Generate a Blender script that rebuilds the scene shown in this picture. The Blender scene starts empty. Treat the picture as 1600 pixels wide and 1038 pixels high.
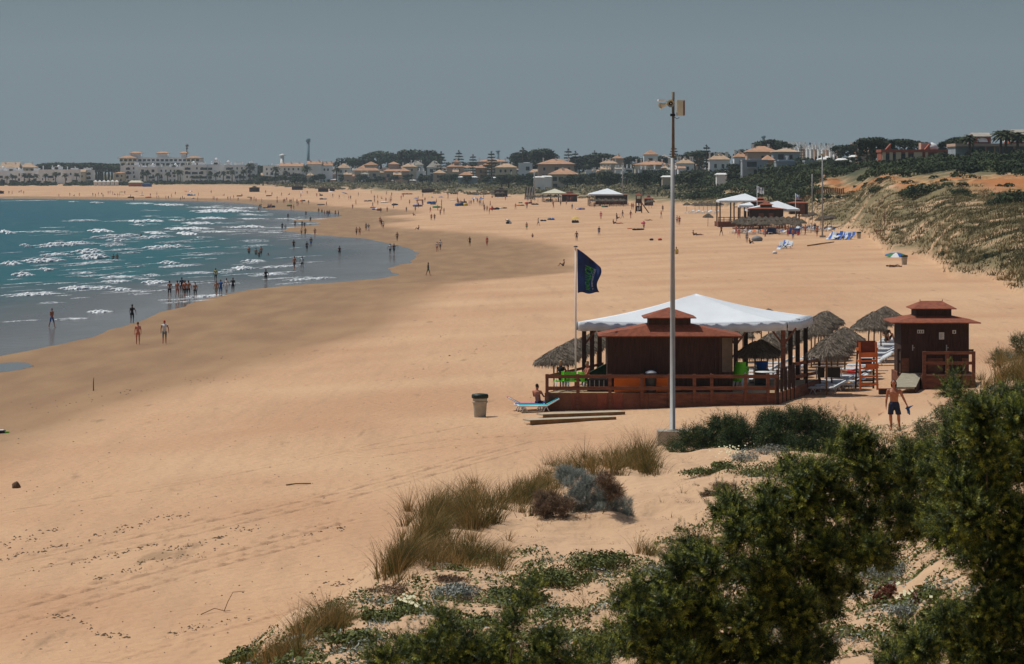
import bpy, math, random
import numpy as np
from math import sin, cos, pi, radians as R
from mathutils import Vector, Matrix
SC = bpy.context.scene
COL = SC.collection
# ------------------------------------------------------------------ camera, sky, sun, exposure
F, H, HY = 4500.0, 13.0, 270.0          # focal length in photo pixels, eye height, horizon row (1600x1038 photo)
cd = bpy.data.cameras.new('camera'); cam = bpy.data.objects.new('camera', cd); COL.objects.link(cam)
cam.location = (0, 0, H); cam.rotation_euler = (R(90), 0, 0)
cd.sensor_width = 36; cd.lens = 36 * F / 1600; cd.shift_y = -(519 - HY) / 1600
cd.clip_start = 0.5; cd.clip_end = 30000
cd.dof.use_dof = True; cd.dof.focus_distance = 135; cd.dof.aperture_fstop = 13.0
SC.camera = cam
SUN_EL, SUN_AZ = 62, -62               # azimuth from +Y (view direction), negative = left
w = bpy.data.worlds.new('World'); SC.world = w; w.use_nodes = True
nt = w.node_tree; nt.nodes.clear()
out = nt.nodes.new('ShaderNodeOutputWorld'); bg = nt.nodes.new('ShaderNodeBackground')
sky = nt.nodes.new('ShaderNodeTexSky'); sky.sky_type = 'NISHITA'; sky.sun_disc = False
sky.sun_elevation = R(SUN_EL); sky.sun_rotation = R(SUN_AZ); sky.dust_density = 2.0
tc = nt.nodes.new('ShaderNodeTexCoord'); sp = nt.nodes.new('ShaderNodeSeparateXYZ')
rp = nt.nodes.new('ShaderNodeValToRGB'); rp.color_ramp.elements[0].position = 0.0; rp.color_ramp.elements[0].color = (.97,)*3 + (1,)
rp.color_ramp.elements[1].position = 0.6; rp.color_ramp.elements[1].color = (.25,)*3 + (1,)
rp2 = nt.nodes.new('ShaderNodeValToRGB')
rp2.color_ramp.elements[0].position = 0.0; rp2.color_ramp.elements[0].color = (.145, .195, .228, 1)
rp2.color_ramp.elements[1].position = 0.065; rp2.color_ramp.elements[1].color = (.090, .140, .178, 1)
mul = nt.nodes.new('ShaderNodeVectorMath'); mul.operation = 'SCALE'; mul.inputs['Scale'].default_value = 13.3
mx = nt.nodes.new('ShaderNodeMix'); mx.data_type = 'RGBA'
L = nt.links.new
L(tc.outputs['Generated'], sp.inputs[0]); L(sp.outputs['Z'], rp.inputs[0]); L(sp.outputs['Z'], rp2.inputs[0])
L(rp2.outputs[0], mul.inputs[0]); L(rp.outputs[0], mx.inputs['Factor']); L(sky.outputs[0], mx.inputs['A']); L(mul.outputs[0], mx.inputs['B'])
L(mx.outputs['Result'], bg.inputs[0]); bg.inputs[1].default_value = 0.075
L(bg.outputs[0], out.inputs[0])
sd = bpy.data.lights.new('sun', 'SUN'); sd.energy = 3.65; sd.angle = R(0.5); sd.color = (1, .95, .87)
so = bpy.data.objects.new('sun', sd); COL.objects.link(so); so.location = (0, 0, 200)
_d = Vector((sin(R(SUN_AZ)) * cos(R(SUN_EL)), cos(R(SUN_AZ)) * cos(R(SUN_EL)), sin(R(SUN_EL))))
so.rotation_euler = _d.to_track_quat('Z', 'Y').to_euler()
SC.view_settings.view_transform = 'Standard'; SC.view_settings.look = 'None'
SC.view_settings.exposure = 0.0; SC.view_settings.gamma = 1.0
SC.cycles.max_bounces = 5; SC.cycles.volume_bounces = 0; SC.cycles.diffuse_bounces = 3
rng = np.random.default_rng(7); random.seed(7)

# ------------------------------------------------------------------ helpers
def mat(name, col, rough=.8, var=.12, scale=3, bump=0, bscale=None, metal=0, col2=None, stretch=(1, 1, 1), spec=.3, coord='Object'):
    m = bpy.data.materials.new(name); m.use_nodes = True; n = m.node_tree; b = n.nodes['Principled BSDF']
    b.inputs['Roughness'].default_value = rough; b.inputs['Metallic'].default_value = metal
    b.inputs['Specular IOR Level'].default_value = spec
    t = n.nodes.new('ShaderNodeTexCoord'); mp = n.nodes.new('ShaderNodeMapping'); mp.inputs['Scale'].default_value = stretch
    n.links.new(t.outputs[coord], mp.inputs[0])
    no = n.nodes.new('ShaderNodeTexNoise'); no.inputs['Scale'].default_value = scale; no.inputs['Detail'].default_value = 5
    n.links.new(mp.outputs[0], no.inputs['Vector'])
    r = n.nodes.new('ShaderNodeValToRGB'); r.color_ramp.elements[0].position = .3; r.color_ramp.elements[1].position = .7
    c2 = col2 or tuple(min(1, c * (1 + var)) for c in col)
    r.color_ramp.elements[0].color = tuple(c * (1 - var) for c in col) + (1,); r.color_ramp.elements[1].color = tuple(c2) + (1,)
    n.links.new(no.outputs['Fac'], r.inputs[0]); n.links.new(r.outputs[0], b.inputs['Base Color'])
    if bump:
        n2 = n.nodes.new('ShaderNodeTexNoise'); n2.inputs['Scale'].default_value = bscale or scale * 4; n2.inputs['Detail'].default_value = 4
        n.links.new(mp.outputs[0], n2.inputs['Vector'])
        bp = n.nodes.new('ShaderNodeBump'); bp.inputs['Strength'].default_value = bump; bp.inputs['Distance'].default_value = .05
        n.links.new(n2.outputs['Fac'], bp.inputs['Height']); n.links.new(bp.outputs[0], b.inputs['Normal'])
    return m
def leafmat(name, a, b, c=None, rough=.65, trans=0.0):
    """foliage: each leaf has its own tone through the 'tone' attribute"""
    m = bpy.data.materials.new(name); m.use_nodes = True; n = m.node_tree; p = n.nodes['Principled BSDF']
    at = n.nodes.new('ShaderNodeAttribute'); at.attribute_name = 'tone'
    r = n.nodes.new('ShaderNodeValToRGB'); r.color_ramp.elements[0].color = tuple(a) + (1,); r.color_ramp.elements[1].color = tuple(b) + (1,)
    if c:
        e = r.color_ramp.elements.new(.5); e.color = tuple(c) + (1,)
    n.links.new(at.outputs['Fac'], r.inputs[0]); n.links.new(r.outputs[0], p.inputs['Base Color'])
    p.inputs['Roughness'].default_value = rough; p.inputs['Specular IOR Level'].default_value = .2
    if trans:      # light through thin leaves
        tb = n.nodes.new('ShaderNodeBsdfTranslucent'); n.links.new(r.outputs[0], tb.inputs[0]); ms = n.nodes.new('ShaderNodeMixShader'); ms.inputs[0].default_value = trans
        n.links.new(p.outputs[0], ms.inputs[1]); n.links.new(tb.outputs[0], ms.inputs[2]); n.links.new(ms.outputs[0], n.nodes['Material Output'].inputs[0])
    return m
def fastmesh(name, V, Q, tone=None):
    V = np.asarray(V, np.float32).reshape(-1, 3); Q = np.asarray(Q, np.int32); k = Q.shape[1]
    me = bpy.data.meshes.new(name); me.vertices.add(len(V)); me.vertices.foreach_set('co', V.ravel())
    me.loops.add(Q.size); me.loops.foreach_set('vertex_index', Q.ravel())
    me.polygons.add(len(Q)); me.polygons.foreach_set('loop_start', np.arange(0, Q.size, k, dtype=np.int32))
    me.polygons.foreach_set('loop_total', np.full(len(Q), k, np.int32))
    me.update(calc_edges=True)
    if tone is not None:
        a = me.attributes.new('tone', 'FLOAT', 'POINT'); a.data.foreach_set('value', np.asarray(tone, np.float32))
    return me
def link(name, me, m=None, parent=None, loc=None, rotz=0):
    o = bpy.data.objects.new(name, me); COL.objects.link(o)
    if m is not None:
        if not isinstance(m, (list, tuple)): m = [m]
        if len(me.materials) == 0:
            for x in m: me.materials.append(x)
    if parent is not None: o.parent = parent
    if loc is not None: o.location = loc
    if rotz: o.rotation_euler[2] = rotz
    return o
def tag(o, label=None, cat=None, group=None, kind=None):
    if label: o['label'] = label
    if cat: o['category'] = cat
    if group: o['group'] = group
    if kind: o['kind'] = kind
    return o
def thing(name, label, cat, loc=(0, 0, 0), rotz=0, group=None):
    o = bpy.data.objects.new(name, None); COL.objects.link(o); o.location = loc; o.rotation_euler = (0, 0, rotz)
    o.empty_display_size = .2
    return tag(o, label, cat, group)
KIDS = {}
def dup(root, loc, rotz=0, scale=None, label=None, group=None):
    def cp(o, par):
        c = o.copy(); COL.objects.link(c)
        if par is not None: c.parent = par
        for ch in o.children: cp(ch, c)
        return c
    r = cp(root, None); r.location = loc; r.rotation_euler = (0, 0, rotz)
    if scale is not None: r.scale = (scale,)*3 if not hasattr(scale, '__len__') else scale
    if label: r['label'] = label
    if group: r['group'] = group
    return r
class MB:
    def __init__(s): s.v = []; s.f = []; s.sm = []
    def add(s, v, f, smooth=False):
        n = len(s.v); s.v += [tuple(p) for p in v]; s.f += [tuple(i + n for i in q) for q in f]; s.sm += [smooth] * len(f); return s
    def box(s, c, d, rz=0):
        x, y, z = d[0] / 2, d[1] / 2, d[2] / 2; a, b = cos(rz), sin(rz); v = []
        for k in range(8):
            X, Y, Z = (x if k & 1 else -x), (y if k & 2 else -y), (z if k & 4 else -z)
            v.append((c[0] + X * a - Y * b, c[1] + X * b + Y * a, c[2] + Z))
        return s.add(v, [(0, 2, 3, 1), (4, 5, 7, 6), (0, 1, 5, 4), (2, 6, 7, 3), (0, 4, 6, 2), (1, 3, 7, 5)])
    def bb(s, x0, x1, y0, y1, z0, z1): return s.box(((x0 + x1) / 2, (y0 + y1) / 2, (z0 + z1) / 2), (x1 - x0, y1 - y0, z1 - z0))
    def bar(s, p, q, w_, h_):
        p, q = Vector(p), Vector(q); d = (q - p).normalized(); up = Vector((0, 0, 1)) if abs(d.z) < .95 else Vector((0, 1, 0))
        a = d.cross(up).normalized() * w_ / 2; b = a.cross(d).normalized() * h_ / 2; v = []
        for e in (p, q):
            for sa, sb in ((-1, -1), (1, -1), (1, 1), (-1, 1)): v.append(e + a * sa + b * sb)
        return s.add(v, [(3, 2, 1, 0), (4, 5, 6, 7), (0, 1, 5, 4), (1, 2, 6, 5), (2, 3, 7, 6), (3, 0, 4, 7)])
    def tube(s, pts, rs, n=8, cap=True):
        if not hasattr(rs, '__len__'): rs = [rs] * len(pts)
        pts = [Vector(p) for p in pts]; v = []; f = []
        for i, p in enumerate(pts):
            d = (pts[min(i + 1, len(pts) - 1)] - pts[max(i - 1, 0)]).normalized()
            up = Vector((0, 0, 1)) if abs(d.z) < .9 else Vector((0, 1, 0))
            a = d.cross(up).normalized(); b = a.cross(d)
            for k in range(n):
                t = 2 * pi * k / n; v.append(p + (a * cos(t) + b * sin(t)) * rs[i])
        for i in range(len(pts) - 1):
            for k in range(n): f.append((i * n + k, i * n + (k + 1) % n, (i + 1) * n + (k + 1) % n, (i + 1) * n + k))
        s.add(v, f, True)
        if cap:
            m = len(s.v) - len(v); s.f.append(tuple(m + k for k in range(n))[::-1]); s.f.append(tuple(m + len(v) - n + k for k in range(n))); s.sm += [False, False]
        return s
    def lathe(s, prof, n=12, c=(0, 0, 0)):
        v = []; f = []
        for r, z in prof:
            for k in range(n): v.append((c[0] + r * cos(2 * pi * k / n), c[1] + r * sin(2 * pi * k / n), c[2] + z))
        for i in range(len(prof) - 1):
            for k in range(n): f.append((i * n + k, i * n + (k + 1) % n, (i + 1) * n + (k + 1) % n, (i + 1) * n + k))
        f.append(tuple(range(n))[::-1]); f.append(tuple(len(v) - n + k for k in range(n)))
        return s.add(v, f, True)
    def hip(s, x0, x1, y0, y1, z0, h, rx=.0, ry=.0, t=.08):
        """hipped roof with soffit; rx, ry: half extents of the flat/ridge top"""
        cx, cy = (x0 + x1) / 2, (y0 + y1) / 2
        v = [(x0, y0, z0), (x1, y0, z0), (x1, y1, z0), (x0, y1, z0), (x0, y0, z0 + t), (x1, y0, z0 + t), (x1, y1, z0 + t), (x0, y1, z0 + t),
             (cx - rx, cy - ry, z0 + t + h), (cx + rx, cy - ry, z0 + t + h), (cx + rx, cy + ry, z0 + t + h), (cx - rx, cy + ry, z0 + t + h)]
        f = [(3, 2, 1, 0), (0, 1, 5, 4), (1, 2, 6, 5), (2, 3, 7, 6), (3, 0, 4, 7), (4, 5, 9, 8), (5, 6, 10, 9), (6, 7, 11, 10), (7, 4, 8, 11), (8, 9, 10, 11)]
        return s.add(v, f)
    def gable(s, x0, x1, y0, y1, z0, h, t=.12):
        cy = (y0 + y1) / 2
        v = [(x0, y0, z0), (x1, y0, z0), (x1, y1, z0), (x0, y1, z0), (x0, y0, z0 + t), (x1, y0, z0 + t), (x1, y1, z0 + t), (x0, y1, z0 + t), (x0, cy, z0 + t + h), (x1, cy, z0 + t + h)]
        return s.add(v, [(3, 2, 1, 0), (0, 1, 5, 4), (2, 3, 7, 6), (1, 2, 6, 9, 5), (3, 0, 4, 8, 7), (4, 5, 9, 8), (6, 7, 8, 9)])
    def mesh(s, name):
        me = bpy.data.meshes.new(name); me.from_pydata(s.v, [], s.f); me.polygons.foreach_set('use_smooth', s.sm); me.update(); return me
    def build(s, name, m, parent=None, loc=None, rotz=0): return link(name, s.mesh(name), m, parent, loc, rotz)

# ------------------------------------------------------------------ where things stand
def wpt(px, py, z): Y = F * (H - z) / (py - HY); return ((px - 800) * Y / F, Y)
def zat(py, Y): return H - (py - HY) * Y / F
def xat(px, Y): return (px - 800) * Y / F
SHORE_PX = [(0, 556), (60, 545), (115, 533), (185, 512), (255, 487), (330, 465), (395, 452), (450, 446), (530, 441), (600, 435), (622, 429), (604, 420),
            (640, 410), (652, 395), (630, 386), (570, 373), (500, 368), (440, 361), (452, 355), (500, 351), (494, 347), (448, 345), (500, 341),
            (534, 338), (526, 333), (480, 330), (415, 327), (404, 321), (370, 317), (300, 314), (200, 312.5), (100, 311.2), (0, 310.3), (-400, 308.6)]
SHORE = [(-60, -300), (-50, 60), (-44, 150)] + [wpt(a, b, 0) for a, b in SHORE_PX] + [(-2600, 1750)]
_sh = np.array(SHORE); _poly = np.vstack([_sh, [(-6000, 1800), (-6000, -300)]])
def shore_d(X, Y):
    X = np.asarray(X, float); Y = np.asarray(Y, float); d = np.full(X.shape, 1e9)
    for a, b in zip(_sh[:-1], _sh[1:]):
        e = b - a; t = np.clip(((X - a[0]) * e[0] + (Y - a[1]) * e[1]) / (e @ e), 0, 1)
        d = np.minimum(d, np.hypot(X - a[0] - t * e[0], Y - a[1] - t * e[1]))
    ins = np.zeros(X.shape, bool); n = len(_poly)
    for i in range(n):
        a, b = _poly[i], _poly[(i + 1) % n]
        if a[1] == b[1]: continue
        c = (a[1] > Y) != (b[1] > Y); ins ^= c & (X < (b[0] - a[0]) * (Y - a[1]) / (b[1] - a[1]) + a[0])
    return np.where(ins, -d, d)
_rs = np.random.default_rng(3); _ph = _rs.uniform(0, 7, (24, 2)); _an = _rs.uniform(0, pi, 24)
def wob(X, Y, s, k0=0, n=6):
    r = 0
    for k in range(n):
        a = _an[(k0 + k) % 24]; fr = (1.0 + .37 * k) / s
        r = r + np.sin((X * cos(a) + Y * sin(a)) * fr * 2 * pi + _ph[(k0 + k) % 24, 0]) / (1 + .35 * k) * np.sin((-X * sin(a) + Y * cos(a)) * fr * 4 + _ph[(k0 + k) % 24, 1])
    return r / 2
LOW = -30
FAR = {2400: [(150, 420), (250, 340), (430, 290), (470, 255), (700, 205), (4000, 262)],
 1800: [(230, 448), (262, 385), (330, 328), (430, 306), (462, 276), (560, 258), (660, 232), (900, 238), (4000, 266)],
 1600: [(250, 438), (285, 392), (340, 338), (430, 310), (448, 302), (464, 277), (560, 262), (640, 243), (720, 237), (900, 245), (4000, 268)],
 1500: [(285, 422), (312, 385), (360, 338), (450, 305), (468, 279), (560, 263), (640, 249), (800, 243), (4000, 268)],
 1400: [(370, 388), (395, 362), (430, 333), (500, 302), (520, 279), (600, 264), (700, 250), (900, 247), (4000, 268)],
 1300: [(520, 354), (560, 330), (620, 311), (650, 300), (672, 280), (760, 266), (900, 256), (1300, 250), (4000, 268)],
 1200: [(680, 328), (740, 306), (800, 291), (900, 273), (1100, 262), (1500, 254), (4000, 268)],
 1100: [(820, 318), (930, 302), (1050, 286), (1200, 274), (1600, 264), (4000, 268)],
 1000: [(930, 311), (1050, 298), (1200, 287), (1500, 274), (2500, 266), (4000, 268)],
 850: [(1150, 303), (1300, 296), (1500, 286), (1800, 278), (4000, 269)],
 600: [(1400, 299), (1550, 291), (1800, 285), (4000, 272)],
 400: [(1750, 293), (2000, 287), (4000, 274)], 0: [(1950, 292), (2100, 286), (4000, 275)], -900: [(1950, 292), (2100, 286), (4000, 275)]}
NEAR = {-900: [(8, 11.0), (20, 8.6), (30, 6.5), (40, 4.5), (50, 2.6), (60, 1.5)], 250: [(8, 11.2), (20, 9.0), (30, 6.8), (42, 4.8), (50, 3.2), (58, 2.0)],
 350: [(8, 11.3), (20, 9.2), (35, 6.6), (50, 4.35), (54, 3.9), (62, 2.2)], 480: [(8, 11.3), (20, 9.3), (40, 6.2), (50, 5.2), (57, 4.35), (63, 3.2), (71, 1.9)],
 590: [(8, 11.3), (20, 9.3), (40, 6.3), (52, 5.3), (62, 4.5), (67, 3.5), (76, 2.0)],
 650: [(8, 11.3), (20, 9.3), (36, 6.8), (50, 5.55), (60, 5.1), (68, 4.95), (75, 3.4), (83, 2.2)],
 780: [(8, 11.3), (20, 9.3), (36, 6.86), (50, 5.5), (62, 5.0), (74, 4.6), (82, 3.4), (90, 2.3)],
 900: [(8, 11.3), (20, 9.3), (36, 6.86), (50, 5.5), (62, 5.2), (72, 4.75), (85, 4.2), (92, 3.1), (100, 2.3)],
 1040: [(8, 11.3), (20, 9.3), (36, 6.86), (50, 5.55), (70, 4.9), (85, 4.3), (98, 3.72), (104, 2.9), (112, 2.4)],
 1200: [(8, 11.3), (20, 9.3), (36, 6.9), (55, 5.6), (75, 4.9), (90, 4.1), (100, 3.7), (110, 2.8), (118, 2.4)],
 1400: [(8, 11.3), (20, 9.4), (36, 7.0), (60, 5.7), (80, 4.6), (98, 3.6), (108, 3.3), (120, 2.8), (132, 2.4)],
 1480: [(8, 11.4), (20, 9.5), (36, 7.4), (60, 6.2), (80, 5.5), (96, 5.2), (106, 4.2), (120, 2.9), (134, 2.4)],
 1580: [(8, 11.4), (20, 9.7), (36, 7.8), (60, 6.9), (85, 6.6), (104, 6.3), (115, 5), (130, 3.2), (145, 2.5)],
 1750: [(8, 11.5), (20, 10), (40, 8.5), (60, 8), (105, 7.5), (125, 4.6), (150, 2.8)], 2400: [(8, 11.5), (40, 10), (105, 9), (160, 4.5), (200, 3)]}
def _cols(T, near):
    ks = sorted(T); fs = []
    for k in ks:
        p = T[k]; ys = [a for a, _ in p]; zs = [b if near else zat(b, a) for a, b in p]
        if near: ys = [2] + ys + [ys[-1] * 1.35]; zs = [11.5] + zs + [LOW]
        else: ys = [ys[0] * .8] + ys; zs = [LOW + 10] + zs
        fs.append((np.log(ys), np.array(zs)))
    return np.array(ks, float), fs
_NK, _NF = _cols(NEAR, True); _FK, _FF = _cols(FAR, False)
def _surf(px, Y, K, FS):
    ly = np.log(np.maximum(Y, 2.5)); i = np.clip(np.searchsorted(K, px) - 1, 0, len(K) - 2)
    t = np.clip((px - K[i]) / (K[i + 1] - K[i]), 0, 1); t = t * t * (3 - 2 * t)
    A = np.stack([np.interp(ly, a, b) for a, b in FS]); A = A.reshape(len(K), -1)
    idx = np.arange(A.shape[1]); ii = i.ravel()
    return (A[ii, idx] * (1 - t.ravel()) + A[ii + 1, idx] * t.ravel()).reshape(Y.shape)
def smax(a, b, k): h = np.clip(.5 + .5 * (a - b) / k, 0, 1); return b * (1 - h) + a * h + k * h * (1 - h)
def G(X, Y, full=False):
    X = np.atleast_1d(np.asarray(X, float)); Y = np.atleast_1d(np.asarray(Y, float))
    px = 800 + F * X / np.maximum(Y, 1); d = shore_d(X, Y)
    be = np.interp(d, [-200, -60, 0, 8, 20, 35, 46, 58, 90, 200, 600], [-4, -1.4, 0, .13, .72, 1.5, 1.86, 2.2, 2.85, 3.6, 4.2])
    be = be + wob(X, Y, 26, 0) * .05 * np.clip(d / 20, 0.15, 1) + wob(X, Y, 4, 5) * .012 * np.clip(d / 10, 0, 1)
    nd = _surf(px, Y, _NK, _NF); fd = _surf(px, Y, _FK, _FF)
    nd = nd + (wob(X, Y, 7, 3) * .22 + wob(X, Y, 2.2, 9) * .06) * np.clip((Y - 25) / 20, 0, 1) * np.clip((115 - Y) / 30, 0, 1)
    fd = fd + (wob(X, Y * .5, 16, 7) * .5 + wob(X, Y, 6, 2) * .22) * np.clip((Y - 240) / 60, 0, 1)
    z = smax(smax(be, nd, .25), fd, .3)
    return (z, d, nd - be, fd - be, px) if full else z
def g1(x, y): return float(G(x, y)[0])
_HY = np.geomspace(14, 4200, 5000)
def hit(px, py):
    """first point of the ground seen at a photo pixel"""
    X = (px - 800) * _HY / F; z = G(X, _HY); r = zat(py, _HY); k = np.argmax(z >= r)
    if z[k] < r[k]: k = len(_HY) - 1
    y = _HY[k]; x = X[k]
    zz = max(float(z[k]), 0.0)
    if z[k] < 0 or (py > HY and shore_d(*[np.array([v]) for v in wpt(px, py, 0)])[0] < 0 and 308 < py < 560 and px < 660):
        x, y = wpt(px, py, 0); zz = 0.0
    return Vector((x, y, zz))

# ------------------------------------------------------------------ ground
pxs = np.concatenate([np.linspace(-3800, -300, 40)[:-1], np.linspace(-300, 1900, 430), np.linspace(1900, 5600, 50)[1:]])
ys = np.concatenate([np.geomspace(3, 30, 60)[:-1], np.geomspace(30, 700, 620)[:-1], np.geomspace(700, 9000, 150)])
PX, YY = np.meshgrid(pxs, ys); XX = (PX - 800) * YY / F
Z, D, ND, FD, _ = G(XX, YY, True)
ny, nx = PX.shape; ii = np.arange(ny * nx).reshape(ny, nx)
Qd = np.stack([ii[:-1, :-1], ii[:-1, 1:], ii[1:, 1:], ii[1:, :-1]], -1).reshape(-1, 4)
me = fastmesh('ground', np.stack([XX, YY, Z], -1), Qd)
def attr(me, n, v): a = me.attributes.new(n, 'FLOAT', 'POINT'); a.data.foreach_set('value', np.ascontiguousarray(v, np.float32).ravel())
attr(me, 'damp', np.clip((35 - D) / 24, 0, 1) * (D > -5))
attr(me, 'litter', np.clip((FD - .5) / .8, 0, 1) * (YY > 235))
attr(me, 'dune', np.clip(np.maximum(ND, FD) / .6, 0, 1))
zl = {1800: (438, 468), 1600: (438, 468), 1500: (450, 475), 1400: (500, 525), 1300: (646, 676), 1200: (800, 826), 1100: (930, 950)}
ks = np.array(sorted(zl)); lo = np.interp(PX, ks, [zl[k][0] for k in ks]); hi = np.interp(PX, ks, [zl[k][1] for k in ks])
attr(me, 'cliff', np.clip((YY - lo) / 15, 0, 1) * np.clip((hi * 1.03 - YY) / 12, 0, 1) * np.clip((PX - 1080) / 100, 0, 1))
attr(me, 'far', np.clip((YY / hi - 1.03) / .04, 0, 1) * np.clip((PX - 1080) / 100, 0, 1) + np.clip((FD - 1.2) / 1., 0, 1) * (PX < 1100))
me.polygons.foreach_set('use_smooth', np.ones(len(Qd), bool))
m = bpy.data.materials.new('sand'); m.use_nodes = True; n = m.node_tree; b = n.nodes['Principled BSDF']
N = n.nodes.new; K = n.links.new
def at(nm): a = N('ShaderNodeAttribute'); a.attribute_name = nm; return a.outputs['Fac']
def noise(sc, det=5, st=None, rot=0):
    t = N('ShaderNodeTexCoord'); o = t.outputs['Object']
    if st:
        mp = N('ShaderNodeMapping'); mp.inputs['Scale'].default_value = st; mp.inputs['Rotation'].default_value = (0, 0, rot); K(o, mp.inputs[0]); o = mp.outputs[0]
    x = N('ShaderNodeTexNoise'); x.inputs['Scale'].default_value = sc; x.inputs['Detail'].default_value = det; K(o, x.inputs['Vector']); return x.outputs['Fac']
def ramp(v, *st):
    r = N('ShaderNodeValToRGB'); e = r.color_ramp.elements
    while len(e) < len(st): e.new(.5)
    for q, (p, c) in zip(e, st): q.position = p; q.color = (tuple(c) if hasattr(c, '__len__') else (c,)*3) + (1,)
    K(v, r.inputs[0]); return r.outputs[0]
def mixc(f, a, b_):
    x = N('ShaderNodeMix'); x.data_type = 'RGBA'
    for s_, v in ((x.inputs['Factor'], f), (x.inputs['A'], a), (x.inputs['B'], b_)):
        if isinstance(v, tuple): s_.default_value = v + (1,)
        elif isinstance(v, (int, float)): s_.default_value = v
        else: K(v, s_)
    return x.outputs['Result']
def math_(op, a, b_=0.0, clamp=False):
    x = N('ShaderNodeMath'); x.operation = op; x.use_clamp = clamp
    for s_, v in ((x.inputs[0], a), (x.inputs[1], b_)):
        if isinstance(v, (int, float)): s_.default_value = v
        else: K(v, s_)
    return x.outputs[0]
SAND, SAND2, DAMP = (.46, .27, .155), (.54, .345, .205), (.245, .138, .064)
base = mixc(ramp(noise(.06, 4), (.35, 0.), (.65, 1.)), SAND, SAND2)
base = mixc(math_('MULTIPLY', ramp(noise(1.0, 6, (.9, .07, 1), R(12)), (.52, 0.), (.68, 1.)), .35), base, (.40, .25, .15))
base = mixc(math_('MULTIPLY', at('dune'), .6), base, (.52, .355, .22))
dn = math_('ADD', at('damp'), math_('MULTIPLY', math_('SUBTRACT', noise(.12, 5, (1, .3, 1)), .5), .35), True)
dn = ramp(math_('MULTIPLY', dn, at('damp')), (.12, 0.), (.3, .8), (.6, 1.))
base = mixc(dn, base, mixc(ramp(noise(.35, 4, (1, .2, 1)), (.4, 0.), (.65, 1.)), DAMP, (.30, .178, .083)))
base = mixc(math_('MULTIPLY', ramp(noise(1.5, 8, (.6, .12, 1), R(10)), (.66, 0.), (.73, 1.)), .5), base, (.20, .13, .07))
base = mixc(math_('MULTIPLY', at('litter'), ramp(noise(.16, 7), (.36, 0.), (.5, .9))), base, (.145, .125, .058))
base = mixc(at('cliff'), base, mixc(ramp(noise(.16, 9), (.42, 0.), (.58, 1.)), (.38, .15, .05), mixc(ramp(noise(.5, 8), (.45, 0.), (.6, 1.)), (.44, .26, .12), (.13, .075, .03))))
base = mixc(math_('MULTIPLY', at('far'), ramp(noise(.05, 5), (.40, 1.), (.6, .45))), base, (.05, .06, .028))
K(base, b.inputs['Base Color'])
K(ramp(dn, (0., .95), (1., .62)), b.inputs['Roughness']); b.inputs['Specular IOR Level'].default_value = .25
vo = N('ShaderNodeTexVoronoi'); vo.inputs['Scale'].default_value = 1.3; tcc = N('ShaderNodeTexCoord'); K(tcc.outputs['Object'], vo.inputs['Vector'])
hgt = math_('ADD', math_('MULTIPLY', noise(2.2, 10), 1.25), math_('MULTIPLY', ramp(vo.outputs['Distance'], (0., 0.), (.35, 1.)), .22))
hgt = math_('ADD', hgt, math_('MULTIPLY', noise(1.2, 4, (1, .06, 1), R(16)), .4))
hgt = math_('MULTIPLY', hgt, math_('SUBTRACT', 1.0, math_('MULTIPLY', dn, .75)))
bp = N('ShaderNodeBump'); bp.inputs['Strength'].default_value = .75; bp.inputs['Distance'].default_value = .16; K(hgt, bp.inputs['Height']); K(bp.outputs[0], b.inputs['Normal'])
gr = link('ground', me, m); tag(gr, kind='structure')

# ------------------------------------------------------------------ sea
pxw = np.linspace(-1500, 700, 330); yw = np.geomspace(60, 1560, 520)
PX, YY = np.meshgrid(pxw, yw); XX = (PX - 800) * YY / F
DW = shore_d(XX, YY); keep = DW < 22
A = np.clip(-DW / 60, 0, 1)
sh = -DW / 9.0
ZW = 0.002 + A * (.12 * np.sin(sh * 2 * pi * .9 + wob(XX, YY, 60, 1) * 4) * (.5 + .5 * wob(XX, YY, 40, 4)) + .05 * wob(XX, YY, 5, 8))
ny, nx = PX.shape; ii = np.arange(ny * nx).reshape(ny, nx)
Qd = np.stack([ii[:-1, :-1], ii[:-1, 1:], ii[1:, 1:], ii[1:, :-1]], -1).reshape(-1, 4); Qd = Qd[keep.ravel()[Qd].all(1)]
me = fastmesh('water', np.stack([XX, YY, ZW], -1), Qd); attr(me, 'off', np.clip(-DW, 0, 400) / 100)
me.polygons.foreach_set('use_smooth', np.ones(len(Qd), bool))
m = bpy.data.materials.new('sea_water'); m.use_nodes = True; n = m.node_tree; b = n.nodes['Principled BSDF']; N = n.nodes.new; K = n.links.new
off = math_('ADD', at('off'), math_('MULTIPLY', math_('SUBTRACT', noise(.05, 4, (1, .35, 1)), .5), .25))
c = ramp(off, (0., (.12, .09, .07)), (.10, (.095, .088, .082)), (.22, (.05, .08, .082)), (.36, (.006, .085, .095)), (.9, (.000, .072, .102)))
c = mixc(math_('MULTIPLY', ramp(noise(.22, 7, (1, .5, 1)), (.55, 0.), (.75, 1.)), ramp(off, (0., 0.), (.1, .35))), c, (.12, .17, .17))
K(c, b.inputs['Base Color']); K(ramp(off, (0., .13), (.15, .32)), b.inputs['Roughness']); b.inputs['IOR'].default_value = 1.33; K(ramp(off, (0., .5), (.3, .10)), b.inputs['Specular IOR Level'])
bp = N('ShaderNodeBump'); K(ramp(off, (0., .03), (.06, .35), (.3, .8)), bp.inputs['Strength']); bp.inputs['Distance'].default_value = .25
K(noise(.55, 7, (1, .7, 1)), bp.inputs['Height']); K(bp.outputs[0], b.inputs['Normal'])
wo = link('water', me, m); tag(wo, kind='structure')
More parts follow.
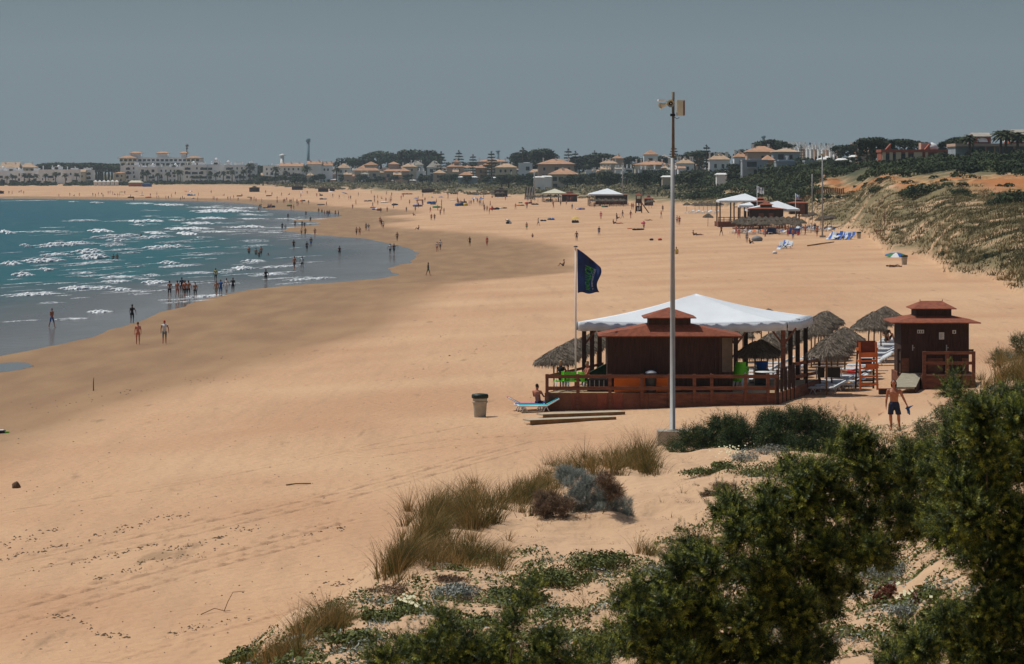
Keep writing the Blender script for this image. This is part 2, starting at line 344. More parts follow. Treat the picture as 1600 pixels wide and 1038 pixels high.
# breaking waves: low rounded ridges of foam with torn edges
FOAM = [(45, 150, 382, 5), (30, 42, 384, 4), (0, 14, 363, 5), (135, 172, 361, 4), (140, 222, 369, 4), (165, 200, 375, 3), (155, 195, 383, 3), (200, 270, 371, 3),
 (220, 290, 386, 4), (200, 222, 346, 3), (220, 252, 345, 2.5), (208, 222, 352, 2), (262, 282, 344, 2), (283, 290, 343, 2), (295, 390, 330, 3.5), (305, 350, 341, 2.5),
 (282, 330, 349, 3), (255, 330, 357, 3), (275, 305, 365, 4), (345, 380, 355, 2), (225, 255, 364, 3), (110, 160, 393, 5), (120, 165, 401, 6), (0, 30, 412, 5),
 (30, 98, 407, 5), (60, 110, 398, 3), (60, 75, 421, 4), (17, 48, 429, 5), (150, 190, 407, 2), (195, 205, 412, 1.5), (155, 205, 433, 3), (155, 200, 440, 3),
 (205, 235, 436, 2), (220, 260, 441, 4), (225, 245, 430, 2.5), (245, 276, 411, 3), (90, 145, 450, 4), (0, 90, 460, 3.5), (145, 175, 449, 3), (170, 200, 452, 3),
 (275, 325, 426, 2), (345, 365, 422, 2), (360, 395, 419, 4), (375, 400, 411, 2), (320, 340, 405, 1.5), (0, 65, 502, 1.6), (85, 135, 498, 2), (135, 170, 487, 3),
 (105, 125, 315.5, 1.5), (140, 158, 316.5, 2), (195, 240, 318, 2), (240, 290, 320, 2.4), (290, 345, 324, 2), (345, 400, 325, 2), (350, 375, 387, 1.5),
 (310, 345, 387, 1.5), (180, 215, 395, 2), (370, 400, 335, 2), (370, 415, 342, 2), (370, 410, 354, 2.5), (370, 415, 376, 2), (375, 420, 384, 2), (375, 410, 408, 3),
 (425, 505, 402, 1.4), (395, 420, 331, 1.5), (300, 365, 362, 2), (240, 300, 378, 2), (165, 215, 390, 2), (350, 400, 366, 1.4), (0, 90, 314, 1.2), (300, 330, 371, 2),
 (0, 45, 395, 1.5), (220, 240, 403, 1.5), (280, 320, 396, 1.5), (285, 320, 375, 1.6), (200, 225, 459, 1.2), (110, 140, 466, 1.2), (60, 90, 473, 1.2)]
_fr = np.random.default_rng(11)
for k in range(230):
    p = _fr.uniform(-20, 460); q = _fr.uniform(317, 475); x, y = wpt(p, q, 0)
    dd = -shore_d(np.array([x]), np.array([y]))[0]
    if 3 < dd < 62: wd = _fr.uniform(10, 110) ** .95 * (1 if q > 340 else .6); FOAM.append((p, p + wd, q, _fr.uniform(.5, 1.6) * (1 if q < 400 else 1.3)))
Vs, Qs = [], []; nb = 0
for (a, b_, q, th) in FOAM:
    for st in range(1 if th < 2 else 2):
        tl = .012 + .05 * (q > 365); ax, ay = wpt(a + st * 9, q + (b_ - a) * tl * .5 + st * th * .5, 0); bx, by = wpt(b_ + st * 6, q - (b_ - a) * tl * .5 + st * th * .5, 0)
        n_ = max(14, int((b_ - a) * 1.1)); t = np.linspace(0, 1, n_); sc = ay / F
        env = np.sin(t * pi) ** .6 * (.55 + .45 * np.abs(np.sin(t * _fr.uniform(6, 14) + _fr.uniform(0, 6)))) * np.convolve(_fr.uniform(.7, 1.2, n_ + 4), np.ones(5) / 5, 'valid')
        th_ = th * (1.7 if th > 2 else 1.1); hz = th_ * sc * .5 * env; wd = th_ * sc * 4.2 * env + .05
        cx = ax + (bx - ax) * t; cy = ay + (by - ay) * t + np.cumsum(_fr.normal(0, .5, n_)) * sc * 1.4
        rows = [(-.6, -.02), (-.5, .35), (-.28, .85), (0, 1), (.35, .7), (1.0, .28), (1.6, -.02)]
        for (o_, hh) in rows:
            j = np.convolve(_fr.uniform(.6, 1.4, n_ + 2), np.ones(3) / 3, 'valid')
            Vs.append(np.stack([cx, cy + wd * o_ * j, np.maximum(hz * hh * j, -.02) + .02 * (hh > 0)], -1))
        R_ = len(rows); idx = nb + np.arange(R_ * n_).reshape(R_, n_)
        Qs.append(np.stack([idx[:-1, :-1], idx[:-1, 1:], idx[1:, 1:], idx[1:, :-1]], -1).reshape(-1, 4)); nb += R_ * n_
me = fastmesh('sea_foam', np.concatenate(Vs), np.concatenate(Qs)); me.polygons.foreach_set('use_smooth', np.ones(len(me.polygons), bool))
fm = mat('foam', (.64, .67, .69), .8, .2, .5, .35, 1.5)
tag(link('sea_foam', me, fm), 'white foam of the small waves breaking towards the beach', 'sea foam', kind='stuff')
# ------------------------------------------------------------------ materials
M = {}
M['wood'] = mat('red_brown_timber', (.17, .062, .034), .75, .35, 2.0, .4, 12, stretch=(1, 1, 4))
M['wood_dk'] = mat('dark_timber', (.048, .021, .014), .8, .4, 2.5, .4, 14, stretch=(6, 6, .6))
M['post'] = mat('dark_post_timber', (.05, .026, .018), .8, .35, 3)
M['rooft'] = mat('red_brown_roof_felt', (.24, .072, .038), .9, .25, 5, .6, 25)
M['canvas'] = mat('white_canvas', (.68, .72, .76), .6, .05, .8, .25, 2)
M['thatch'] = leafmat('dry_thatch', (.075, .06, .045), (.30, .25, .19), (.165, .135, .105), .85)
M['pole_wood'] = mat('parasol_pole_timber', (.25, .14, .065), .8, .25, 4)
M['white_pl'] = mat('white_plastic', (.72, .74, .76), .35, .05, 2)
M['lounge'] = mat('grey_white_mesh_fabric', (.58, .61, .64), .6, .12, 3)
M['navy'] = mat('dark_blue_fabric', (.012, .03, .10), .7, .2, 3)
M['blue'] = mat('blue_fabric', (.02, .10, .42), .7, .2, 3)
M['green'] = mat('lime_green_plastic', (.12, .58, .02), .35, .1, 3)
M['orange'] = mat('orange_panel', (.72, .16, .012), .6, .1, 1.2)
M['orangew'] = mat('orange_painted_wood', (.50, .12, .03), .6, .2, 3)
M['steel'] = mat('galvanised_steel', (.33, .335, .33), .6, .12, 2, metal=.1)
M['steel_dk'] = mat('dark_steel', (.10, .09, .085), .55, .15, 3)
M['conc'] = mat('concrete', (.34, .30, .25), .9, .25, 3, .5, 20)
M['ramp'] = mat('weathered_grey_boards', (.30, .27, .20), .85, .2, 3, .4, 12, stretch=(1, 4, 1))
M['cream'] = mat('cream_plastic', (.58, .55, .42), .5, .1, 3)
M['black'] = mat('black_plastic', (.012, .013, .015), .45, .2, 3)
M['binb'] = mat('beige_bin_plastic', (.40, .35, .27), .6, .15, 4)
M['bing'] = mat('dark_green_lid', (.006, .020, .014), .5, .15, 3)
M['plank'] = mat('pale_driftwood', (.44, .38, .28), .85, .25, 2, .3, 9, stretch=(1, 5, 5))
M['plank_e'] = mat('stained_timber_edge', (.20, .115, .045), .85, .3, 3)
M['rust'] = mat('rusty_metal', (.18, .055, .03), .8, .3, 4)
M['white'] = mat('white_paint', (.72, .72, .70), .7, .08, 1)
M['sign'] = mat('pale_sign_plate', (.60, .60, .58), .6, .06, 3)
M['flag'] = mat('navy_blue_flag_cloth', (.008, .016, .07), .7, .3, 1.2, col2=(.014, .05, .22))
M['flag_g'] = mat('green_flag_lettering', (.06, .34, .04), .7, .1, 3)
M['flag_w'] = mat('white_flag_lettering', (.45, .47, .5), .7, .1, 3)
M['skin'] = mat('tanned_skin', (.36, .155, .085), .55, .12, 6)
M['skin_d'] = mat('deep_tanned_skin', (.20, .08, .045), .55, .12, 6)
M['skin_p'] = mat('pale_skin', (.52, .27, .18), .55, .1, 6)
M['skin_r'] = mat('reddish_skin', (.44, .15, .085), .55, .12, 6)
M['hair'] = mat('dark_hair', (.014, .009, .007), .6, .2, 8)
M['hair_b'] = mat('fair_hair', (.35, .24, .12), .6, .2, 8)
CL = {'black': (.010, .010, .013), 'white': (.68, .68, .68), 'red': (.45, .03, .02), 'blue': (.02, .10, .35), 'navy': (.010, .018, .05), 'green': (.03, .16, .06),
      'yellow': (.60, .42, .04), 'orange': (.60, .15, .03), 'grey': (.20, .21, .22), 'pink': (.62, .12, .18), 'brown': (.10, .05, .03), 'turquoise': (.03, .38, .42), 'khaki': (.25, .20, .12), 'salmon': (.62, .22, .15), 'purple': (.12, .04, .2)}
CLM = {k: mat(k + '_cloth', v, .8, .12, 5) for k, v in CL.items()}
def T_at(name, label, cat, px, py, rz=0, group=None, dz=0.0):
    p = hit(px, py); return thing(name, label, cat, (p.x, p.y, p.z + dz), rz, group)

# ------------------------------------------------------------------ camera and loudspeaker mast
x, y = xat(1051, 104), 104.0; z0 = g1(x, y); zt = 3.70; ztop = zat(157, y)
t = thing('camera_mast', 'tall steel mast on a concrete block carrying horn loudspeakers and a white box', 'mast', (x, y, 0))
a = MB(); a.bb(-.55, .62, -.5, .6, z0 - .9, zt); a.build('concrete_base', M['conc'], t)
a = MB(); a.lathe([(.2, zt), (.2, zt + .03), (.098, zt + .04), (.088, zt + 5), (.078, 9.6), (.074, zat(247, y))], 14); a.build('lower_pole', M['steel'], t)
a = MB(); a.lathe([(.056, zat(247, y)), (.048, zat(183, y)), (.05, ztop + .3)], 12, (.02, 0, 0)); a.build('upper_pole', mat('brown_pole', (.13, .10, .075), .7, .25, 3), t)  # upper pole is a darker brown than the lower one
cb = MB(); cb.box((.26, -.04, zat(169, y)), (.21, .22, .56), .15); cab = cb.build('equipment_box', M['cream'], t)
a = MB(); a.box((.40, -.02, zat(169, y)), (.035, .26, .55), .15); a.build('side_bracket', mat('brown_bracket', (.22, .12, .09), .7), t)
a = MB(); a.box((.0, -.05, zat(180, y)), (.18, .1, .09)); a.tube([(.06, 0, zat(183, y)), (.15, -.02, zat(186, y)), (.24, 0, zat(184, y))], .012, 6); a.build('clamp', M['black'], t)
def horn(c, d, r, ln):
    d = Vector(d).normalized(); mb = MB(); P = [Vector(c) + d * s for s in (0, ln * .25, ln * .6, ln * .85, ln)]
    mb.tube(P, [r * .3, r * .42, r * .6, r * .85, r], 16, cap=False); mb.tube([P[0] - d * .1, P[0]], [r * .42, r * .42], 12)
    P2 = [P[4] + d * .0, P[3], P[2]]; mb.tube(P2, [r * .96, r * .8, r * .5], 16, cap=False)
    o = mb.build('horn_loudspeaker', M['cream'], t)
    q = MB(); q.tube([P[2] - d * .02, P[2] + d * .01], [r * .5, r * .5], 14); q.build('horn_throat', M['black'], o)
    q = MB(); q.tube([P[2], P[4] - d * .04], [r * .13, r * .19], 10); q.build('horn_tip', M['cream'], o)
horn((-.08, .05, zat(161, y)), (.02, -1, -.1), .14, .3)
horn((-.17, .0, zat(162.5, y)), (-1, -.35, -.28), .13, .32)
a = MB(); a.bar((-.25, 0, zat(159, y)), (.05, 0, zat(159, y)), .04, .05); a.build('cross_arm', M['cream'], t)
a = MB(); a.box((-.41, -.08, zat(157.0, y)), (.26, .15, .07), .3); a.build('camera_housing', M['white_pl'], t)

# ------------------------------------------------------------------ flag and flagpole
fy = 135.8; fx = xat(899.5, fy)
t = thing('flagpole', 'white flagpole standing at the left corner of the beach bar deck', 'flagpole', (fx, fy, 0))
a = MB(); a.lathe([(.045, 1.6), (.045, 6), (.038, zat(388, fy))], 10); a.build('pole', M['white'], t)
a = MB(); a.lathe([(.02, 0), (.1, .02), (.1, .06), (.03, .09)], 10, (0, 0, zat(387, fy))); a.build('finial', M['steel_dk'], t)
def flag_xy(u, v):
    # u along the fly, v down the hoist; limp cloth hanging from its upper edge
    top = zat(389 + 29 * u ** 1.15, fy); bot = zat(458 - 1.2 * sin(u * 9), fy)
    X = fx + .07 + (1.05 + .10 * sin(v * 6 + .6)) * u * (1 - .06 * v) + .03 * v
    return X, fy - .12 * sin(u * 7 + v * 3.2) * (.25 + u) - .05 * sin(u * 17 - v * 5) * u, top * (1 - v) + bot * v
V, Qf = [], []
nu, nv = 34, 26
for j in range(nv):
    for i in range(nu): V.append(flag_xy(i / (nu - 1), j / (nv - 1)))
for j in range(nv - 1):
    for i in range(nu - 1): k = j * nu + i; Qf.append((k, k + 1, k + nu + 1, k + nu))
me = bpy.data.meshes.new('flag'); me.from_pydata(V, [], Qf); me.polygons.foreach_set('use_smooth', [True] * len(Qf))
fl = link('flag', me, M['flag']); tag(fl, 'navy blue flag with green lettering hanging from the white flagpole', 'flag')
sm = fl.modifiers.new('thickness', 'SOLIDIFY'); sm.thickness = .006; sm.offset = 1
def flag_text(txt, u0, v0, v1, wid, m_, name):
    cu = bpy.data.curves.new('t', 'FONT'); cu.body = txt; cu.size = 1; cu.offset = .012
    o = bpy.data.objects.new('t', cu); COL.objects.link(o); bpy.context.view_layer.update()
    tm = o.evaluated_get(bpy.context.evaluated_depsgraph_get()).to_mesh()
    P = np.array([v.co[:] for v in tm.vertices]); fs = [tuple(p.vertices) for p in tm.polygons]
    o.to_mesh_clear(); bpy.data.objects.remove(o)
    x0, x1 = P[:, 0].min(), P[:, 0].max(); h = .72
    W = []
    for p in P:
        s = (p[0] - x0) / (x1 - x0)                 # reading from the bottom of the flag to its top
        u = u0 - wid * (.55 + .45 * s) * (p[1] / h - .5); v = v1 + (v0 - v1) * s ** 1.08
        X, Y_, Z_ = flag_xy(u, v); W.append((X, Y_ - .022, Z_))
    mm = bpy.data.meshes.new(name); mm.from_pydata(W, [], fs)
    return link(name, mm, m_, fl)
flag_text('ANDALUCIA', .50, .24, .92, .36, M['flag_g'], 'green_lettering')
flag_text('Y BIENESTAR', .74, .22, .90, .10, M['flag_w'], 'white_lettering')

# ------------------------------------------------------------------ beach bar: deck
YF, YB = 134.0, 143.2; ZD = 2.756
xl, xr, xrb = xat(852, YF), xat(1215, YF), xat(1282, YB); xlb = xl + (xrb - xr)
t = thing('beach_bar_deck', 'red brown timber deck with a post and rail fence under the white canopy', 'deck', (0, 0, 0))
def slab(mb, poly, z0, z1):
    n_ = len(poly); v = [(p[0], p[1], z0) for p in poly] + [(p[0], p[1], z1) for p in poly]
    mb.add(v, [tuple(range(n_))[::-1], tuple(range(n_, 2 * n_))] + [(i, (i + 1) % n_, n_ + (i + 1) % n_, n_ + i) for i in range(n_)])
P4 = [(xl, YF), (xr, YF), (xrb, YB), (xlb, YB)]
a = MB(); slab(a, [(xl + .06, YF + .06), (xr - .04, YF + .06), (xrb - .08, YB), (xlb + .06, YB)], 1.4, ZD - .03); a.build('deck_floor', mat('sandy_deck_boards', (.33, .24, .15), .9, .2, 2), t)
nf = 9
for i in range(nf):
    x0 = xl + (xr - xl) * i / nf; x1 = xl + (xr - xl) * (i + 1) / nf
    a = MB(); a.bb(x0 + .006, x1 - .006, YF - .02, YF + .04, 1.3, ZD); a.build('fascia_board', mat('fascia_timber', (.20 + .04 * ((i * 7) % 5 - 2) / 2, .065, .036), .75, .3, 1.3, .3, 10) if i < 4 else M['wood'], t)
a = MB(); a.bar((xr + .03, YF, 2.02), (xrb, YB, 2.02), .06, ZD * 2 - 4.04); a.build('side_fascia', M['wood'], t)
a = MB(); a.bar((xl, YF + .02, 2.0), (xlb, YB, 2.0), .06, 1.5); a.build('side_fascia', M['wood'], t)
ZR = 3.60
for i in range(10):
    if i == 9: xx = xr - .06
    else: xx = [xl + .08, xat(903, YF), xat(953, YF), xat(1003, YF), xat(1046, YF), xat(1085, YF), xat(1112, YF), xat(1165, YF), xat(1200, YF)][i]
    a = MB(); a.box((xx, YF - .02, (ZD - .95 + ZR) / 2 + .02), (.15, .13, ZR - ZD + .97)); a.build('post', M['wood'], t)
a = MB(); a.bb(xl, xr + .02, YF - .11, YF - .05, ZR - .16, ZR); a.build('top_rail', M['wood'], t)
a = MB(); a.bb(xl + .1, xr, YF - .10, YF - .05, ZD + .13, ZD + .30); a.build('lower_rail', M['wood'], t)
a = MB(); a.bar((xlb, YB - .2, ZR - .08), (xl + .05, YF, ZR - .08), .05, .13); a.build('side_rail', M['wood'], t)
for s in (0, .14, .28, .42, .56):   # close-set pales at the right corner
    a = MB(); X = xr + (xrb - xr) * s * .62; Y_ = YF + (YB - YF) * s * .62; a.box((X, Y_ - .06, (1.95 + ZR + .05 * s) / 2 + .15), (.14, .08, ZR - 1.75)); a.build('pale', M['post'], t)
for k in (0.1, .72):
    a = MB(); a.bar((xr + (xrb - xr) * .40, YF + (YB - YF) * .40, ZD + .38 + k), (xrb - .02, YB, ZD + .22 + k), .05, .15); a.build('side_rail', M['wood'], t)
for s in (.36, .66, .97):
    a = MB(); a.box((xr + (xrb - xr) * s, YF + (YB - YF) * s, ZD + .5), (.12, .12, 1.4)); a.build('side_post', M['post'], t)

# ------------------------------------------------------------------ brown hut with a two-step roof (also used for the far bars)
def hut(t, x0, x1, y0, y1, z0, ze, zc, cup, zc2, zt_, ov=.45, top=.02, dark=True):
    wm = M['wood_dk'] if dark else M['wood']
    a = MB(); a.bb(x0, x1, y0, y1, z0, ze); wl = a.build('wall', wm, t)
    a = MB(); a.hip(x0 - ov, x1 + ov, y0 - ov, y1 + ov, ze, zc - ze - .05, cup, min(cup, (y1 - y0) / 2 * .8), .05); a.build('lower_roof', M['rooft'], t)
    cx, cy = (x0 + x1) / 2, (y0 + y1) / 2; cq = min(cup, (y1 - y0) / 2 * .8)
    a = MB(); a.bb(cx - cup, cx + cup, cy - cq, cy + cq, zc - .02, zc2); a.build('cupola', wm, t)
    e = cup * .26
    a = MB(); a.hip(cx - cup - e, cx + cup + e, cy - cq - e, cy + cq + e, zc2, zt_ - zc2 - .05, top, .02, .04); r = a.build('cupola_roof', M['rooft'], t)
    return wl, r
yh0, yh1 = 134.95, 137.2
t = thing('bar_hut', 'dark boarded bar hut with two-step red roof standing under the big white canopy', 'hut', (0, 0, 0))
x0, x1 = xat(949, yh0), xat(1145, yh0)
hut(t, x0, x1, yh0, yh1, ZD - .02, zat(526, yh0), zat(506, 136.1), .98, zat(496, 136.1), zat(480, 136.1), ov=.42)
for i in range(46):
    a = MB(); xx = x0 + (x1 - x0 - .8) * (i + .5) / 46
for i in range(30):                                     # cover strips of the boarding: relief of the wall
    pass
a = MB()
for i in range(40): a.bb(x0 + .05 + i * .137, x0 + .075 + i * .137, yh0 - .015, yh0 + .002, ZD, zat(527, yh0))
a.build('cover_strips', M['wood_dk'], t)
a = MB(); a.bb(xat(1128, yh0), x1 - .04, yh0 - .03, yh0 + .02, ZD + .9, zat(528, yh0)); a.build('pale_side_panel', mat('grey_brown_board', (.13, .10, .075), .85, .2, 3), t)
for p in (1117, 1124):
    a = MB(); a.bb(xat(p, yh0), xat(p, yh0) + .07, yh0 - .06, yh0, ZD, zat(528, yh0)); a.build('door_post', M['post'], t)
a = MB(); a.bb(xat(1110, yh0), xat(1110, yh0) + .04, yh0 - .05, yh0 - .01, ZD + .55, ZD + .85); a.build('handle', M['steel'], t)

# ------------------------------------------------------------------ white canopy
yt0, yt1 = 138.6, 145.6
FLc, FRc, BRc = (xat(903, yt0), yt0), (xat(1229, yt0), yt0), (xat(1268, yt1), yt1); BLc = (FLc[0] + BRc[0] - FRc[0], yt1)
ze = zat(503, yt0); zb_ = zat(494, yt1); ap = (xat(1087, 141.8), 141.8, zat(459, 141.8))
t = thing('canopy', 'large white canvas canopy on dark posts roofing the beach bar deck', 'canopy', (0, 0, 0))
V, Q4 = [], []; cs = [(*FLc, ze), (*FRc, ze), (*BRc, zb_), (*BLc, zb_)]; n_ = 26; mI = 12
for k in range(4):
    A_, B_ = np.array(cs[k]), np.array(cs[(k + 1) % 4]); base_ = len(V)
    for j in range(mI + 1):
        s = j / mI
        for i in range(n_ + 1):
            q = A_ + (B_ - A_) * i / n_; p = q * (1 - s) + np.array(ap) * s
            p[2] -= .22 * sin(pi * s) * (1 if True else 0) * .6 + .10 * sin(pi * i / n_) * (1 - s); V.append(tuple(p))
    for j in range(mI):
        for i in range(n_): o_ = base_ + j * (n_ + 1) + i; Q4.append((o_, o_ + 1, o_ + n_ + 2, o_ + n_ + 1))
me = bpy.data.meshes.new('roof_canvas'); me.from_pydata(V, [], Q4); me.polygons.foreach_set('use_smooth', [True] * len(Q4))
o = link('roof_canvas', me, M['canvas'], t); q = o.modifiers.new('thickness', 'SOLIDIFY'); q.thickness = .02
for k in range(4):
    A_, B_ = np.array(cs[k]), np.array(cs[(k + 1) % 4]); V, Q4 = [], []; e = (B_ - A_)[:2]; nrm = np.array([e[1], -e[0]]) / np.hypot(*e); m_ = 70
    for i in range(m_ + 1):
        q = A_ + (B_ - A_) * i / m_; sag = .10 * sin(pi * i / m_)
        wv = .035 * sin(i * 1.3) + .03 * sin(i * .53 + 1)
        for j, (dz, ow) in enumerate(((0, 0), (-.2, .6), (-.42 - .02 * sin(i * .8), 1))):
            V.append((q[0] + nrm[0] * (wv * ow + .05), q[1] + nrm[1] * (wv * ow + .05), q[2] - sag + dz))
    for i in range(m_):
        for j in range(2): o_ = i * 3 + j; Q4.append((o_, o_ + 3, o_ + 4, o_ + 1))
    me = bpy.data.meshes.new('valance'); me.from_pydata(V, [], Q4); me.polygons.foreach_set('use_smooth', [True] * len(Q4)); o = link('valance', me, M['canvas'], t)
    q = o.modifiers.new('thickness', 'SOLIDIFY'); q.thickness = .012
def L2(a_, b_, s): return (a_[0] + (b_[0] - a_[0]) * s, a_[1] + (b_[1] - a_[1]) * s)
pp = [L2(FLc, BLc, s) for s in (.02, .25, .48, .72, .97)] + [L2(FRc, BRc, s) for s in (.03, .32, .62, .96)] + [L2(FLc, FRc, .765)] + [L2(BLc, BRc, s) for s in (.35, .68)]
for (X, Y_) in [L2(q, ((FLc[0] + BRc[0]) / 2, (FLc[1] + BRc[1]) / 2), .045) for q in pp]:
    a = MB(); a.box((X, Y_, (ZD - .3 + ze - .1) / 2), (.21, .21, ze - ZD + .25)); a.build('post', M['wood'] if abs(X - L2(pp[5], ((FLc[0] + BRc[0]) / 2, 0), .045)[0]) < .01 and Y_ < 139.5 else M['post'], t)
    for s in (-1, 1):
        a = MB(); a.bar((X, Y_, ze - 1.15), (X + s * .62, Y_, ze - .32), .09, .09)
        if FLc[0] - .1 < X + s * .62 < BRc[0] and Y_ < 139.5: a.build('brace', M['wood'], t)
_cx = ((FLc[0] + BRc[0]) / 2, (FLc[1] + BRc[1]) / 2); _in = lambda q: L2(q, _cx, .05)
for s, e in ((FLc, BLc), (FRc, BRc), (FLc, FRc), (BLc, BRc)):
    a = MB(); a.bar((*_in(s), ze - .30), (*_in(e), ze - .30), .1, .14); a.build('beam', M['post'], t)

# orange counter fronts, bins and furniture on the deck
t = thing('counter', 'bright orange panels of the low bar counter behind the front rail', 'counter', (0, 0, 0))
for p0, p1 in ((960, 1001), (1006, 1044)):
    a = MB(); a.bb(xat(p0, 134.6), xat(p1, 134.6), 134.5, 134.8, ZD, zat(591, 134.6)); a.build('panel', M['orange'], t)
a = MB(); a.bb(xat(958, 134.6), xat(1046, 134.6), 134.62, 134.92, zat(591, 134.6) + .003, zat(590, 134.6) + .02); a.build('counter_top', M['wood_dk'], t)
t = thing('waste_barrel', 'dark grey waste barrel with pale heap on top, before the orange counter', 'waste bin', (xat(1017, 134.3), 134.3, ZD))
a = MB(); a.lathe([(.21, 0), (.23, .1), (.28, .82), (.3, .84), (.3, .9)], 18); a.build('barrel', mat('dark_grey_plastic', (.035, .037, .042), .5), t)
a = MB(); a.lathe([(.26, .9), (.25, .95), (.14, 1.0), (.03, 1.03)], 14); a.build('pale_bag', M['lounge'], t)
def chair_parts(t, m_):
    a = MB(); a.bb(-.22, .22, -.22, .22, .42, .455); a.build('seat', m_, t)
    a = MB()
    for i in range(6):
        th = -1 + i * .4
        a.box((sin(th) * .25, .24 - (1 - cos(th)) * .1, .66), (.085, .03, .44), -th * .5)
    a.build('backrest', m_, t)
    for s in (-1, 1):
        a = MB(); a.tube([(s * .25, .2, .66), (s * .27, 0, .66), (s * .25, -.2, .62), (s * .24, -.21, .44)], .022, 6); a.build('armrest', m_, t)
        for q in (-1, 1):
            a = MB(); a.tube([(s * .2, q * .19, .43), (s * .24, q * .24, 0)], [.025, .018], 6); a.build('leg', M['white_pl'], t)
def chair(px, Y, rz, label):
    t = thing('plastic_chair', label, 'chair', (xat(px, Y), Y, ZD), rz, 'lime green plastic chairs of the beach bar'); chair_parts(t, M['green']); return t
chair(893.5, 135.3, .15, 'lime green plastic chair with its back to the sea beside the flagpole')
chair(913, 135.4, 2.2, 'lime green plastic chair under the sitting fair-haired person right of the flagpole')
chair(874, 135.6, -1.3, 'lime green plastic chair under the person in the corner left of the flagpole')
c0 = (xat(1155, 135.8), 135.8)
for i in range(7):
    t = thing('plastic_chair', ('lowest', 'second lowest', 'third lowest', 'middle', 'third highest', 'second highest', 'topmost')[i] + ' lime green chair of the stack right of the bar hut', 'chair', (c0[0] + .025 * i, c0[1], ZD + .075 * i), 2.7, 'lime green plastic chairs stacked by the bar hut'); chair_parts(t, M['green'])
def table(px, Y, lab, m_, r=.4, zd=ZD):
    t = thing('round_table', lab, 'table', (xat(px, Y), Y, zd)); a = MB(); a.lathe([(r, .71), (r, .745)], 20); a.build('tabletop', m_, t)
    a = MB(); a.lathe([(.03, .03), (.03, .71)], 8); a.build('stem', M['steel'], t); a = MB(); a.lathe([(.24, 0), (.22, .03), (.05, .05)], 14); a.build('foot', M['steel_dk'], t)
table(884, 136.3, 'small dark table between the two people on the left of the deck', M['steel_dk'])
table(1198, 137.5, 'round white table near the right corner of the deck', M['white_pl'], .55)
table(1178, 140.5, 'pale round table behind the stack of green chairs', M['white_pl'], .5)
t = thing('menu_board', 'dark green canvas screen beside the left wall of the bar hut', 'screen', (xat(938, 136.5), 136.5, ZD))
a = MB(); a.add([(-.55, 0, .1), (.42, 0, .1), (.42, 0, 1.25), (.1, 0, 1.1), (-.5, 0, .78), (-.55, .3, .1), (.42, .3, .1), (.42, .3, 1.25), (.1, .3, 1.1), (-.5, .3, .78)],
  [(0, 1, 2, 3, 4), (9, 8, 7, 6, 5), (0, 5, 6, 1), (1, 6, 7, 2), (2, 7, 8, 3), (3, 8, 9, 4), (4, 9, 5, 0)]); a.build('cloth', mat('dark_green_cloth', (.012, .04, .018), .9, .4, 3), t)
a = MB(); a.bar((-.5, .15, 0), (-.5, .15, .75), .05, .05); a.bar((.38, .15, 0), (.38, .15, 1.2), .05, .05); a.build('frame', M['post'], t)
t = thing('drink_cooler', 'dark crate stack under the tables beside the left hut wall', 'crate', (xat(934, 135.3), 135.3, ZD))
a = MB(); a.bb(-.5, .5, -.2, .2, 0, .55); a.build('box', M['black'], t)
for i in range(4):
    a = MB(); a.bb(-.4 + i * .22, -.36 + i * .22, -.215, -.2, .1, .5); a.build('strut', M['steel'], t)
t = thing('parasol_base', 'blue plastic tub standing on the deck under the canopy', 'tub', (xat(1190, 139.2), 139.2, ZD + .75))
a = MB(); a.lathe([(.22, 0), (.3, .35), (.32, .36)], 16); a.build('tub', M['blue'], t); a = MB(); a.bb(-.35, .35, -.3, .3, -.75, -.01); a.build('crate', M['black'], t)

# ------------------------------------------------------------------ kiosk with toilets on the right
yk = 143.0; kx0, kx1 = xat(1408, yk), xat(1514, yk); kz = zat(583, yk)
t = thing('toilet_hut', 'dark brown boarded toilet hut with two-step red roof at the right of the beach', 'hut', (0, 0, 0))
wl, rf = hut(t, kx0, kx1, yk, yk + 2.6, kz, zat(505, yk), zat(492.5, yk + 1.3), .88, zat(482, yk + 1.3), zat(470, yk + 1.3), ov=.52, top=.52)
gx = g1((kx0 + kx1) / 2, yk)
for s in (-1, 1):
    a = MB(); a.tube([((kx0 + kx1) / 2 + s * .55, yk + 1.3, zat(471, yk + 1.3)), ((kx0 + kx1) / 2 + s * .57, yk + 1.3, zat(468, yk + 1.3))], .02, 5); a.build('finial', M['rooft'], rf)
a = MB()
for i in range(26): a.bb(kx0 + .06 + i * .128, kx0 + .08 + i * .128, yk - .012, yk + .002, kz, zat(507, yk))
a.build('cover_strips', M['wood_dk'], t)
a = MB(); a.bb(kx0 + .02, kx1 - .02, yk - .02, yk - .013, kz, zat(560, yk)); a.build('skirting', M['wood'], t)
for p0, p1 in ((1420, 1449), (1473, 1503)):
    d = MB(); d.bb(xat(p0, yk), xat(p1, yk), yk - .035, yk - .021, kz + .02, zat(514, yk)); dd = d.build('door', M['wood_dk'], t)
    a = MB(); a.bb(xat(p0 + 5, yk), xat(p0 + 6.6, yk), yk - .06, yk - .036, zat(548, yk), zat(539, yk)); a.bb(xat(p0 + 5, yk), xat(p0 + 9, yk), yk - .07, yk - .055, zat(544, yk), zat(543, yk)); a.build('handle', M['steel'], dd)
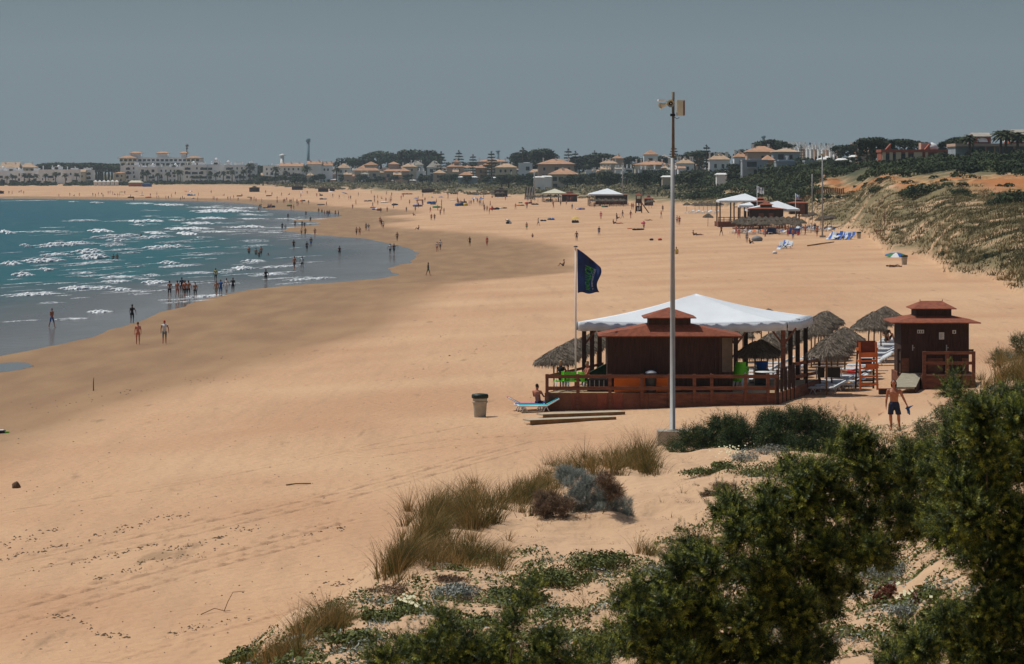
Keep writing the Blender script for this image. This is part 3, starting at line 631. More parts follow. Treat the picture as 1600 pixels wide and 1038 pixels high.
def plate(p0, p1, q0, q1, marks):
    o = MB(); o.bb(xat(p0, yk), xat(p1, yk), yk - .052, yk - .037, zat(q1, yk), zat(q0, yk)); o = o.build('sign_plate', M['sign'], t)
    a = MB()
    for (c, cw) in marks:
        X = xat(p0 + (p1 - p0) * c, yk); h_ = zat(q0, yk) - zat(q1, yk); zc_ = zat(q1, yk) + h_ / 2
        a.box((X, yk - .056, zc_ - h_ * .08), (cw, .006, h_ * .5)); a.box((X, yk - .056, zc_ + h_ * .28), (cw * .6, .006, h_ * .14))
    a.build('pictogram', M['black'], o)
plate(1433, 1443.5, 515.5, 521, [(.2, .05), (.5, .05), (.8, .05)]); plate(1488, 1493.5, 516, 521.5, [(.5, .07)])
o = MB(); o.bb(xat(1467, yk), xat(1475, yk), yk - .052, yk - .037, zat(530.5, yk), zat(519.5, yk)); o = o.build('notice', M['sign'], t)
a = MB()
for i in range(7): a.bb(xat(1468, yk), xat(1474 - (i % 3), yk), yk - .056, yk - .053, zat(521.8 + i * 1.2, yk), zat(521.4 + i * 1.2, yk))
a.build('printed_lines', mat('grey_print', (.2, .2, .2), .8), o)
t = thing('hut_platform', 'brown timber platform with rails in front of the toilet hut', 'platform', (0, 0, 0))
yp = yk - 1.4; px0_, px1_ = xat(1440, yp), xat(1524, yp)
a = MB(); a.bb(kx0 - .1, kx1 + .25, yk - .1, yk + 2.9, gx - .8, kz - .01); a.bb(px0_, px1_, yp, yk - .1, gx - .8, kz - .01); a.build('floor', M['wood'], t)
zr_ = zat(549, yp)
for p in (1444, 1480, 1521):
    a = MB(); a.box((xat(p, yp), yp - .05, (gx - .4 + zr_) / 2), (.17, .1, zr_ - gx + .4)); a.build('post', M['wood'], t)
for q, h_ in ((0, .15), (-.5, .15)):
    a = MB(); a.bb(xat(1444, yp), xat(1521, yp), yp - .13, yp - .1, zr_ + q - h_, zr_ + q); a.build('rail', M['wood'], t)
yl = yk + .1
for q in (545, 563):
    a = MB(); a.bb(xat(1402, yl), kx0 - .02, yl - .05, yl, zat(q + 4.5, yl), zat(q, yl)); a.build('rail', M['post'], t)
a = MB(); a.box((xat(1403, yl), yl - .08, zat(566, yl)), (.09, .08, zat(545, yl) - zat(587, yl))); a.build('post', M['post'], t)
a = MB(); a.bb(kx1 + .02, kx1 + .25, yl, yl + .05, zat(549, yl), zat(546, yl)); a.build('rail_stub', M['post'], t)
t = thing('ramp', 'grey board ramp leading up to the toilet hut platform', 'ramp', (0, 0, 0))
ya = yk - 3.4
A1, A2, A3, A4 = (xat(1393, ya), ya, g1(xat(1393, ya), ya) + .05), (xat(1431, ya), ya, g1(xat(1431, ya), ya) + .05), (xat(1441, yk - .15), yk - .15, kz + .01), (xat(1409, yk - .15), yk - .15, kz + .01)
A1 = (A1[0], A1[1], zat(605, ya)); A2 = (A2[0], A2[1], zat(605, ya))
a = MB(); a.add([A1, A2, A3, A4] + [(p[0], p[1], p[2] - .1) for p in (A1, A2, A3, A4)], [(0, 1, 2, 3), (7, 6, 5, 4), (0, 4, 5, 1), (1, 5, 6, 2), (2, 6, 7, 3), (3, 7, 4, 0)]); a.build('boards', M['ramp'], t)
a = MB(); a.add([A2, A3, (A3[0], A3[1], gx - .5), (A2[0], A2[1], gx - .5), (A2[0] - .06, A2[1], A2[2] - .02), (A3[0] - .06, A3[1], A3[2] - .02), (A3[0] - .06, A3[1], gx - .5), (A2[0] - .06, A2[1], gx - .5)], [(3, 2, 1, 0), (4, 5, 6, 7), (0, 1, 5, 4), (2, 3, 7, 6), (1, 2, 6, 5), (3, 0, 4, 7)]); a.build('side_board', M['wood_dk'], t)
yy = 139.5; t = thing('timber_box', 'low brown timber box on the sand left of the ramp', 'box', (xat(1385, yy), yy, g1(xat(1385, yy), yy)), 0)
a = MB(); a.bb(-.36, .36, -.15, .2, -.1, .24); a.build('box', M['post'], t); a = MB(); a.bb(-.38, .38, -.17, .22, .243, .27); a.build('lid', M['wood'], t)

# ------------------------------------------------------------------ lifeguard chair
yc = 138.5; cx = xat(1355, yc); cz = zat(607, yc); hh = zat(533, yc) - cz
t = thing('lifeguard_chair', 'orange wooden lifeguard high chair between the loungers and the toilet hut', 'lifeguard chair', (cx, yc, cz), .12)
for s in (-1, 1):
    a = MB(); a.bar((s * .42, -.35, -.05), (s * .40, -.12, hh * .98), .09, .07); a.build('front_leg', M['orangew'], t)
    a = MB(); a.bar((s * .44, .55, -.05), (s * .40, .22, hh), .08, .07); a.build('rear_leg', M['post'], t)
for z_ in (.16, .55, .93):
    a = MB(); a.bb(-.44, .44, -.36 + z_ * .1, -.28 + z_ * .1, z_, z_ + .09); a.build('rung', M['orangew'], t)
for z_ in (.3, .72):
    a = MB(); a.bb(-.44, .44, .5 - z_ * .1, .55 - z_ * .1, z_, z_ + .07); a.build('rear_rung', M['post'], t)
a = MB(); a.bb(-.45, .45, -.22, .35, hh * .56, hh * .60); a.build('seat', M['orangew'], t)
a = MB(); a.bb(-.46, .46, -.24, -.18, hh * .66, hh * .76); a.build('front_board', M['orangew'], t)
a = MB(); a.bb(-.46, .46, .18, .24, hh * .72, hh * 1.0); a.build('backrest', mat('dark_red_boards', (.16, .04, .02), .75, .25, 4), t)
for s in (-1, 1):
    a = MB(); a.bb(s * .46 - .03, s * .46 + .03, -.22, .3, hh * .8, hh * .86); a.build('armrest', M['orangew'], t)
a = MB(); a.bb(-.1, .5, -.26, -.1, .98, 1.2); a.build('footboard', M['orangew'], t)
a = MB(); a.box((-.05, 0, 1.3), (.5, .3, .26)); a.build('blue_bag', M['navy'], t)

# ------------------------------------------------------------------ thatched parasols
def strands(P, D_, Ln, Wd, tone):
    """flat straws: start points, directions, lengths, widths"""
    k = len(P); D_ = D_ / np.linalg.norm(D_, axis=1)[:, None]; S = np.cross(D_, np.array([0, 0, 1.0])); S /= np.linalg.norm(S, axis=1)[:, None] + 1e-9
    tw = rng.uniform(-.8, .8, (k, 1)); U = np.cross(S, D_); S = S * np.cos(tw) + U * np.sin(tw)
    V = np.stack([P - S * Wd[:, None], P + S * Wd[:, None], P + D_ * Ln[:, None] + S * Wd[:, None] * .4, P + D_ * Ln[:, None] - S * Wd[:, None] * .4], 1)
    return V.reshape(-1, 3), np.arange(4 * k).reshape(k, 4), np.repeat(tone, 4)
def parasol_meshes():
    res = []
    for q in range(3):
        r0, zt_, hh_ = 1.32, 2.52, .66; V, Fq = [], []; n_, m_ = 40, 10
        for j in range(m_ + 1):
            s = j / m_
            for i in range(n_):
                th = 2 * pi * i / n_; rr = r0 * s * (1 + .05 * sin(3 * th + q) + rng.uniform(-.03, .03)) + .04
                V.append((rr * cos(th), rr * sin(th), zt_ - hh_ * s ** 1.02 + rng.uniform(-.035, .035) - .03 * (j == m_) * rng.uniform(0, 4)))
        for j in range(m_):
            for i in range(n_): Fq.append((j * n_ + i, (j + 1) * n_ + i, (j + 1) * n_ + (i + 1) % n_, j * n_ + (i + 1) % n_))
        nv_ = len(V)
        k = 2600; th = rng.uniform(0, 2 * pi, k); s = rng.uniform(.02, 1.0, k) ** .6
        rr = r0 * s; P = np.stack([rr * np.cos(th), rr * np.sin(th), zt_ - hh_ * s ** 1.02 + .02 + rng.uniform(0, .05, k)], -1)
        D_ = np.stack([np.cos(th + rng.normal(0, .25, k)), np.sin(th + rng.normal(0, .25, k)), -.5 - .6 * (s > .9) + rng.normal(0, .12, k)], -1)
        V2, F2, T2 = strands(P, D_, rng.uniform(.14, .34, k), rng.uniform(.008, .02, k), rng.uniform(0, 1, k))
        k = 700; th = rng.uniform(0, 2 * pi, k); P = np.stack([r0 * .96 * np.cos(th), r0 * .96 * np.sin(th), np.full(k, zt_ - hh_ + .03)], -1)
        D_ = np.stack([np.cos(th) * .35, np.sin(th) * .35, np.full(k, -1.)], -1)
        V3, F3, T3 = strands(P, D_, rng.uniform(.1, .32, k), rng.uniform(.008, .02, k), rng.uniform(0, .8, k))
        VV = np.concatenate([np.array(V), V2, V3]); FF = np.concatenate([np.array(Fq), F2 + nv_, F3 + nv_ + len(V2)])
        mm = fastmesh('thatch', VV, FF, np.concatenate([rng.uniform(.2, .8, nv_), T2, T3])); mm.materials.append(M['thatch']); res.append(mm)
    return res
PMESH = parasol_meshes()
a = MB(); a.lathe([(.055, -.3), (.055, 2.42)], 8); POLE = a.mesh('pole'); POLE.materials.append(M['pole_wood'])
def parasol(X, Y, label, group, sc=1.0, z=None):
    t = thing('thatched_parasol', label, 'parasol', (X, Y, g1(X, Y) if z is None else z), random.uniform(0, 6), group); t.scale = (sc * .73, sc * .73, sc * .97)
    t.rotation_euler[0] = random.uniform(-.04, .04)
    link('thatch', random.choice(PMESH), None, t); link('pole', POLE, None, t); return t
# ------------------------------------------------------------------ sun loungers
def lounger_proto():
    t = thing('sun_lounger', 'x', 'sun lounger', (0, 0, 0))
    a = MB()
    for s in (-1, 1): a.tube([(-.95, s * .3, .3), (.35, s * .3, .3), (.92, s * .3, .62)], .035, 6)
    a.tube([(-.95, -.3, .3), (-.95, .3, .3)], .03, 6); a.build('frame', M['white_pl'], t)
    for sx in (-.7, .3):
        a = MB()
        for s in (-1, 1): a.tube([(sx - .16, s * .31, 0), (sx, s * .31, .3), (sx + .16, s * .31, 0)], .028, 6)
        a.build('leg', M['white_pl'], t)
    a = MB(); a.add([(-.93, -.28, .31), (.33, -.28, .31), (.33, .28, .31), (-.93, .28, .31), (-.93, -.28, .345), (.33, -.28, .345), (.33, .28, .345), (-.93, .28, .345)], [(3, 2, 1, 0), (4, 5, 6, 7), (0, 1, 5, 4), (1, 2, 6, 5), (2, 3, 7, 6), (3, 0, 4, 7)]); a.build('mattress', M['lounge'], t)
    a = MB(); a.bar((.34, 0, .34), (.92, 0, .655), .56, .04); a.build('backrest', M['lounge'], t)
    return t
LG = lounger_proto(); LG_used = [False]
def lounger(X, Y, rz, label, group=None, fab=None, z=None, sc=1.0, tilt=0):
    o = LG if not LG_used[0] else dup(LG, (0, 0, 0)); LG_used[0] = True
    o.location = (X, Y, g1(X, Y) if z is None else z); o.rotation_euler = (0, tilt, rz); o['label'] = label; o.scale = (sc,) * 3
    if 'group' in o: del o['group']
    if group: o['group'] = group
    if fab:
        for c in o.children:
            if c.name.startswith(('mattress', 'backrest')): c.data = c.data.copy() if c.data.users > 1 and c.data.get('own') is None else c.data; c.material_slots[0].link = 'OBJECT'; c.material_slots[0].material = fab
    return o
# rows recede from the camera: (first px, Y), (last px, Y), count, label
ORD = ['nearest', 'second nearest', 'third nearest', 'fourth nearest', 'fifth nearest', 'sixth nearest', 'seventh nearest', 'eighth nearest', 'ninth nearest', 'tenth nearest', 'eleventh nearest', 'twelfth nearest']
def nth(i, n_, lab): return ('farthest' if i == n_ - 1 and n_ > 2 else ORD[i]) + ' ' + lab
ROWS = [((1357, 164), (1386, 176), 4, 'thatched parasol in the row behind the lifeguard chair', 'thatched parasols in the row behind the lifeguard chair', 1.06),
        ((1291, 139.5), (1319, 150), 4, 'thatched parasol in the row right of the white canopy', 'thatched parasols in the row right of the white canopy', 1.1),
        ((1268, 160.5), (1293, 172), 6, 'thatched parasol in the far row beyond the canopy right edge', 'thatched parasols in the far row beyond the canopy right edge', 1.04),
        ((1178, 141), (1236, 158), 7, 'thatched parasol seen beneath the right half of the white canopy', 'thatched parasols seen beneath the right half of the white canopy', 1.04),
        ((1150, 161), (1200, 178), 5, 'thatched parasol in the rearmost row seen under the canopy', 'thatched parasols in the rearmost row seen under the canopy', 1.0),
        ((866, 141.5), (932, 158), 7, 'thatched parasol in the row left of the beach bar', 'thatched parasols in the row left of the beach bar', 1.0)]
for (pa, Ya), (pb, Yb), n_, lab, grp, sc in ROWS:
    for i in range(n_):
        s = i / (n_ - 1); X0, X1 = xat(pa, Ya), xat(pb, Yb); X = X0 + (X1 - X0) * s; Y_ = Ya + (Yb - Ya) * s
        parasol(X + random.uniform(-.08, .08), Y_, nth(i, n_, lab), grp, sc * random.uniform(.97, 1.03))
LR = [((1366, 160.5), (1402, 180), 12, 'grey white sun lounger in the row behind the lifeguard chair'),
      ((1292, 140.5), (1340, 153), 9, 'grey white sun lounger in the row right of the white canopy'),
      ((1322, 142.5), (1352, 156), 7, 'grey white sun lounger in the short line right of the canopy row'),
      ((1276, 162), (1300, 172), 6, 'grey white sun lounger in the far row beyond the canopy'),
      ((1185, 143.6), (1246, 157), 9, 'grey white sun lounger seen between the canopy posts'),
      ((1160, 146), (1215, 160), 7, 'grey white sun lounger in the left row under the canopy edge')]
for (pa, Ya), (pb, Yb), n_, lab in LR:
    for i in range(n_):
        s = i / (n_ - 1); X0, X1 = xat(pa, Ya), xat(pb, Yb)
        lounger(X0 + (X1 - X0) * s, Ya + (Yb - Ya) * s, random.uniform(-.08, .08), nth(i, n_, lab), lab.replace('lounger', 'loungers', 1))
# end panels of dark cloth hung on the nearest loungers
for p, w_, lab in ((1283, .34, 'small dark cloth hung on the end of the nearest lounger row'), (1303, .62, 'large dark cloth hung on the end of the nearest lounger row')):
    yy = 139.9; t = thing('hanging_cloth', lab, 'cloth', (xat(p, yy), yy, zat(592, yy))); a = MB(); a.bb(-w_ / 2, w_ / 2, -.03, .03, .05, .55); a.build('cloth', M['black'], t)
    a = MB(); a.tube([(-w_ / 2 - .05, 0, 0), (-w_ / 2 - .05, 0, .6), (w_ / 2 + .05, 0, .6), (w_ / 2 + .05, 0, 0)], .03, 6); a.build('frame', M['white_pl'], t)
# coloured loungers left of the deck
z_ = None
lounger(xat(823, 135.3), 135.3, pi + .15, 'salmon towelled white lounger nearest the sea left of the deck', fab=CLM['salmon'])
lounger(xat(836, 134.6), 134.6, .1, 'blue white-framed lounger under the sitting man left of the deck', fab=M['blue'])
lounger(xat(842, 133.8), 133.8, .12, 'turquoise white-framed lounger touching the deck corner', fab=CLM['turquoise'])

# ------------------------------------------------------------------ bin, planks and small things on the sand
def bin_(px, py, label, m1=None, sc=1.0, group=None):
    t = T_at('litter_bin', label, 'litter bin', px, py, .1, group); t.scale = (sc,) * 3
    a = MB(); a.lathe([(.24, -.05), (.25, .0), (.31, .78), (.31, .8)], 20); a.build('body', m1 or M['binb'], t)
    a = MB(); a.lathe([(.34, .8), (.36, .83), (.36, .92), (.33, .97), (.12, 1.0)], 20); a.build('lid', M['bing'], t)
    a = MB(); a.lathe([(.322, .6), (.33, .62), (.33, .66), (.322, .68)], 20); a.build('band', M['binb'], t)
bin_(750, 652, 'beige litter bin with dark green lid alone on the open sand left of the deck', sc=1.08)
for i, (p0, q0, p1, q1, lab) in enumerate(((848, 655, 976, 648, 'upper pale wooden plank lying on the sand before the deck'), (828, 665, 962, 656, 'lower pale wooden plank lying on the sand before the deck'))):
    A_, B_ = hit(p0, q0), hit(p1, q1); c = (A_ + B_) / 2; d = B_ - A_
    t = thing('plank', lab, 'plank', c, math.atan2(d.y, d.x), 'planks before the deck'); ln = math.hypot(d.x, d.y)
    a = MB(); a.bb(-ln / 2, ln / 2, 0, .75, .10, .17); a.build('top_face', M['plank'], t); a = MB(); a.bb(-ln / 2, ln / 2, -.06, .0, -.1, .165); a.build('edge_beam', M['plank_e'], t)
def stick(pts, r, label, cat='branch', name='branch'):
    P = [hit(a_, b_) for a_, b_, _ in pts]; o = P[0].copy(); P = [p - o + Vector((0, 0, h_)) for p, (_, _, h_) in zip(P, pts)]
    mb = MB(); mb.tube(P, [r * (1 - .5 * i / len(P)) for i in range(len(P))], 6); ob = mb.build(name, M['plank_e'], None, o); tag(ob, label, cat); return ob
stick([(848, 649, .02), (868, 651, .05), (885, 648.5, .07), (900, 648, .03)], .03, 'thin crooked branch lying behind the planks')
b1 = stick([(314, 962, .02), (335, 957, .1), (352, 957, .03), (360, 956, .03)], .012, 'low part of a dead branch on the sand at lower left')
b1 = stick([(350, 957, .02), (356, 957.5, .28), (364, 957.5, .52), (383, 957.5, .55)], .011, 'thin dead twig arching up from the sand at lower left')
stick([(447, 759, .02), (462, 758, .05), (486, 757, .03)], .03, 'dark driftwood stick on the open sand in the middle')
stick([(146, 611, -.1), (146, 611, .45), (146.4, 611, .75)], .035, 'short wooden stake standing alone on the sand at left', 'stake', 'stake')
stick([(1262, 385, .05), (1282, 382, .1), (1303, 379, .05)], .12, 'long dark driftwood log near the far white lamp pole', 'log', 'log')
rk = T_at('rock', 'small brown rock alone on the open sand at left', 'rock', 25, 763)
a = MB(); a.lathe([(.14, -.05), (.17, .03), (.14, .14), (.08, .22), (.015, .25)], 9)
a.v = [(x_ * (1 + .2 * sin(5 * y_ * 9 + z_ * 20)), y_ * (1 + .15 * cos(x_ * 30)), z_ + .02 * sin(x_ * 40)) for x_, y_, z_ in a.v]; a.build('stone', mat('brown_rock', (.14, .075, .045), .9, .4, 8, .8, 30), rk)
p = hit(4, 677); t = thing('towel', 'dark and white folded towel with green corner at the left edge', 'towel', p)
a = MB(); a.bb(-.35, .12, -.2, .2, .01, .12); a.build('folded_cloth', M['black'], t); a = MB(); a.bb(-.3, .05, -.21, .19, .123, .16); a.build('white_edge', M['white_pl'], t); a = MB(); a.bb(.125, .3, -.15, .1, .01, .09); a.build('green_corner', M['green'], t)
p = hit(6, 575)
m = mat('wet_pool', (.10, .085, .07), .08, .1, 1)
a = MB(); a.add([(p.x + 1.7 * cos(k * pi / 10) * (1 + .1 * sin(k * 2.2)), p.y + 5 * sin(k * pi / 10), 0) for k in range(20)], [tuple(range(20))])
zz = max(g1(p.x + 1.5 * cos(k), p.y + 4 * sin(k)) for k in range(7)) + .01
o = a.build('water', m, None, (0, 0, zz)); tag(o, kind='structure')
def chips():
    """dark seaweed bits along the tide and wheel lines"""
    LN = [[(0, 874), (60, 862), (112, 850)], [(45, 890), (130, 872), (190, 864), (262, 846)], [(150, 906), (240, 886), (262, 872), (300, 872)], [(0, 850), (60, 838), (95, 824)], [(120, 850), (190, 826), (300, 800)],
          [(60, 1010 - 60), (170, 992), (205, 993)], [(262, 990), (330, 978), (400, 966)], [(200, 882), (330, 842), (400, 822)], [(430, 840), (470, 834), (540, 822)], [(480, 930), (540, 906), (620, 890)], [(300, 870), (390, 850)],
          [(340, 560), (500, 548), (700, 520)], [(60, 640), (200, 610), (400, 585)], [(600, 600), (760, 540), (840, 480)]]
    P = []
    for l in LN:
        far = l[0][1] < 700
        for (a_, b_), (c_, d_) in zip(l[:-1], l[1:]):
            for _ in range(int(abs(c_ - a_) * (.3 if far else .75))):
                s = rng.uniform()
                if sin(s * 17 + a_) + sin(s * 41 + b_) < -.3: continue
                P.append((a_ + (c_ - a_) * s + rng.normal(0, 5), b_ + (d_ - b_) * s + 3 * sin(s * 9) + rng.normal(0, 2.6), rng.uniform(.25, .95)))
    for _ in range(500): P.append((rng.uniform(0, 900), rng.uniform(620, 1030), rng.uniform(.25, .7)))
    V, Fq = [], []
    for a_, b_, s in P:
        X, Y_ = wpt(a_, b_, 2.0); z = g1(X, Y_)
        for _ in range(2): Y_ = F * (H - z) / (b_ - HY); X = xat(a_, Y_); z = g1(X, Y_)
        if z > 2.9: continue
        r = .042 * s; k = len(V); th = rng.uniform(0, 6); q = rng.uniform(1, 3)
        V += [(X + r * q * cos(th), Y_ + r * q * sin(th), z + .0), (X + r * sin(th), Y_ - r * cos(th), z + .0), (X - r * q * cos(th), Y_ - r * q * sin(th), z), (X - r * sin(th), Y_ + r * cos(th), z), (X, Y_, z + r * 1.1)]
        Fq += [(k, k + 1, k + 4), (k + 1, k + 2, k + 4), (k + 2, k + 3, k + 4), (k + 3, k, k + 4)]
    o = link('seaweed_debris', fastmesh('seaweed_debris', V, Fq), mat('dry_seaweed', (.085, .055, .028), .9, .4, 4)); tag(o, 'dark dry seaweed bits strewn in lines over the sand', 'seaweed', kind='stuff')
chips()
def ruts():
    V, Q4 = [], []; r = np.random.default_rng(17)
    TR = [([(-20, 886), (140, 852), (330, 812), (520, 770), (700, 722), (860, 680)], .05), ([(-20, 905), (140, 868), (330, 826), (520, 782), (700, 733), (840, 695)], .05), ([(-20, 960), (150, 915), (330, 868), (470, 832), (560, 806)], .06), ([(-20, 985), (150, 936), (330, 884), (440, 856), (520, 836)], .055),
          ([(540, 706), (660, 690), (780, 682), (930, 676)], .03), ([(560, 716), (680, 699), (800, 690), (950, 684)], .03), ([(-20, 800), (120, 782), (300, 752), (480, 716), (640, 680), (740, 662)], .025), ([(150, 1036), (330, 985), (420, 960), (500, 930)], .03)]
    for pts, h_ in TR:
        a = np.array(pts, float); s = np.linspace(0, len(a) - 1, 150); px = np.interp(s, range(len(a)), a[:, 0]); py = np.interp(s, range(len(a)), a[:, 1]); P = []
        for u, v in zip(px, py):
            z = 2.0
            for _ in range(5): Y = F * (H - z) / (v - HY); z = g1(xat(u, Y), Y)
            P.append((xat(u, Y), Y))
        P = np.array(P); P[:, 0] = np.convolve(np.pad(P[:, 0], 4, 'edge'), np.ones(9) / 9, 'valid'); P[:, 1] = np.convolve(np.pad(P[:, 1], 4, 'edge'), np.ones(9) / 9, 'valid')
        T_ = np.gradient(P, axis=0); T_ /= np.linalg.norm(T_, axis=1)[:, None]; Nn = np.stack([-T_[:, 1], T_[:, 0]], -1); prof = [(-.42, -.03), (-.3, .5), (-.2, 1.), (-.1, .25), (0, .12), (.1, .25), (.2, 1.), (.3, .5), (.42, -.03)]; b0 = len(V)
        for i in range(len(P)):
            f_ = max(0, min(1, 3 * sin(pi * i / (len(P) - 1)))) * (.6 + .4 * sin(i * .7 + h_ * 90))
            for o_, hh in prof: q = P[i] + Nn[i] * (o_ * 1.15 + r.normal(0, .02)); V.append((q[0], q[1], g1(q[0], q[1]) + (hh * h_ * 1.5 * f_ * r.uniform(.7, 1.3) + .004 if hh > 0 else -.04)))
        k = len(prof)
        for i in range(len(P) - 1):
            for j in range(k - 1): o_ = b0 + i * k + j; Q4.append((o_, o_ + 1, o_ + k + 1, o_ + k))
    me = fastmesh('ground', V, Q4); me.polygons.foreach_set('use_smooth', [True] * len(Q4)); tag(link('ground', me, bpy.data.materials['sand']), kind='structure')
ruts()
# ------------------------------------------------------------------ leaves, blades, sprigs
def rdirs(k, r=rng): v = r.normal(size=(k, 3)); return v / np.linalg.norm(v, axis=1)[:, None]
def leaf_quads(P, Nn, size, r=rng, asp=.55):
    k = len(P); T_ = np.cross(Nn, rdirs(k, r)); T_ /= np.linalg.norm(T_, axis=1)[:, None] + 1e-9; B_ = np.cross(Nn, T_)
    s = np.asarray(size).reshape(-1, 1) * np.ones((k, 1))
    V = np.stack([P - T_ * s, P - B_ * s * asp, P + T_ * s, P + B_ * s * asp], 1).reshape(-1, 3)
    return V, np.arange(4 * k).reshape(k, 4)
def crown_pts(blobs, r=rng, shell=.55):
    P, Nn = [], []
    for (x, y, z, rx, ry, rz, k) in blobs:
        d = rdirs(int(k), r); d[:, 2] = np.where(d[:, 2] < -.35, -d[:, 2], d[:, 2]); u = r.uniform(shell, 1.08, (int(k), 1))
        P.append(np.array([x, y, z]) + d * u * np.array([rx, ry, rz])); Nn.append(d + r.normal(0, .55, d.shape))
    P = np.concatenate(P); Nn = np.concatenate(Nn); return P, Nn / np.linalg.norm(Nn, axis=1)[:, None]
def crown(name, blobs, size, seed=0, shell=.55):
    r = np.random.default_rng(seed); P, Nn = crown_pts(blobs, r, shell); V, Q = leaf_quads(P, Nn, size * r.uniform(.6, 1.3, len(P)), r)
    cl = .5 + .5 * np.sin(P[:, 0] * 1.7 / (size * 6) + 3 * np.sin(P[:, 2] / (size * 7) + seed))
    return fastmesh(name, V, Q, np.repeat(np.clip(.55 * cl + .45 * r.uniform(0, 1, len(P)), 0, 1), 4))
def blades(P, h, lean, wd, tone, r=rng, seg=3):
    """bent tapering blades; lean: (k,2) horizontal displacement of the tip"""
    k = len(P); a = r.uniform(0, pi, k); S = np.stack([np.cos(a), np.sin(a) * .5, np.zeros(k)], -1); V = []
    for j in range(seg + 1):
        t = j / seg; c = P + np.concatenate([lean * (t ** 1.8), np.zeros((k, 1))], 1); c[:, 2] += h * (t - .22 * t * t * np.minimum(np.linalg.norm(lean, axis=1) / h, 2))
        w_ = (wd * (1 - .85 * t))[:, None]; V += [c - S * w_, c + S * w_]
    V = np.stack(V, 1).reshape(-1, 3); n_ = 2 * (seg + 1); b = (np.arange(k) * n_)[:, None]
    Q = np.concatenate([np.stack([b[:, 0] + 2 * j, b[:, 0] + 2 * j + 1, b[:, 0] + 2 * j + 3, b[:, 0] + 2 * j + 2], -1) for j in range(seg)])
    return V, Q, np.repeat(tone, n_)
M['jun'] = leafmat('juniper_green', (.008, .018, .005), (.33, .35, .05), (.038, .064, .012), .5, .1)  # bright end puts sun highlights on the tips into the leaf colour
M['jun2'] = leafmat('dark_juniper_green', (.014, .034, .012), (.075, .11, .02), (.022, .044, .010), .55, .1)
M['jun3'] = leafmat('olive_bush_green', (.025, .038, .014), (.12, .13, .04), (.06, .075, .024), .7)
M['marram'] = leafmat('marram_grass', (.05, .065, .015), (.36, .22, .085), (.15, .115, .035), .7, .25)
M['marram_f'] = leafmat('far_marram_grass', (.07, .07, .03), (.29, .215, .10), (.15, .125, .052), .8)
M['strip'] = leafmat('pale_dune_tufts', (.10, .10, .055), (.30, .26, .16), (.18, .165, .09), .8)
M['grey'] = leafmat('silver_grey_foliage', (.10, .115, .10), (.44, .47, .42), (.22, .25, .225), .8)
M['mat'] = leafmat('green_mat_foliage', (.045, .062, .018), (.18, .19, .05), (.095, .115, .03), .7)
M['brown'] = leafmat('dry_brown_twigs', (.07, .045, .028), (.27, .18, .11), (.145, .095, .06), .85)
M['scrub'] = leafmat('dark_scrub_foliage', (.016, .030, .013), (.062, .082, .028), (.034, .052, .020), .8)
M['tree'] = leafmat('dark_tree_foliage', (.012, .024, .014), (.050, .066, .028), (.028, .042, .020), .8)
M['palm'] = leafmat('palm_fronds', (.020, .030, .014), (.075, .085, .035), (.045, .055, .022), .8)
M['bark'] = mat('bark', (.10, .07, .045), .9, .3, 4, .6, 14)
M['redp'] = leafmat('dark_red_foliage', (.06, .02, .012), (.2, .07, .04), (.12, .04, .02), .8)
M['flower'] = mat('cream_petals', (.75, .70, .45), .7, .1, 5)

# ---- sprigs of juniper
def sprig_template(nl, seed):
    r = np.random.default_rng(seed); V, Q, T_ = [], [], []
    for i in range(nl):
        t = (i + .5) / nl; a = i * 2.4 + r.uniform(-.4, .4); ln = (.30 - .16 * t) * r.uniform(.7, 1.2)
        o = np.array([.03 * cos(a), .03 * sin(a), t]); d = np.array([cos(a) * .85, sin(a) * .85, .75]); d /= np.linalg.norm(d)
        s = np.cross(d, [0, 0, 1.0]); s /= np.linalg.norm(s); w_ = ln * .17; k = len(V)
        V += [o, o + d * ln * .5 + s * w_, o + d * ln, o + d * ln * .5 - s * w_]; Q.append((k, k + 1, k + 2, k + 3)); T_ += [.55 * t + .1] * 2 + [.55 * t + .3] * 2  # tone rises to the tip: new growth plus painted sun highlights
    return np.array(V), np.array(Q), np.array(T_)
SPR = [sprig_template(27, 1), sprig_template(16, 2)]
def sprigs(P, D_, S, tmpl, r, jt=.35):
    Vt, Qt, Tt = tmpl; k = len(P); D_ = D_ / np.linalg.norm(D_, axis=1)[:, None]; A_ = np.cross(D_, rdirs(k, r)); A_ /= np.linalg.norm(A_, axis=1)[:, None]; B_ = np.cross(D_, A_)
    V = P[:, None, :] + S[:, None, None] * (Vt[None, :, 0:1] * A_[:, None, :] + Vt[None, :, 1:2] * B_[:, None, :] + Vt[None, :, 2:3] * D_[:, None, :])
    Q = (Qt[None] + (np.arange(k) * len(Vt))[:, None, None]).reshape(-1, 4)
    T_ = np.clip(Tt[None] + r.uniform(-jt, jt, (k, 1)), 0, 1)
    return V.reshape(-1, 3), Q, T_.ravel()
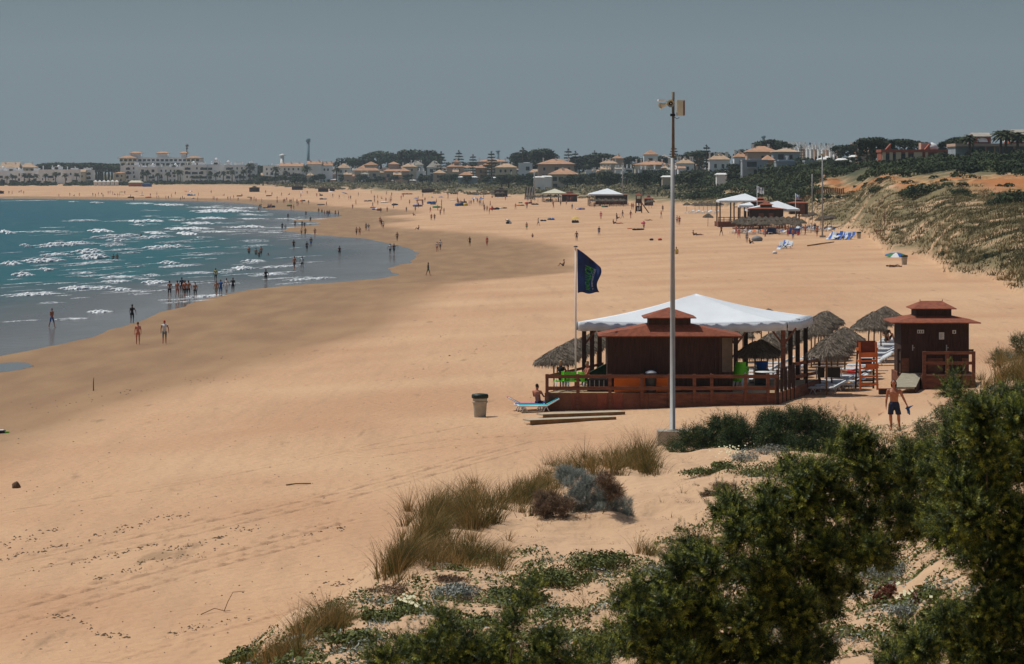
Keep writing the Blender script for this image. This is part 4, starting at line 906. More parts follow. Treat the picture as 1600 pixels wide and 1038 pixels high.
def juniper(name, label, cat, blobs, Y, jitY, dens, size, m_, seed, tmpl=0, spike=.5, base=None, up=.35, core=.5, fing=(14, 40)):
    """blobs: (px, py, radius px); the foliage of one bush spread round clumps in three dimensions, on limbs that rise from its base"""
    r = np.random.default_rng(seed); k_ = F / Y; bx, by = base if base else (np.mean([b_[0] for b_ in blobs]), Y)
    o0 = Vector((xat(bx, by), by, g1(xat(bx, by), by)))
    t = thing(name, label, cat, o0); Vs, Qs, Ts, nb = [], [], [], 0; tr = MB(); fl_ = []
    sub = []
    for (px, py, rr) in blobs:
        sub.append((px, py, rr * core, 1))
        for q in range(6): a_ = q * 1.047 + r.uniform(-.5, .5); u_ = rr * r.uniform(.5, 1.05 if core < .6 else .85); sub.append((px + u_ * cos(a_), py + u_ * sin(a_) * .9, rr * r.uniform(.16, .36 if core < .6 else .5), 0))
    for (px, py, rr, main_) in sub:
        yb = Y + r.uniform(-jitY, jitY); R0 = rr / k_; c = np.array([xat(px, yb), yb, zat(py, yb)])
        n_ = int(dens * (rr ** 1.75) * 1.15); d = rdirs(n_, r); u = r.uniform(.25, 1, (n_, 1)) ** .6
        lump = 1 + .25 * np.sin(d[:, :1] * 5 + px) * np.sin(d[:, 2:] * 6 + py)
        P = c + d * u * R0 * lump * np.array([1, 1.1, .95]); D_ = d * .8 + np.array([0, 0, up]) + r.normal(0, .4, d.shape)
        V, Q, T_ = sprigs(P, D_, size * r.uniform(.6, 1.25, n_), SPR[tmpl], r); Vs.append(V); Qs.append(Q + nb); nb += len(V); Ts.append(T_)
        for _ in range(int(2 + rr * .16 * spike)):         # shoots standing out of the clump
            d1 = rdirs(1, r)[0]; d1[2] = abs(d1[2]) * .8 + .2; s0 = c + d1 * R0 * .8; ln = r.uniform(*fing) / k_; q = max(3, int(ln / (size * .3)))
            P = s0 + d1 * np.linspace(0, ln, q)[:, None] + r.normal(0, size * .08, (q, 3)); P += np.array([0, 0, 1]) * (np.linspace(0, 1, q)[:, None] ** 2) * ln * r.uniform(0, .4); D_ = np.tile(d1, (q, 1)) + r.normal(0, .35, (q, 3)); D_[:, 2] += up * .5
            V, Q, T_ = sprigs(P, D_, size * np.linspace(.85, .5, q), SPR[tmpl], r); Vs.append(V); Qs.append(Q + nb); nb += len(V); Ts.append(T_)
        if not main_ or r.uniform() > .3 or 1280 < px < 1500: continue
        c0 = Vector(c) - o0; b0 = Vector((c0.x * .6, c0.y * .6, -.15)); mid = (b0 + c0) / 2 + Vector((r.uniform(-.1, .1), 0, r.uniform(-.1, .05))) * (R0 * 2)
        w0 = max(.010, R0 * .07); tr.tube([b0, mid, c0], [w0 * 1.5, w0, w0 * .5], 6)
    V = np.concatenate(Vs) - np.array(o0)
    link('foliage', fastmesh('foliage', V, np.concatenate(Qs), np.concatenate(Ts)), m_, t); tr.build('limbs', M['bark'], t); return t
A_B = [(1142, 792, 26), (1178, 826, 42), (1232, 798, 46), (1252, 742, 30), (1292, 772, 52), (1332, 716, 36), (1346, 690, 20), (1392, 742, 46), (1440, 724, 36), (1400, 800, 52),
       (1330, 850, 54), (1262, 880, 54), (1192, 900, 56), (1112, 890, 46), (1062, 886, 32), (1072, 862, 16), (1022, 936, 44), (985, 944, 26), (1082, 962, 54), (1160, 980, 56),
       (1242, 960, 50), (1300, 920, 38), (1022, 1000, 46), (1102, 1030, 50), (1200, 1030, 50), (968, 1004, 26), (1362, 870, 28), (1285, 1015, 24), (1450, 800, 40), (1060, 1050, 50), (1250, 1050, 40)]
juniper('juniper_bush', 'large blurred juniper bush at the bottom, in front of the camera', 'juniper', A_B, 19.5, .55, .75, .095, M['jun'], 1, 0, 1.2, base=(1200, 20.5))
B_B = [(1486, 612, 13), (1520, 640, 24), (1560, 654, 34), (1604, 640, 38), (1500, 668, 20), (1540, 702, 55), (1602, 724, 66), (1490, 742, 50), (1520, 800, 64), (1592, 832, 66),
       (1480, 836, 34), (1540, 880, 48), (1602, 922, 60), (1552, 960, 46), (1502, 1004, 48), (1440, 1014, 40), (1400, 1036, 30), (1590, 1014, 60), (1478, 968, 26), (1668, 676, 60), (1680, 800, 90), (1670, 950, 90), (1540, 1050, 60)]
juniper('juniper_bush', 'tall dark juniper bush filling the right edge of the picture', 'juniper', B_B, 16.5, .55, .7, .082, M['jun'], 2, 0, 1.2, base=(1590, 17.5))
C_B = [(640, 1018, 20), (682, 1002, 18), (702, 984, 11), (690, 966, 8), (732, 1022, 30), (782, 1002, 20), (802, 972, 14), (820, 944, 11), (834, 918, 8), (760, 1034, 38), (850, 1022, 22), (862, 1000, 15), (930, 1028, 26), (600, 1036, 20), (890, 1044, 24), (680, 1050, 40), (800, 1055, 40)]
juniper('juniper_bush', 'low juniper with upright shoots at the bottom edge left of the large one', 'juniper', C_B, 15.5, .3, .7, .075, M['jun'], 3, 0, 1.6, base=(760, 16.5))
F_B = [(1060, 712, 20), (1086, 692, 24), (1120, 682, 27), (1150, 668, 20), (1170, 690, 32), (1200, 664, 22), (1226, 676, 32), (1250, 654, 18), (1270, 666, 26), (1294, 668, 16), (1304, 688, 15), (1282, 702, 27), (1242, 706, 30),
       (1192, 712, 30), (1142, 714, 30), (1102, 722, 24), (1070, 728, 16), (1308, 706, 14)]
juniper('juniper_bush', 'spreading dark green juniper on the dune right of the concrete mast base', 'juniper', F_B, 96, 1.6, 1.7, .28, M['jun2'], 4, 1, 1.3, base=(1190, 96), core=.66, fing=(8, 24))
D_B = [(1452, 682, 22), (1482, 658, 27), (1522, 644, 32), (1562, 636, 34), (1442, 700, 16), (1502, 690, 30), (1602, 636, 40), (1552, 690, 40), (1412, 694, 10), (1600, 690, 40), (1640, 650, 50)]
juniper('juniper_bush', 'rounded dark bush right of the walking man', 'bush', D_B, 84, 2.0, 1.5, .2, M['jun3'], 5, 1, .6, base=(1530, 84), core=.8, fing=(5, 12))

# ---- low plants of the near dune
def shrub(px, py, rp, hr, m_, label, cat='shrub', name='dune_shrub', n=900, size=.035, group=None, asp=.5):
    rp *= 1.35; n = int(n * 1.5); py += rp * hr * .25; p = hit(px, py); Y = p.y; rr = rp * Y / F; t = thing(name, label, cat, p, random.uniform(0, 6), group); r = np.random.default_rng(int(px * 7 + py))
    bl = [(0, 0, rr * hr * .1, rr * .8, rr * .8 * 1.2, rr * hr * .8, n * .35)]
    for _ in range(9):
        a = r.uniform(0, 6.3); q = r.uniform(.25, .75) * rr; bl.append((q * cos(a), q * sin(a) * 1.3, rr * hr * r.uniform(.05, .3), rr * r.uniform(.25, .5), rr * r.uniform(.3, .6), rr * hr * r.uniform(.35, .75), n * .08))
    P, Nn = crown_pts(bl, r, .35); V, Q = leaf_quads(P, Nn, size * r.uniform(.6, 1.3, len(P)), r, asp)
    link('foliage', fastmesh('foliage', V, Q, np.repeat(np.clip(r.normal(.5, .28, len(P)), 0, 1), 4)), m_, t)
    a = MB()
    for _ in range(7): q = r.uniform(0, 6.3); a.tube([(0, 0, -.05), (rr * .4 * cos(q), rr * .4 * sin(q), rr * hr * .4)], [.015, .006], 5)
    a.build('stems', M['bark'], t); return t
juniper('silver_shrub', 'large silver grey shrub on the dune crest', 'shrub', [(884, 744, 18), (905, 752, 22), (925, 772, 30), (900, 782, 24), (950, 782, 26), (972, 796, 18), (930, 800, 24), (978, 812, 14), (905, 806, 16)], 67, .7, 3.4, .11, M['grey'], 8, 1, .4, base=(930, 67), up=.7, core=.8, fing=(4, 10))
juniper('dead_twigs', 'dead brown twiggy growth around the large silver shrub', 'shrub', [(856, 784, 18), (868, 806, 20), (845, 795, 14), (985, 822, 12), (945, 752, 14), (960, 768, 14), (915, 822, 16), (940, 826, 16), (880, 790, 14)], 66.2, .4, 2.4, .13, M['brown'], 9, 1, .5, base=(900, 66), core=.8, fing=(5, 14))
GREY = [
        (715, 926, 32, .55, 'small blue-green cushion shrub alone on pale sand at bottom'), (1160, 716, 18, .9, 'pale silver shrub at the foot of the spreading juniper'), (1195, 706, 26, .55, 'silver patch along the lower edge of the spreading juniper'),
        (1292, 744, 24, .5, 'grey shrub on the sand right under the spreading juniper'), (1028, 895, 20, .8, 'grey shrub at the left tip of the large juniper'), (1042, 918, 24, .7, 'lower grey shrub at the left tip of the large juniper'),
        (1392, 896, 44, .4, 'long grey patch seen through the gap in the large juniper'), (1420, 958, 24, .6, 'small grey shrub low in the gap of the large juniper'), (1468, 722, 26, .5, 'grey shrub below the rounded dark bush'), (1250, 752, 26, .4, 'grey ground plant in the middle of the near sand'),
        (1576, 560, 14, .7, 'small grey shrub on the dune at the right edge below the kiosk')]
for (a_, b_, c_, h_, l_) in GREY: shrub(a_, b_, c_, h_, M['grey'], l_, n=1300 if c_ > 30 else 700, size=.032, asp=.35)
BRN = [(1128, 762, 18, .5, 'reddish dry plant on pale sand below the mast'),
       (700, 905, 20, .3, 'flat dry brown plant left of the green mats'), (620, 925, 34, .4, 'brown withered tangle on the dune shoulder'), (1110, 772, 12, .5, 'small dry plant left of the reddish one')]
for (a_, b_, c_, h_, l_) in BRN: shrub(a_, b_, c_, h_, M['brown'], l_, n=700, size=.04, asp=.18)
GRN = [(870, 905, 60, .35, 'broad green mat plant in the middle of the near dune'), (930, 880, 54, .35, 'green mat plant right of the broad one'), (800, 935, 50, .35, 'green mat plant above the low juniper shoots'), (552, 1003, 32, .55, 'bright green cushion plant on the dune shoulder at bottom'),
       (520, 985, 22, .4, 'small green plant behind the bright cushion'), (640, 950, 34, .35, 'green plant with small white flowers on the dune shoulder'), (590, 965, 26, .45, 'leafy green plant left of the white-flowered one'), (1100, 738, 24, .4, 'green plant at the left foot of the spreading juniper'),
       (1185, 738, 46, .4, 'low green plant under the spreading juniper'), (1130, 728, 16, .5, 'small yellow-green plant beside the pale silver shrub'), (390, 1024, 30, .55, 'dark green trailing plant at the lower left dune foot'), (365, 1032, 14, .5, 'end of the trailing plant at the lower left'),
       (950, 1000, 26, .4, 'green patch between the low and the large junipers'), (860, 960, 30, .3, 'flat green patch behind the low juniper shoots'), (1460, 930, 22, .4, 'small green mat in the gap beside the right juniper'), (745, 975, 30, .3, 'flat green patch behind the low juniper at bottom'),
       (1215, 770, 20, .3, 'flat green patch on sand above the large juniper'), (1330, 730, 22, .3, 'flat green patch behind the large juniper top'), (700, 1010, 26, .4, 'green leaves beside the agave-like tufts at bottom')]
for (a_, b_, c_, h_, l_) in GRN: shrub(a_, b_, c_, h_, M['mat'], l_, n=1500 if c_ > 40 else 800, size=.04, asp=.4)
for k, (a_, b_) in enumerate(((1372, 938), (1384, 930), (1392, 922), (1410, 940), (1440, 935))): shrub(a_, b_, 9, 1.6, M['redp'], 'dark red spiky plant in the gap of the large juniper', n=160, size=.03, group='dark red plants in the gap')
fr = np.random.default_rng(5)
P = []
for (a_, b_, r_, n_) in ((645, 955, 22, 26), (1140, 714, 26, 40), (1250, 690, 36, 14), (1420, 945, 40, 14)):
    for _ in range(n_):
        u, v = a_ + fr.normal(0, r_ * .5), b_ + fr.normal(0, 5); h_ = hit(u, v); P.append((h_.x, h_.y, h_.z + fr.uniform(.1, .25)))
P = np.array(P); V, Q = leaf_quads(P, np.tile([0, -.6, .8], (len(P), 1)), .032, fr, 1.0)
tag(link('small_flowers', fastmesh('small_flowers', V, Q), M['flower']), 'tiny cream flowers dotted over the dune plants', 'flowers', kind='stuff')

# ---- mats, runners and litter between the shrubs of the near dune
def cover(name, label, cat, m_, n_, thr, ph, size, asp, seed, zone, hgt=.1):
    r = np.random.default_rng(seed); px = np.where(r.uniform(0, 1, n_) < .7, r.uniform(380, 1700, n_), r.uniform(1700, 3000, n_)); Y = np.exp(r.uniform(np.log(36), np.log(112), n_)); X = (px - 800) * Y / F; z, d, nd, fd, _ = G(X, Y, True)
    py = HY + F * (H - z) / Y; edge = np.interp(px, [380, 600, 700, 800, 1000, 1130, 1200, 1500], [1000, 905, 880, 850, 860, 770, 715, 600])
    inn = (nd > .25) & ((py > edge + 8) if zone else (py > edge - 120)); w_ = wob(X, Y, 3.4, ph) + .6 * wob(X, Y, 1.1, ph + 5) + .35 * wob(X, Y, .4, ph + 9)
    ok = inn & (w_ > thr); P = np.stack([X, Y, z], -1)[ok]; e = np.clip((w_[ok] - thr) / .5, .1, 1); P[:, 2] += r.uniform(0, hgt, len(P)) * e
    Nn = rdirs(len(P), r); Nn[:, 2] = np.abs(Nn[:, 2]) + .3; V, Q = leaf_quads(P, Nn, size * r.uniform(.5, 1.4, len(P)), r, asp)
    tag(link(name, fastmesh(name, V, Q, np.repeat(np.clip(r.normal(.5, .27, len(P)), 0, 1), 4)), m_), label, cat, kind='stuff')
cover('ground_cover', 'creeping green mats spread between the shrubs of the near dune', 'ground cover', M['mat'], 420000, .16, 1, .034, .5, 51, True, .16)
cover('ground_cover', 'grey green cushions spread low over the near dune sand', 'ground cover', M['grey'], 260000, .42, 7, .03, .35, 52, True, .16)
cover('dry_litter', 'dry stems and dead leaves strewn over the near dune', 'litter', M['brown'], 150000, .55, 3, .035, .12, 53, False, .05)

# ---- marram grass of the near dune
def grass(name, label, tufts, m_, wd=.007):
    r = np.random.default_rng(len(tufts)); Ps, Hs, Ls, Ws, Ts = [], [], [], [], []
    for (px, py, h_, n_, sp_) in tufts:
        p = hit(px, py); c = np.array(p); k = int(n_); a = r.uniform(0, 2 * pi, k); q = np.abs(r.normal(0, .5, k)) * sp_
        Ps.append(c + np.stack([q * np.cos(a), q * np.sin(a), np.full(k, -.08)], -1)); h_ *= r.uniform(.7, 1.15); hh = h_ * r.uniform(.3, 1.15, k) ** .9; Hs.append(hh)
        wind = np.array([.12 + .3 * sin(px * .05 + py * .03), 0.1]); Ls.append((np.stack([np.cos(a), np.sin(a)], -1) * (q / max(sp_, .01) * .45 + r.uniform(0, .75, k))[:, None] + wind) * hh[:, None]); Ws.append(np.full(k, wd) * r.uniform(.6, 1.4, k))
        Ts.append(np.clip(r.normal(r.uniform(.15, .9), .27, k), 0, 1))
    V, Q, T_ = blades(np.concatenate(Ps), np.concatenate(Hs), np.concatenate(Ls), np.concatenate(Ws), np.concatenate(Ts), r)
    tag(link(name, fastmesh(name, V, Q, T_), m_), label, 'grass', kind='stuff')
TF = []; r = np.random.default_rng(21)
def along(pts, n_, jx, jy, h0, h1, k, sp_):
    seg = np.array(pts, float); L_ = np.r_[0, np.cumsum(np.hypot(*(seg[1:] - seg[:-1]).T))]
    for s in r.uniform(0, L_[-1], n_): TF.append((np.interp(s, L_, seg[:, 0]) + r.normal(0, jx), np.interp(s, L_, seg[:, 1]) + r.normal(0, jy), r.uniform(h0, h1), k, sp_))
along([(655, 835), (690, 820), (730, 815), (770, 800)], 62, 13, 17, .65, 1.15, 85, .24)
along([(600, 905), (625, 880), (650, 850)], 36, 8, 9, .5, .8, 70, .2)
along([(650, 875), (720, 870), (790, 880)], 60, 20, 10, .3, .65, 70, .25)
along([(790, 785), (830, 770), (860, 752)], 44, 10, 11, .5, .85, 60, .22)
along([(870, 745), (910, 728), (960, 728), (1025, 730)], 60, 10, 9, .5, .95, 65, .25)
along([(950, 728), (985, 728), (1015, 732)], 22, 8, 5, .8, 1.4, 65, .22)
along([(470, 1005), (500, 985), (540, 975)], 26, 8, 8, .35, .65, 80, .18)
along([(395, 1036), (440, 1030), (470, 1020)], 24, 10, 8, .3, .5, 80, .2)
along([(1085, 858), (1150, 868)], 14, 12, 4, .45, .75, 40, .15)
along([(1000, 868), (1040, 862)], 8, 6, 3, .4, .6, 30, .12)
juniper('dune_bush', 'grey green bush on the dune at the right edge beyond the junipers', 'bush', [(1592, 536, 14), (1562, 562, 15), (1604, 560, 20), (1580, 580, 18), (1630, 560, 24)], 104, 1.5, 1.6, .2, M['jun3'], 12, 1, .8, base=(1590, 104), core=.7, fing=(5, 14))
along([(1545, 600), (1600, 590), (1640, 590)], 26, 14, 10, .6, 1.1, 90, .3)
along([(1540, 575), (1590, 555)], 10, 10, 6, .6, 1.0, 70, .3)
along([(1385, 692), (1420, 696)], 8, 8, 2, .5, .9, 24, .12)
along([(1100, 770), (1300, 740)], 12, 20, 8, .2, .4, 14, .08)
along([(800, 830), (1050, 800)], 8, 30, 20, .2, .35, 14, .06)
along([(700, 900), (1000, 960)], 30, 60, 18, .12, .3, 22, .1)
along([(560, 1010), (860, 1000)], 22, 20, 12, .15, .35, 26, .1)
TF += [(716, 1032, .4, 60, .08), (742, 1022, .42, 60, .08), (860, 1010, .35, 40, .08), (795, 846, .35, 40, .08), (620, 838 + 40, .5, 40, .08), (590, 905, .4, 40, .08), (1480, 600, .4, 30, .2), (262, 1000, .25, 8, .06), (285, 990, .3, 8, .05)]
grass('dune_grass', 'golden and olive marram grass along the crest of the near dune', TF, M['marram'])

# ---- grass and scrub of the far dunes
r = np.random.default_rng(31); k = 110000
px = r.uniform(1040, 2300, k); Y = np.exp(r.uniform(np.log(235), np.log(900), k)); X = (px - 800) * Y / F
z, d, ndv, fdv, _ = G(X, Y, True)
cl_lo = np.interp(px, ks, [zl[q][0] for q in ks])
ok = (fdv > .35) & (Y < cl_lo * 1.02) & (wob(X, Y * .6, 13, 2) + .55 * wob(X, Y, 5, 6) > -.15 - .7 * np.clip(fdv - 1.0, 0, 2))
X, Y, z = X[ok][:21000], Y[ok][:21000], z[ok][:21000]; m_ = 12
P = np.repeat(np.stack([X, Y, z - .1], -1), m_, 0) + np.concatenate([r.normal(0, .4, (len(X) * m_, 2)), np.zeros((len(X) * m_, 1))], 1)
hh = np.repeat(r.uniform(.3, .75, len(X)), m_) * r.uniform(.6, 1.1, len(P)); ln = (r.normal(0, .6, (len(P), 2)) + np.array([.35, .05])) * hh[:, None]
V, Q, T_ = blades(P, hh, ln, r.uniform(.03, .07, len(P)), np.clip(np.repeat(.5 + .45 * wob(X, Y * .6, 22, 4) + .25 * wob(X, Y, 7, 11) + r.normal(0, .1, len(X)), m_) + r.normal(0, .12, len(P)), 0, 1), r, 2)
tag(link('dune_grass', fastmesh('dune_grass', V, Q, T_), M['marram_f']), 'dry olive grass covering the far dunes at right', 'grass', kind='stuff')
def domes(name, label, cat, pr, yr, n_, rad, hgt, leaf, k, m_, seed, cond=None):
    r = np.random.default_rng(seed); bl = []; c = 0
    while c < n_:
        px = r.uniform(*pr); Y = r.uniform(*(yr(px) if callable(yr) else yr)); X = xat(px, Y)
        if cond and not cond(px, X, Y): c += .2; continue
        z = g1(X, Y); R0 = r.uniform(*rad); bl.append((X, Y, z + R0 * .1, R0, R0, R0 * hgt * r.uniform(.7, 1.2), k)); c += 1
    P, Nn = crown_pts(bl, r, .75); V, Q = leaf_quads(P, Nn, leaf * r.uniform(.6, 1.3, len(P)), r)
    tag(link(name, fastmesh(name, V, Q, np.repeat(np.clip(np.repeat(r.uniform(.1, .9, len(bl)), [int(b_[6]) for b_ in bl]) + r.normal(0, .2, len(P)), 0, 1), 4)), m_), label, cat, kind='stuff')
_hi = lambda px: float(np.interp(px, ks, [zl[q][1] for q in ks]))
domes('scrub', 'patches of dark scrub on the slope left of the orange cliff', 'scrub', (1060, 1290), lambda p: (float(np.interp(p, [1060, 1290], [900, 600])), float(np.interp(p, [1060, 1290], [1050, 700]))), 110, (2.2, 4.6), .5, .4, 200, M['scrub'], 45, lambda p, X, Y: wob(X, Y, 30, 3) > -.1)
domes('scrub', 'dark green scrub covering the hillside above the orange cliff', 'scrub', (1230, 2100), lambda p: (_hi(p) * 1.03, min(_hi(p) * 1.03 + 170, 640 if p > 1370 else 900)), 520, (1.5, 3.0), .5, .3, 260, M['scrub'], 41)
domes('scrub', 'band of dark scrub between the middle dunes and the villas', 'scrub', (720, 1260), lambda p: (float(np.interp(p, [720, 850, 1000, 1100, 1260], [1560, 1330, 1120, 1000, 830])), float(np.interp(p, [720, 850, 1000, 1100, 1260], [1750, 1600, 1400, 1180, 960]))), 360, (3, 5.5), .5, .6, 150, M['scrub'], 42)
domes('scrub', 'low scrub along the foot of the white town', 'scrub', (-300, 740), (1960, 2010), 240, (2, 4), .5, .8, 90, M['scrub'], 43)
domes('scrub', 'sparse tufts on the low dunes below the town', 'scrub', (430, 1120), lambda p: (float(np.interp(p, [430, 600, 850, 1120], [1780, 1450, 1170, 840])), float(np.interp(p, [430, 600, 850, 1120], [1960, 1700, 1420, 1000]))), 900, (1.0, 2.6), .45, .45, 60, M['strip'], 44)
domes('scrub', 'small dry bushes dotted over the orange cliff', 'scrub', (1180, 1800), lambda p: (float(np.interp(p, ks, [zl[q][0] for q in ks])) * .97, _hi(p) * 1.03), 70, (.4, 1.5), .5, .25, 70, M['scrub'], 46)
def bush_f(px, py, rp, label, m_='scrub', hr=.62):
    p = hit(px, py); rr = rp * p.y / F; t = thing('dune_bush', label, 'bush', p); me = crown('foliage', [(0, 0, rr * .1, rr, rr * .8, rr * hr, 420), (-rr * .5, 0, 0, rr * .6, rr * .6, rr * hr * .8, 200), (rr * .5, rr * .1, 0, rr * .6, rr * .6, rr * hr * .9, 200)], rr * .09, int(px))
    link('foliage', me, M[m_], t)
    a = MB(); a.tube([(0, 0, -.2), (rr * .1, 0, rr * .3)], [rr * .05, rr * .03], 6); a.build('stem', M['bark'], t); return t
for a_, b_, c_, l_ in ((1438, 307, 26, 'dark bush in the dune hollow below the orange cliff'), (1420, 305, 16, 'smaller dark bush left of the hollow bush below the cliff'), (1277, 303, 17, 'dark round bush on the dune beside the far white lamp pole'), (1240, 290, 26, 'big dark bush above the far canopies'),
        (1215, 297, 18, 'dark bush above the two-step roof of the far bar'), (1222, 282, 20, 'dark bush on the slope under the white gazebo'), (1585, 318, 30, 'dark green bush at the right edge of the far dune'), (1555, 322, 16, 'dark bush left of the one at the right edge'), (1504, 304, 14, 'small dark bush halfway along the cliff foot'),
        (1190, 290, 14, 'dark bush left of the big one above the far canopies'), (1155, 280, 18, 'dark bush below the blue grey shed'), (1108, 296, 22, 'wide dark bush behind the first far parasols'), (1128, 285, 16, 'dark bush behind the wide one in mid distance'), (1370, 300, 14, 'small dark bush left in the orange cliff'),
        (1060, 292, 18, 'dark bush right of the tall mast in mid distance'), (1040, 300, 14, 'low bush left of the tall mast in mid distance'), (1500, 395, 9, 'small green bush low on the far dune'), (1545, 403, 11, 'green bush low on the far dune near the right edge'), (1475, 400, 9, 'small green bush at the far dune foot')):
    bush_f(a_, b_, c_, l_)

# ------------------------------------------------------------------ trees of the town
TREE = {}
def proto_tree(kind, q=0):
    rr = np.random.default_rng(hash((kind, q)) % 999 if False else {'round': 1, 'pine': 2, 'palm': 3, 'norfolk': 4, 'cypress': 5, 'bush': 6}[kind] * 10 + q)
    a = MB()
    if kind == 'palm':
        a.tube([(0, 0, -1), (.15, 0, 3), (.05, 0, 6.6)], [.32, .24, .2], 7); V, Q, nb = [], [], 0
        P, D_, = [], []
        for i in range(46):
            th = rr.uniform(0, 6.3); el = rr.uniform(-.7, 1.2); ln = rr.uniform(1.5, 2.3); o = np.array([.05, 0, 6.6]); pts = []
            for j in range(5):
                s = j / 4; pts.append(o + ln * np.array([cos(th) * cos(el) * s, sin(th) * cos(el) * s, sin(el) * s - .55 * s * s]))
            for j in range(4):
                p0, p1 = pts[j], pts[j + 1]; sd_ = np.array([-sin(th), cos(th), 0]) * (.34 if j < 3 else .26); e_ = np.array([0, 0, -.14])
                k_ = len(V); V += [p0 - sd_ * (j > 0) + e_, p0, p1, p1 - sd_ * (j < 3) + e_, p0 + sd_ * (j > 0) + e_, p1 + sd_ * (j < 3) + e_]
                Q += [(k_, k_ + 1, k_ + 2, k_ + 3), (k_ + 1, k_ + 4, k_ + 5, k_ + 2)]
        me = fastmesh('fronds', V, Q, rr.uniform(0, 1, len(V))); return a.mesh('trunk'), me, 'fronds', M['palm'], 8.3
    if kind == 'norfolk':
        a.tube([(0, 0, -1), (0, 0, 9.6)], [.25, .06], 6); bl = []
        for i in range(8):
            z = 2.2 + i * .95; R0 = 2.3 * (1 - i / 9) + .3
            for j in range(6): th = j * 1.05 + i * .5; bl.append((cos(th) * R0 * .6, sin(th) * R0 * .6, z, R0 * .5, R0 * .5, .2, 22))
        bl.append((0, 0, 9.5, .25, .25, .5, 14)); return a.mesh('trunk'), crown('crown', bl, .26, q), 'crown', M['tree'], 10.0
    if kind == 'cypress':
        a.tube([(0, 0, -1), (0, 0, 7)], [.2, .05], 6); return a.mesh('trunk'), crown('crown', [(0, 0, 2 + i, 1.1 * (1 - i / 8), 1.1 * (1 - i / 8), 1.2, 90) for i in range(7)], .28, q), 'crown', M['tree'], 9.0
    if kind == 'pine':
        a.tube([(0, 0, -1), (.2, 0, 3), (0, 0, 5)], [.35, .25, .15], 7); bl = [(0, 0, 5.6, 2.8, 2.8, 1.1, 300)]
        for j in range(8): th = j * .8; s = rr.uniform(1.8, 3.2); a.tube([(0, 0, 3.5), (s * .7 * cos(th), s * .7 * sin(th), 5.2)], [.14, .05], 5); bl.append((s * cos(th), s * sin(th), rr.uniform(4.9, 5.9), 1.4, 1.4, .8, 110))
        return a.mesh('trunk'), crown('crown', bl, .3, q, .6), 'crown', M['tree'], 6.8
    a.tube([(0, 0, -1), (.1, 0, 1.5), (0, 0, 3)], [.32, .24, .12], 7); bl = [(0, 0, 3.6, 1.9, 1.9, 2.2, 300)]
    for j in range(9): th = rr.uniform(0, 6.3); s = rr.uniform(.8, 2.1); bl.append((s * cos(th), s * sin(th), rr.uniform(2.2, 5), rr.uniform(.8, 1.4), rr.uniform(.8, 1.4), rr.uniform(.8, 1.3), 90))
    return a.mesh('trunk'), crown('crown', bl, .3, q, .6), 'crown', M['tree'], 6.2
def tree(kind, px, ytop, Y, label, wf=1.0, group=None, ybase=None, hmin=2.5):
    q = int(px) % (3 if kind in ('round', 'pine') else 2)
    if (kind, q) not in TREE:
        tm, cm, nm, m_, h0 = proto_tree(kind, q); tm.materials.append(M['bark']); cm.materials.append(m_); TREE[(kind, q)] = (tm, cm, nm, h0)
    tm, cm, nm, h0 = TREE[(kind, q)]; X = xat(px, Y); z = g1(X, Y) if ybase is None else zat(ybase, Y); h_ = max(hmin, zat(ytop, Y) - z); s = h_ / h0
    t = thing({'palm': 'palm_tree', 'pine': 'pine_tree', 'norfolk': 'araucaria_tree', 'cypress': 'cypress_tree'}.get(kind, 'broadleaf_tree'), label, 'palm' if kind == 'palm' else 'tree', (X, Y, z), random.uniform(0, 6), group)
    if group is None: t['group'] = {'palm': 'palms of the town', 'norfolk': 'araucarias of the town'}.get(kind, 'large trees on the skyline')
    t.scale = (s * wf, s * wf, s); link('trunk', tm, None, t); link(nm, cm, None, t); return t

# ------------------------------------------------------------------ houses of the town
M['wwall'] = mat('whitewashed_wall', (.80, .80, .80), .9, .07, .15)
M['cwall'] = mat('cream_wall', (.50, .44, .34), .9, .08, .15)
M['owall'] = mat('ochre_wall', (.50, .28, .17), .9, .1, .15)
M['pwall'] = mat('pale_pink_wall', (.52, .36, .28), .9, .1, .15)
M['gwall'] = mat('grey_blue_wall', (.30, .34, .38), .9, .1, .2)
M['tile'] = mat('terracotta_tiles', (.43, .245, .15), .9, .2, .4, .4, 3)
M['tile2'] = mat('faded_orange_tiles', (.47, .33, .22), .9, .18, .4, .4, 3)
M['tileg'] = mat('greyish_tiles', (.33, .30, .26), .9, .18, .4)
M['brick'] = mat('red_brick_wall', (.30, .09, .055), .9, .2, .5)
M['glass'] = mat('dark_window_glass', (.035, .045, .055), .2, .3, 1)
M['awn'] = mat('red_awning', (.40, .12, .06), .8, .1, .5)
WIN = {}
def winmesh(w_, h_):
    k = (round(w_, 1), round(h_, 1))
    if k not in WIN: a = MB(); a.bb(-w_ / 2, w_ / 2, -.05, .02, -h_ / 2, h_ / 2); me = a.mesh('window'); me.materials.append(M['glass']); WIN[k] = me
    return WIN[k]
CHM = None
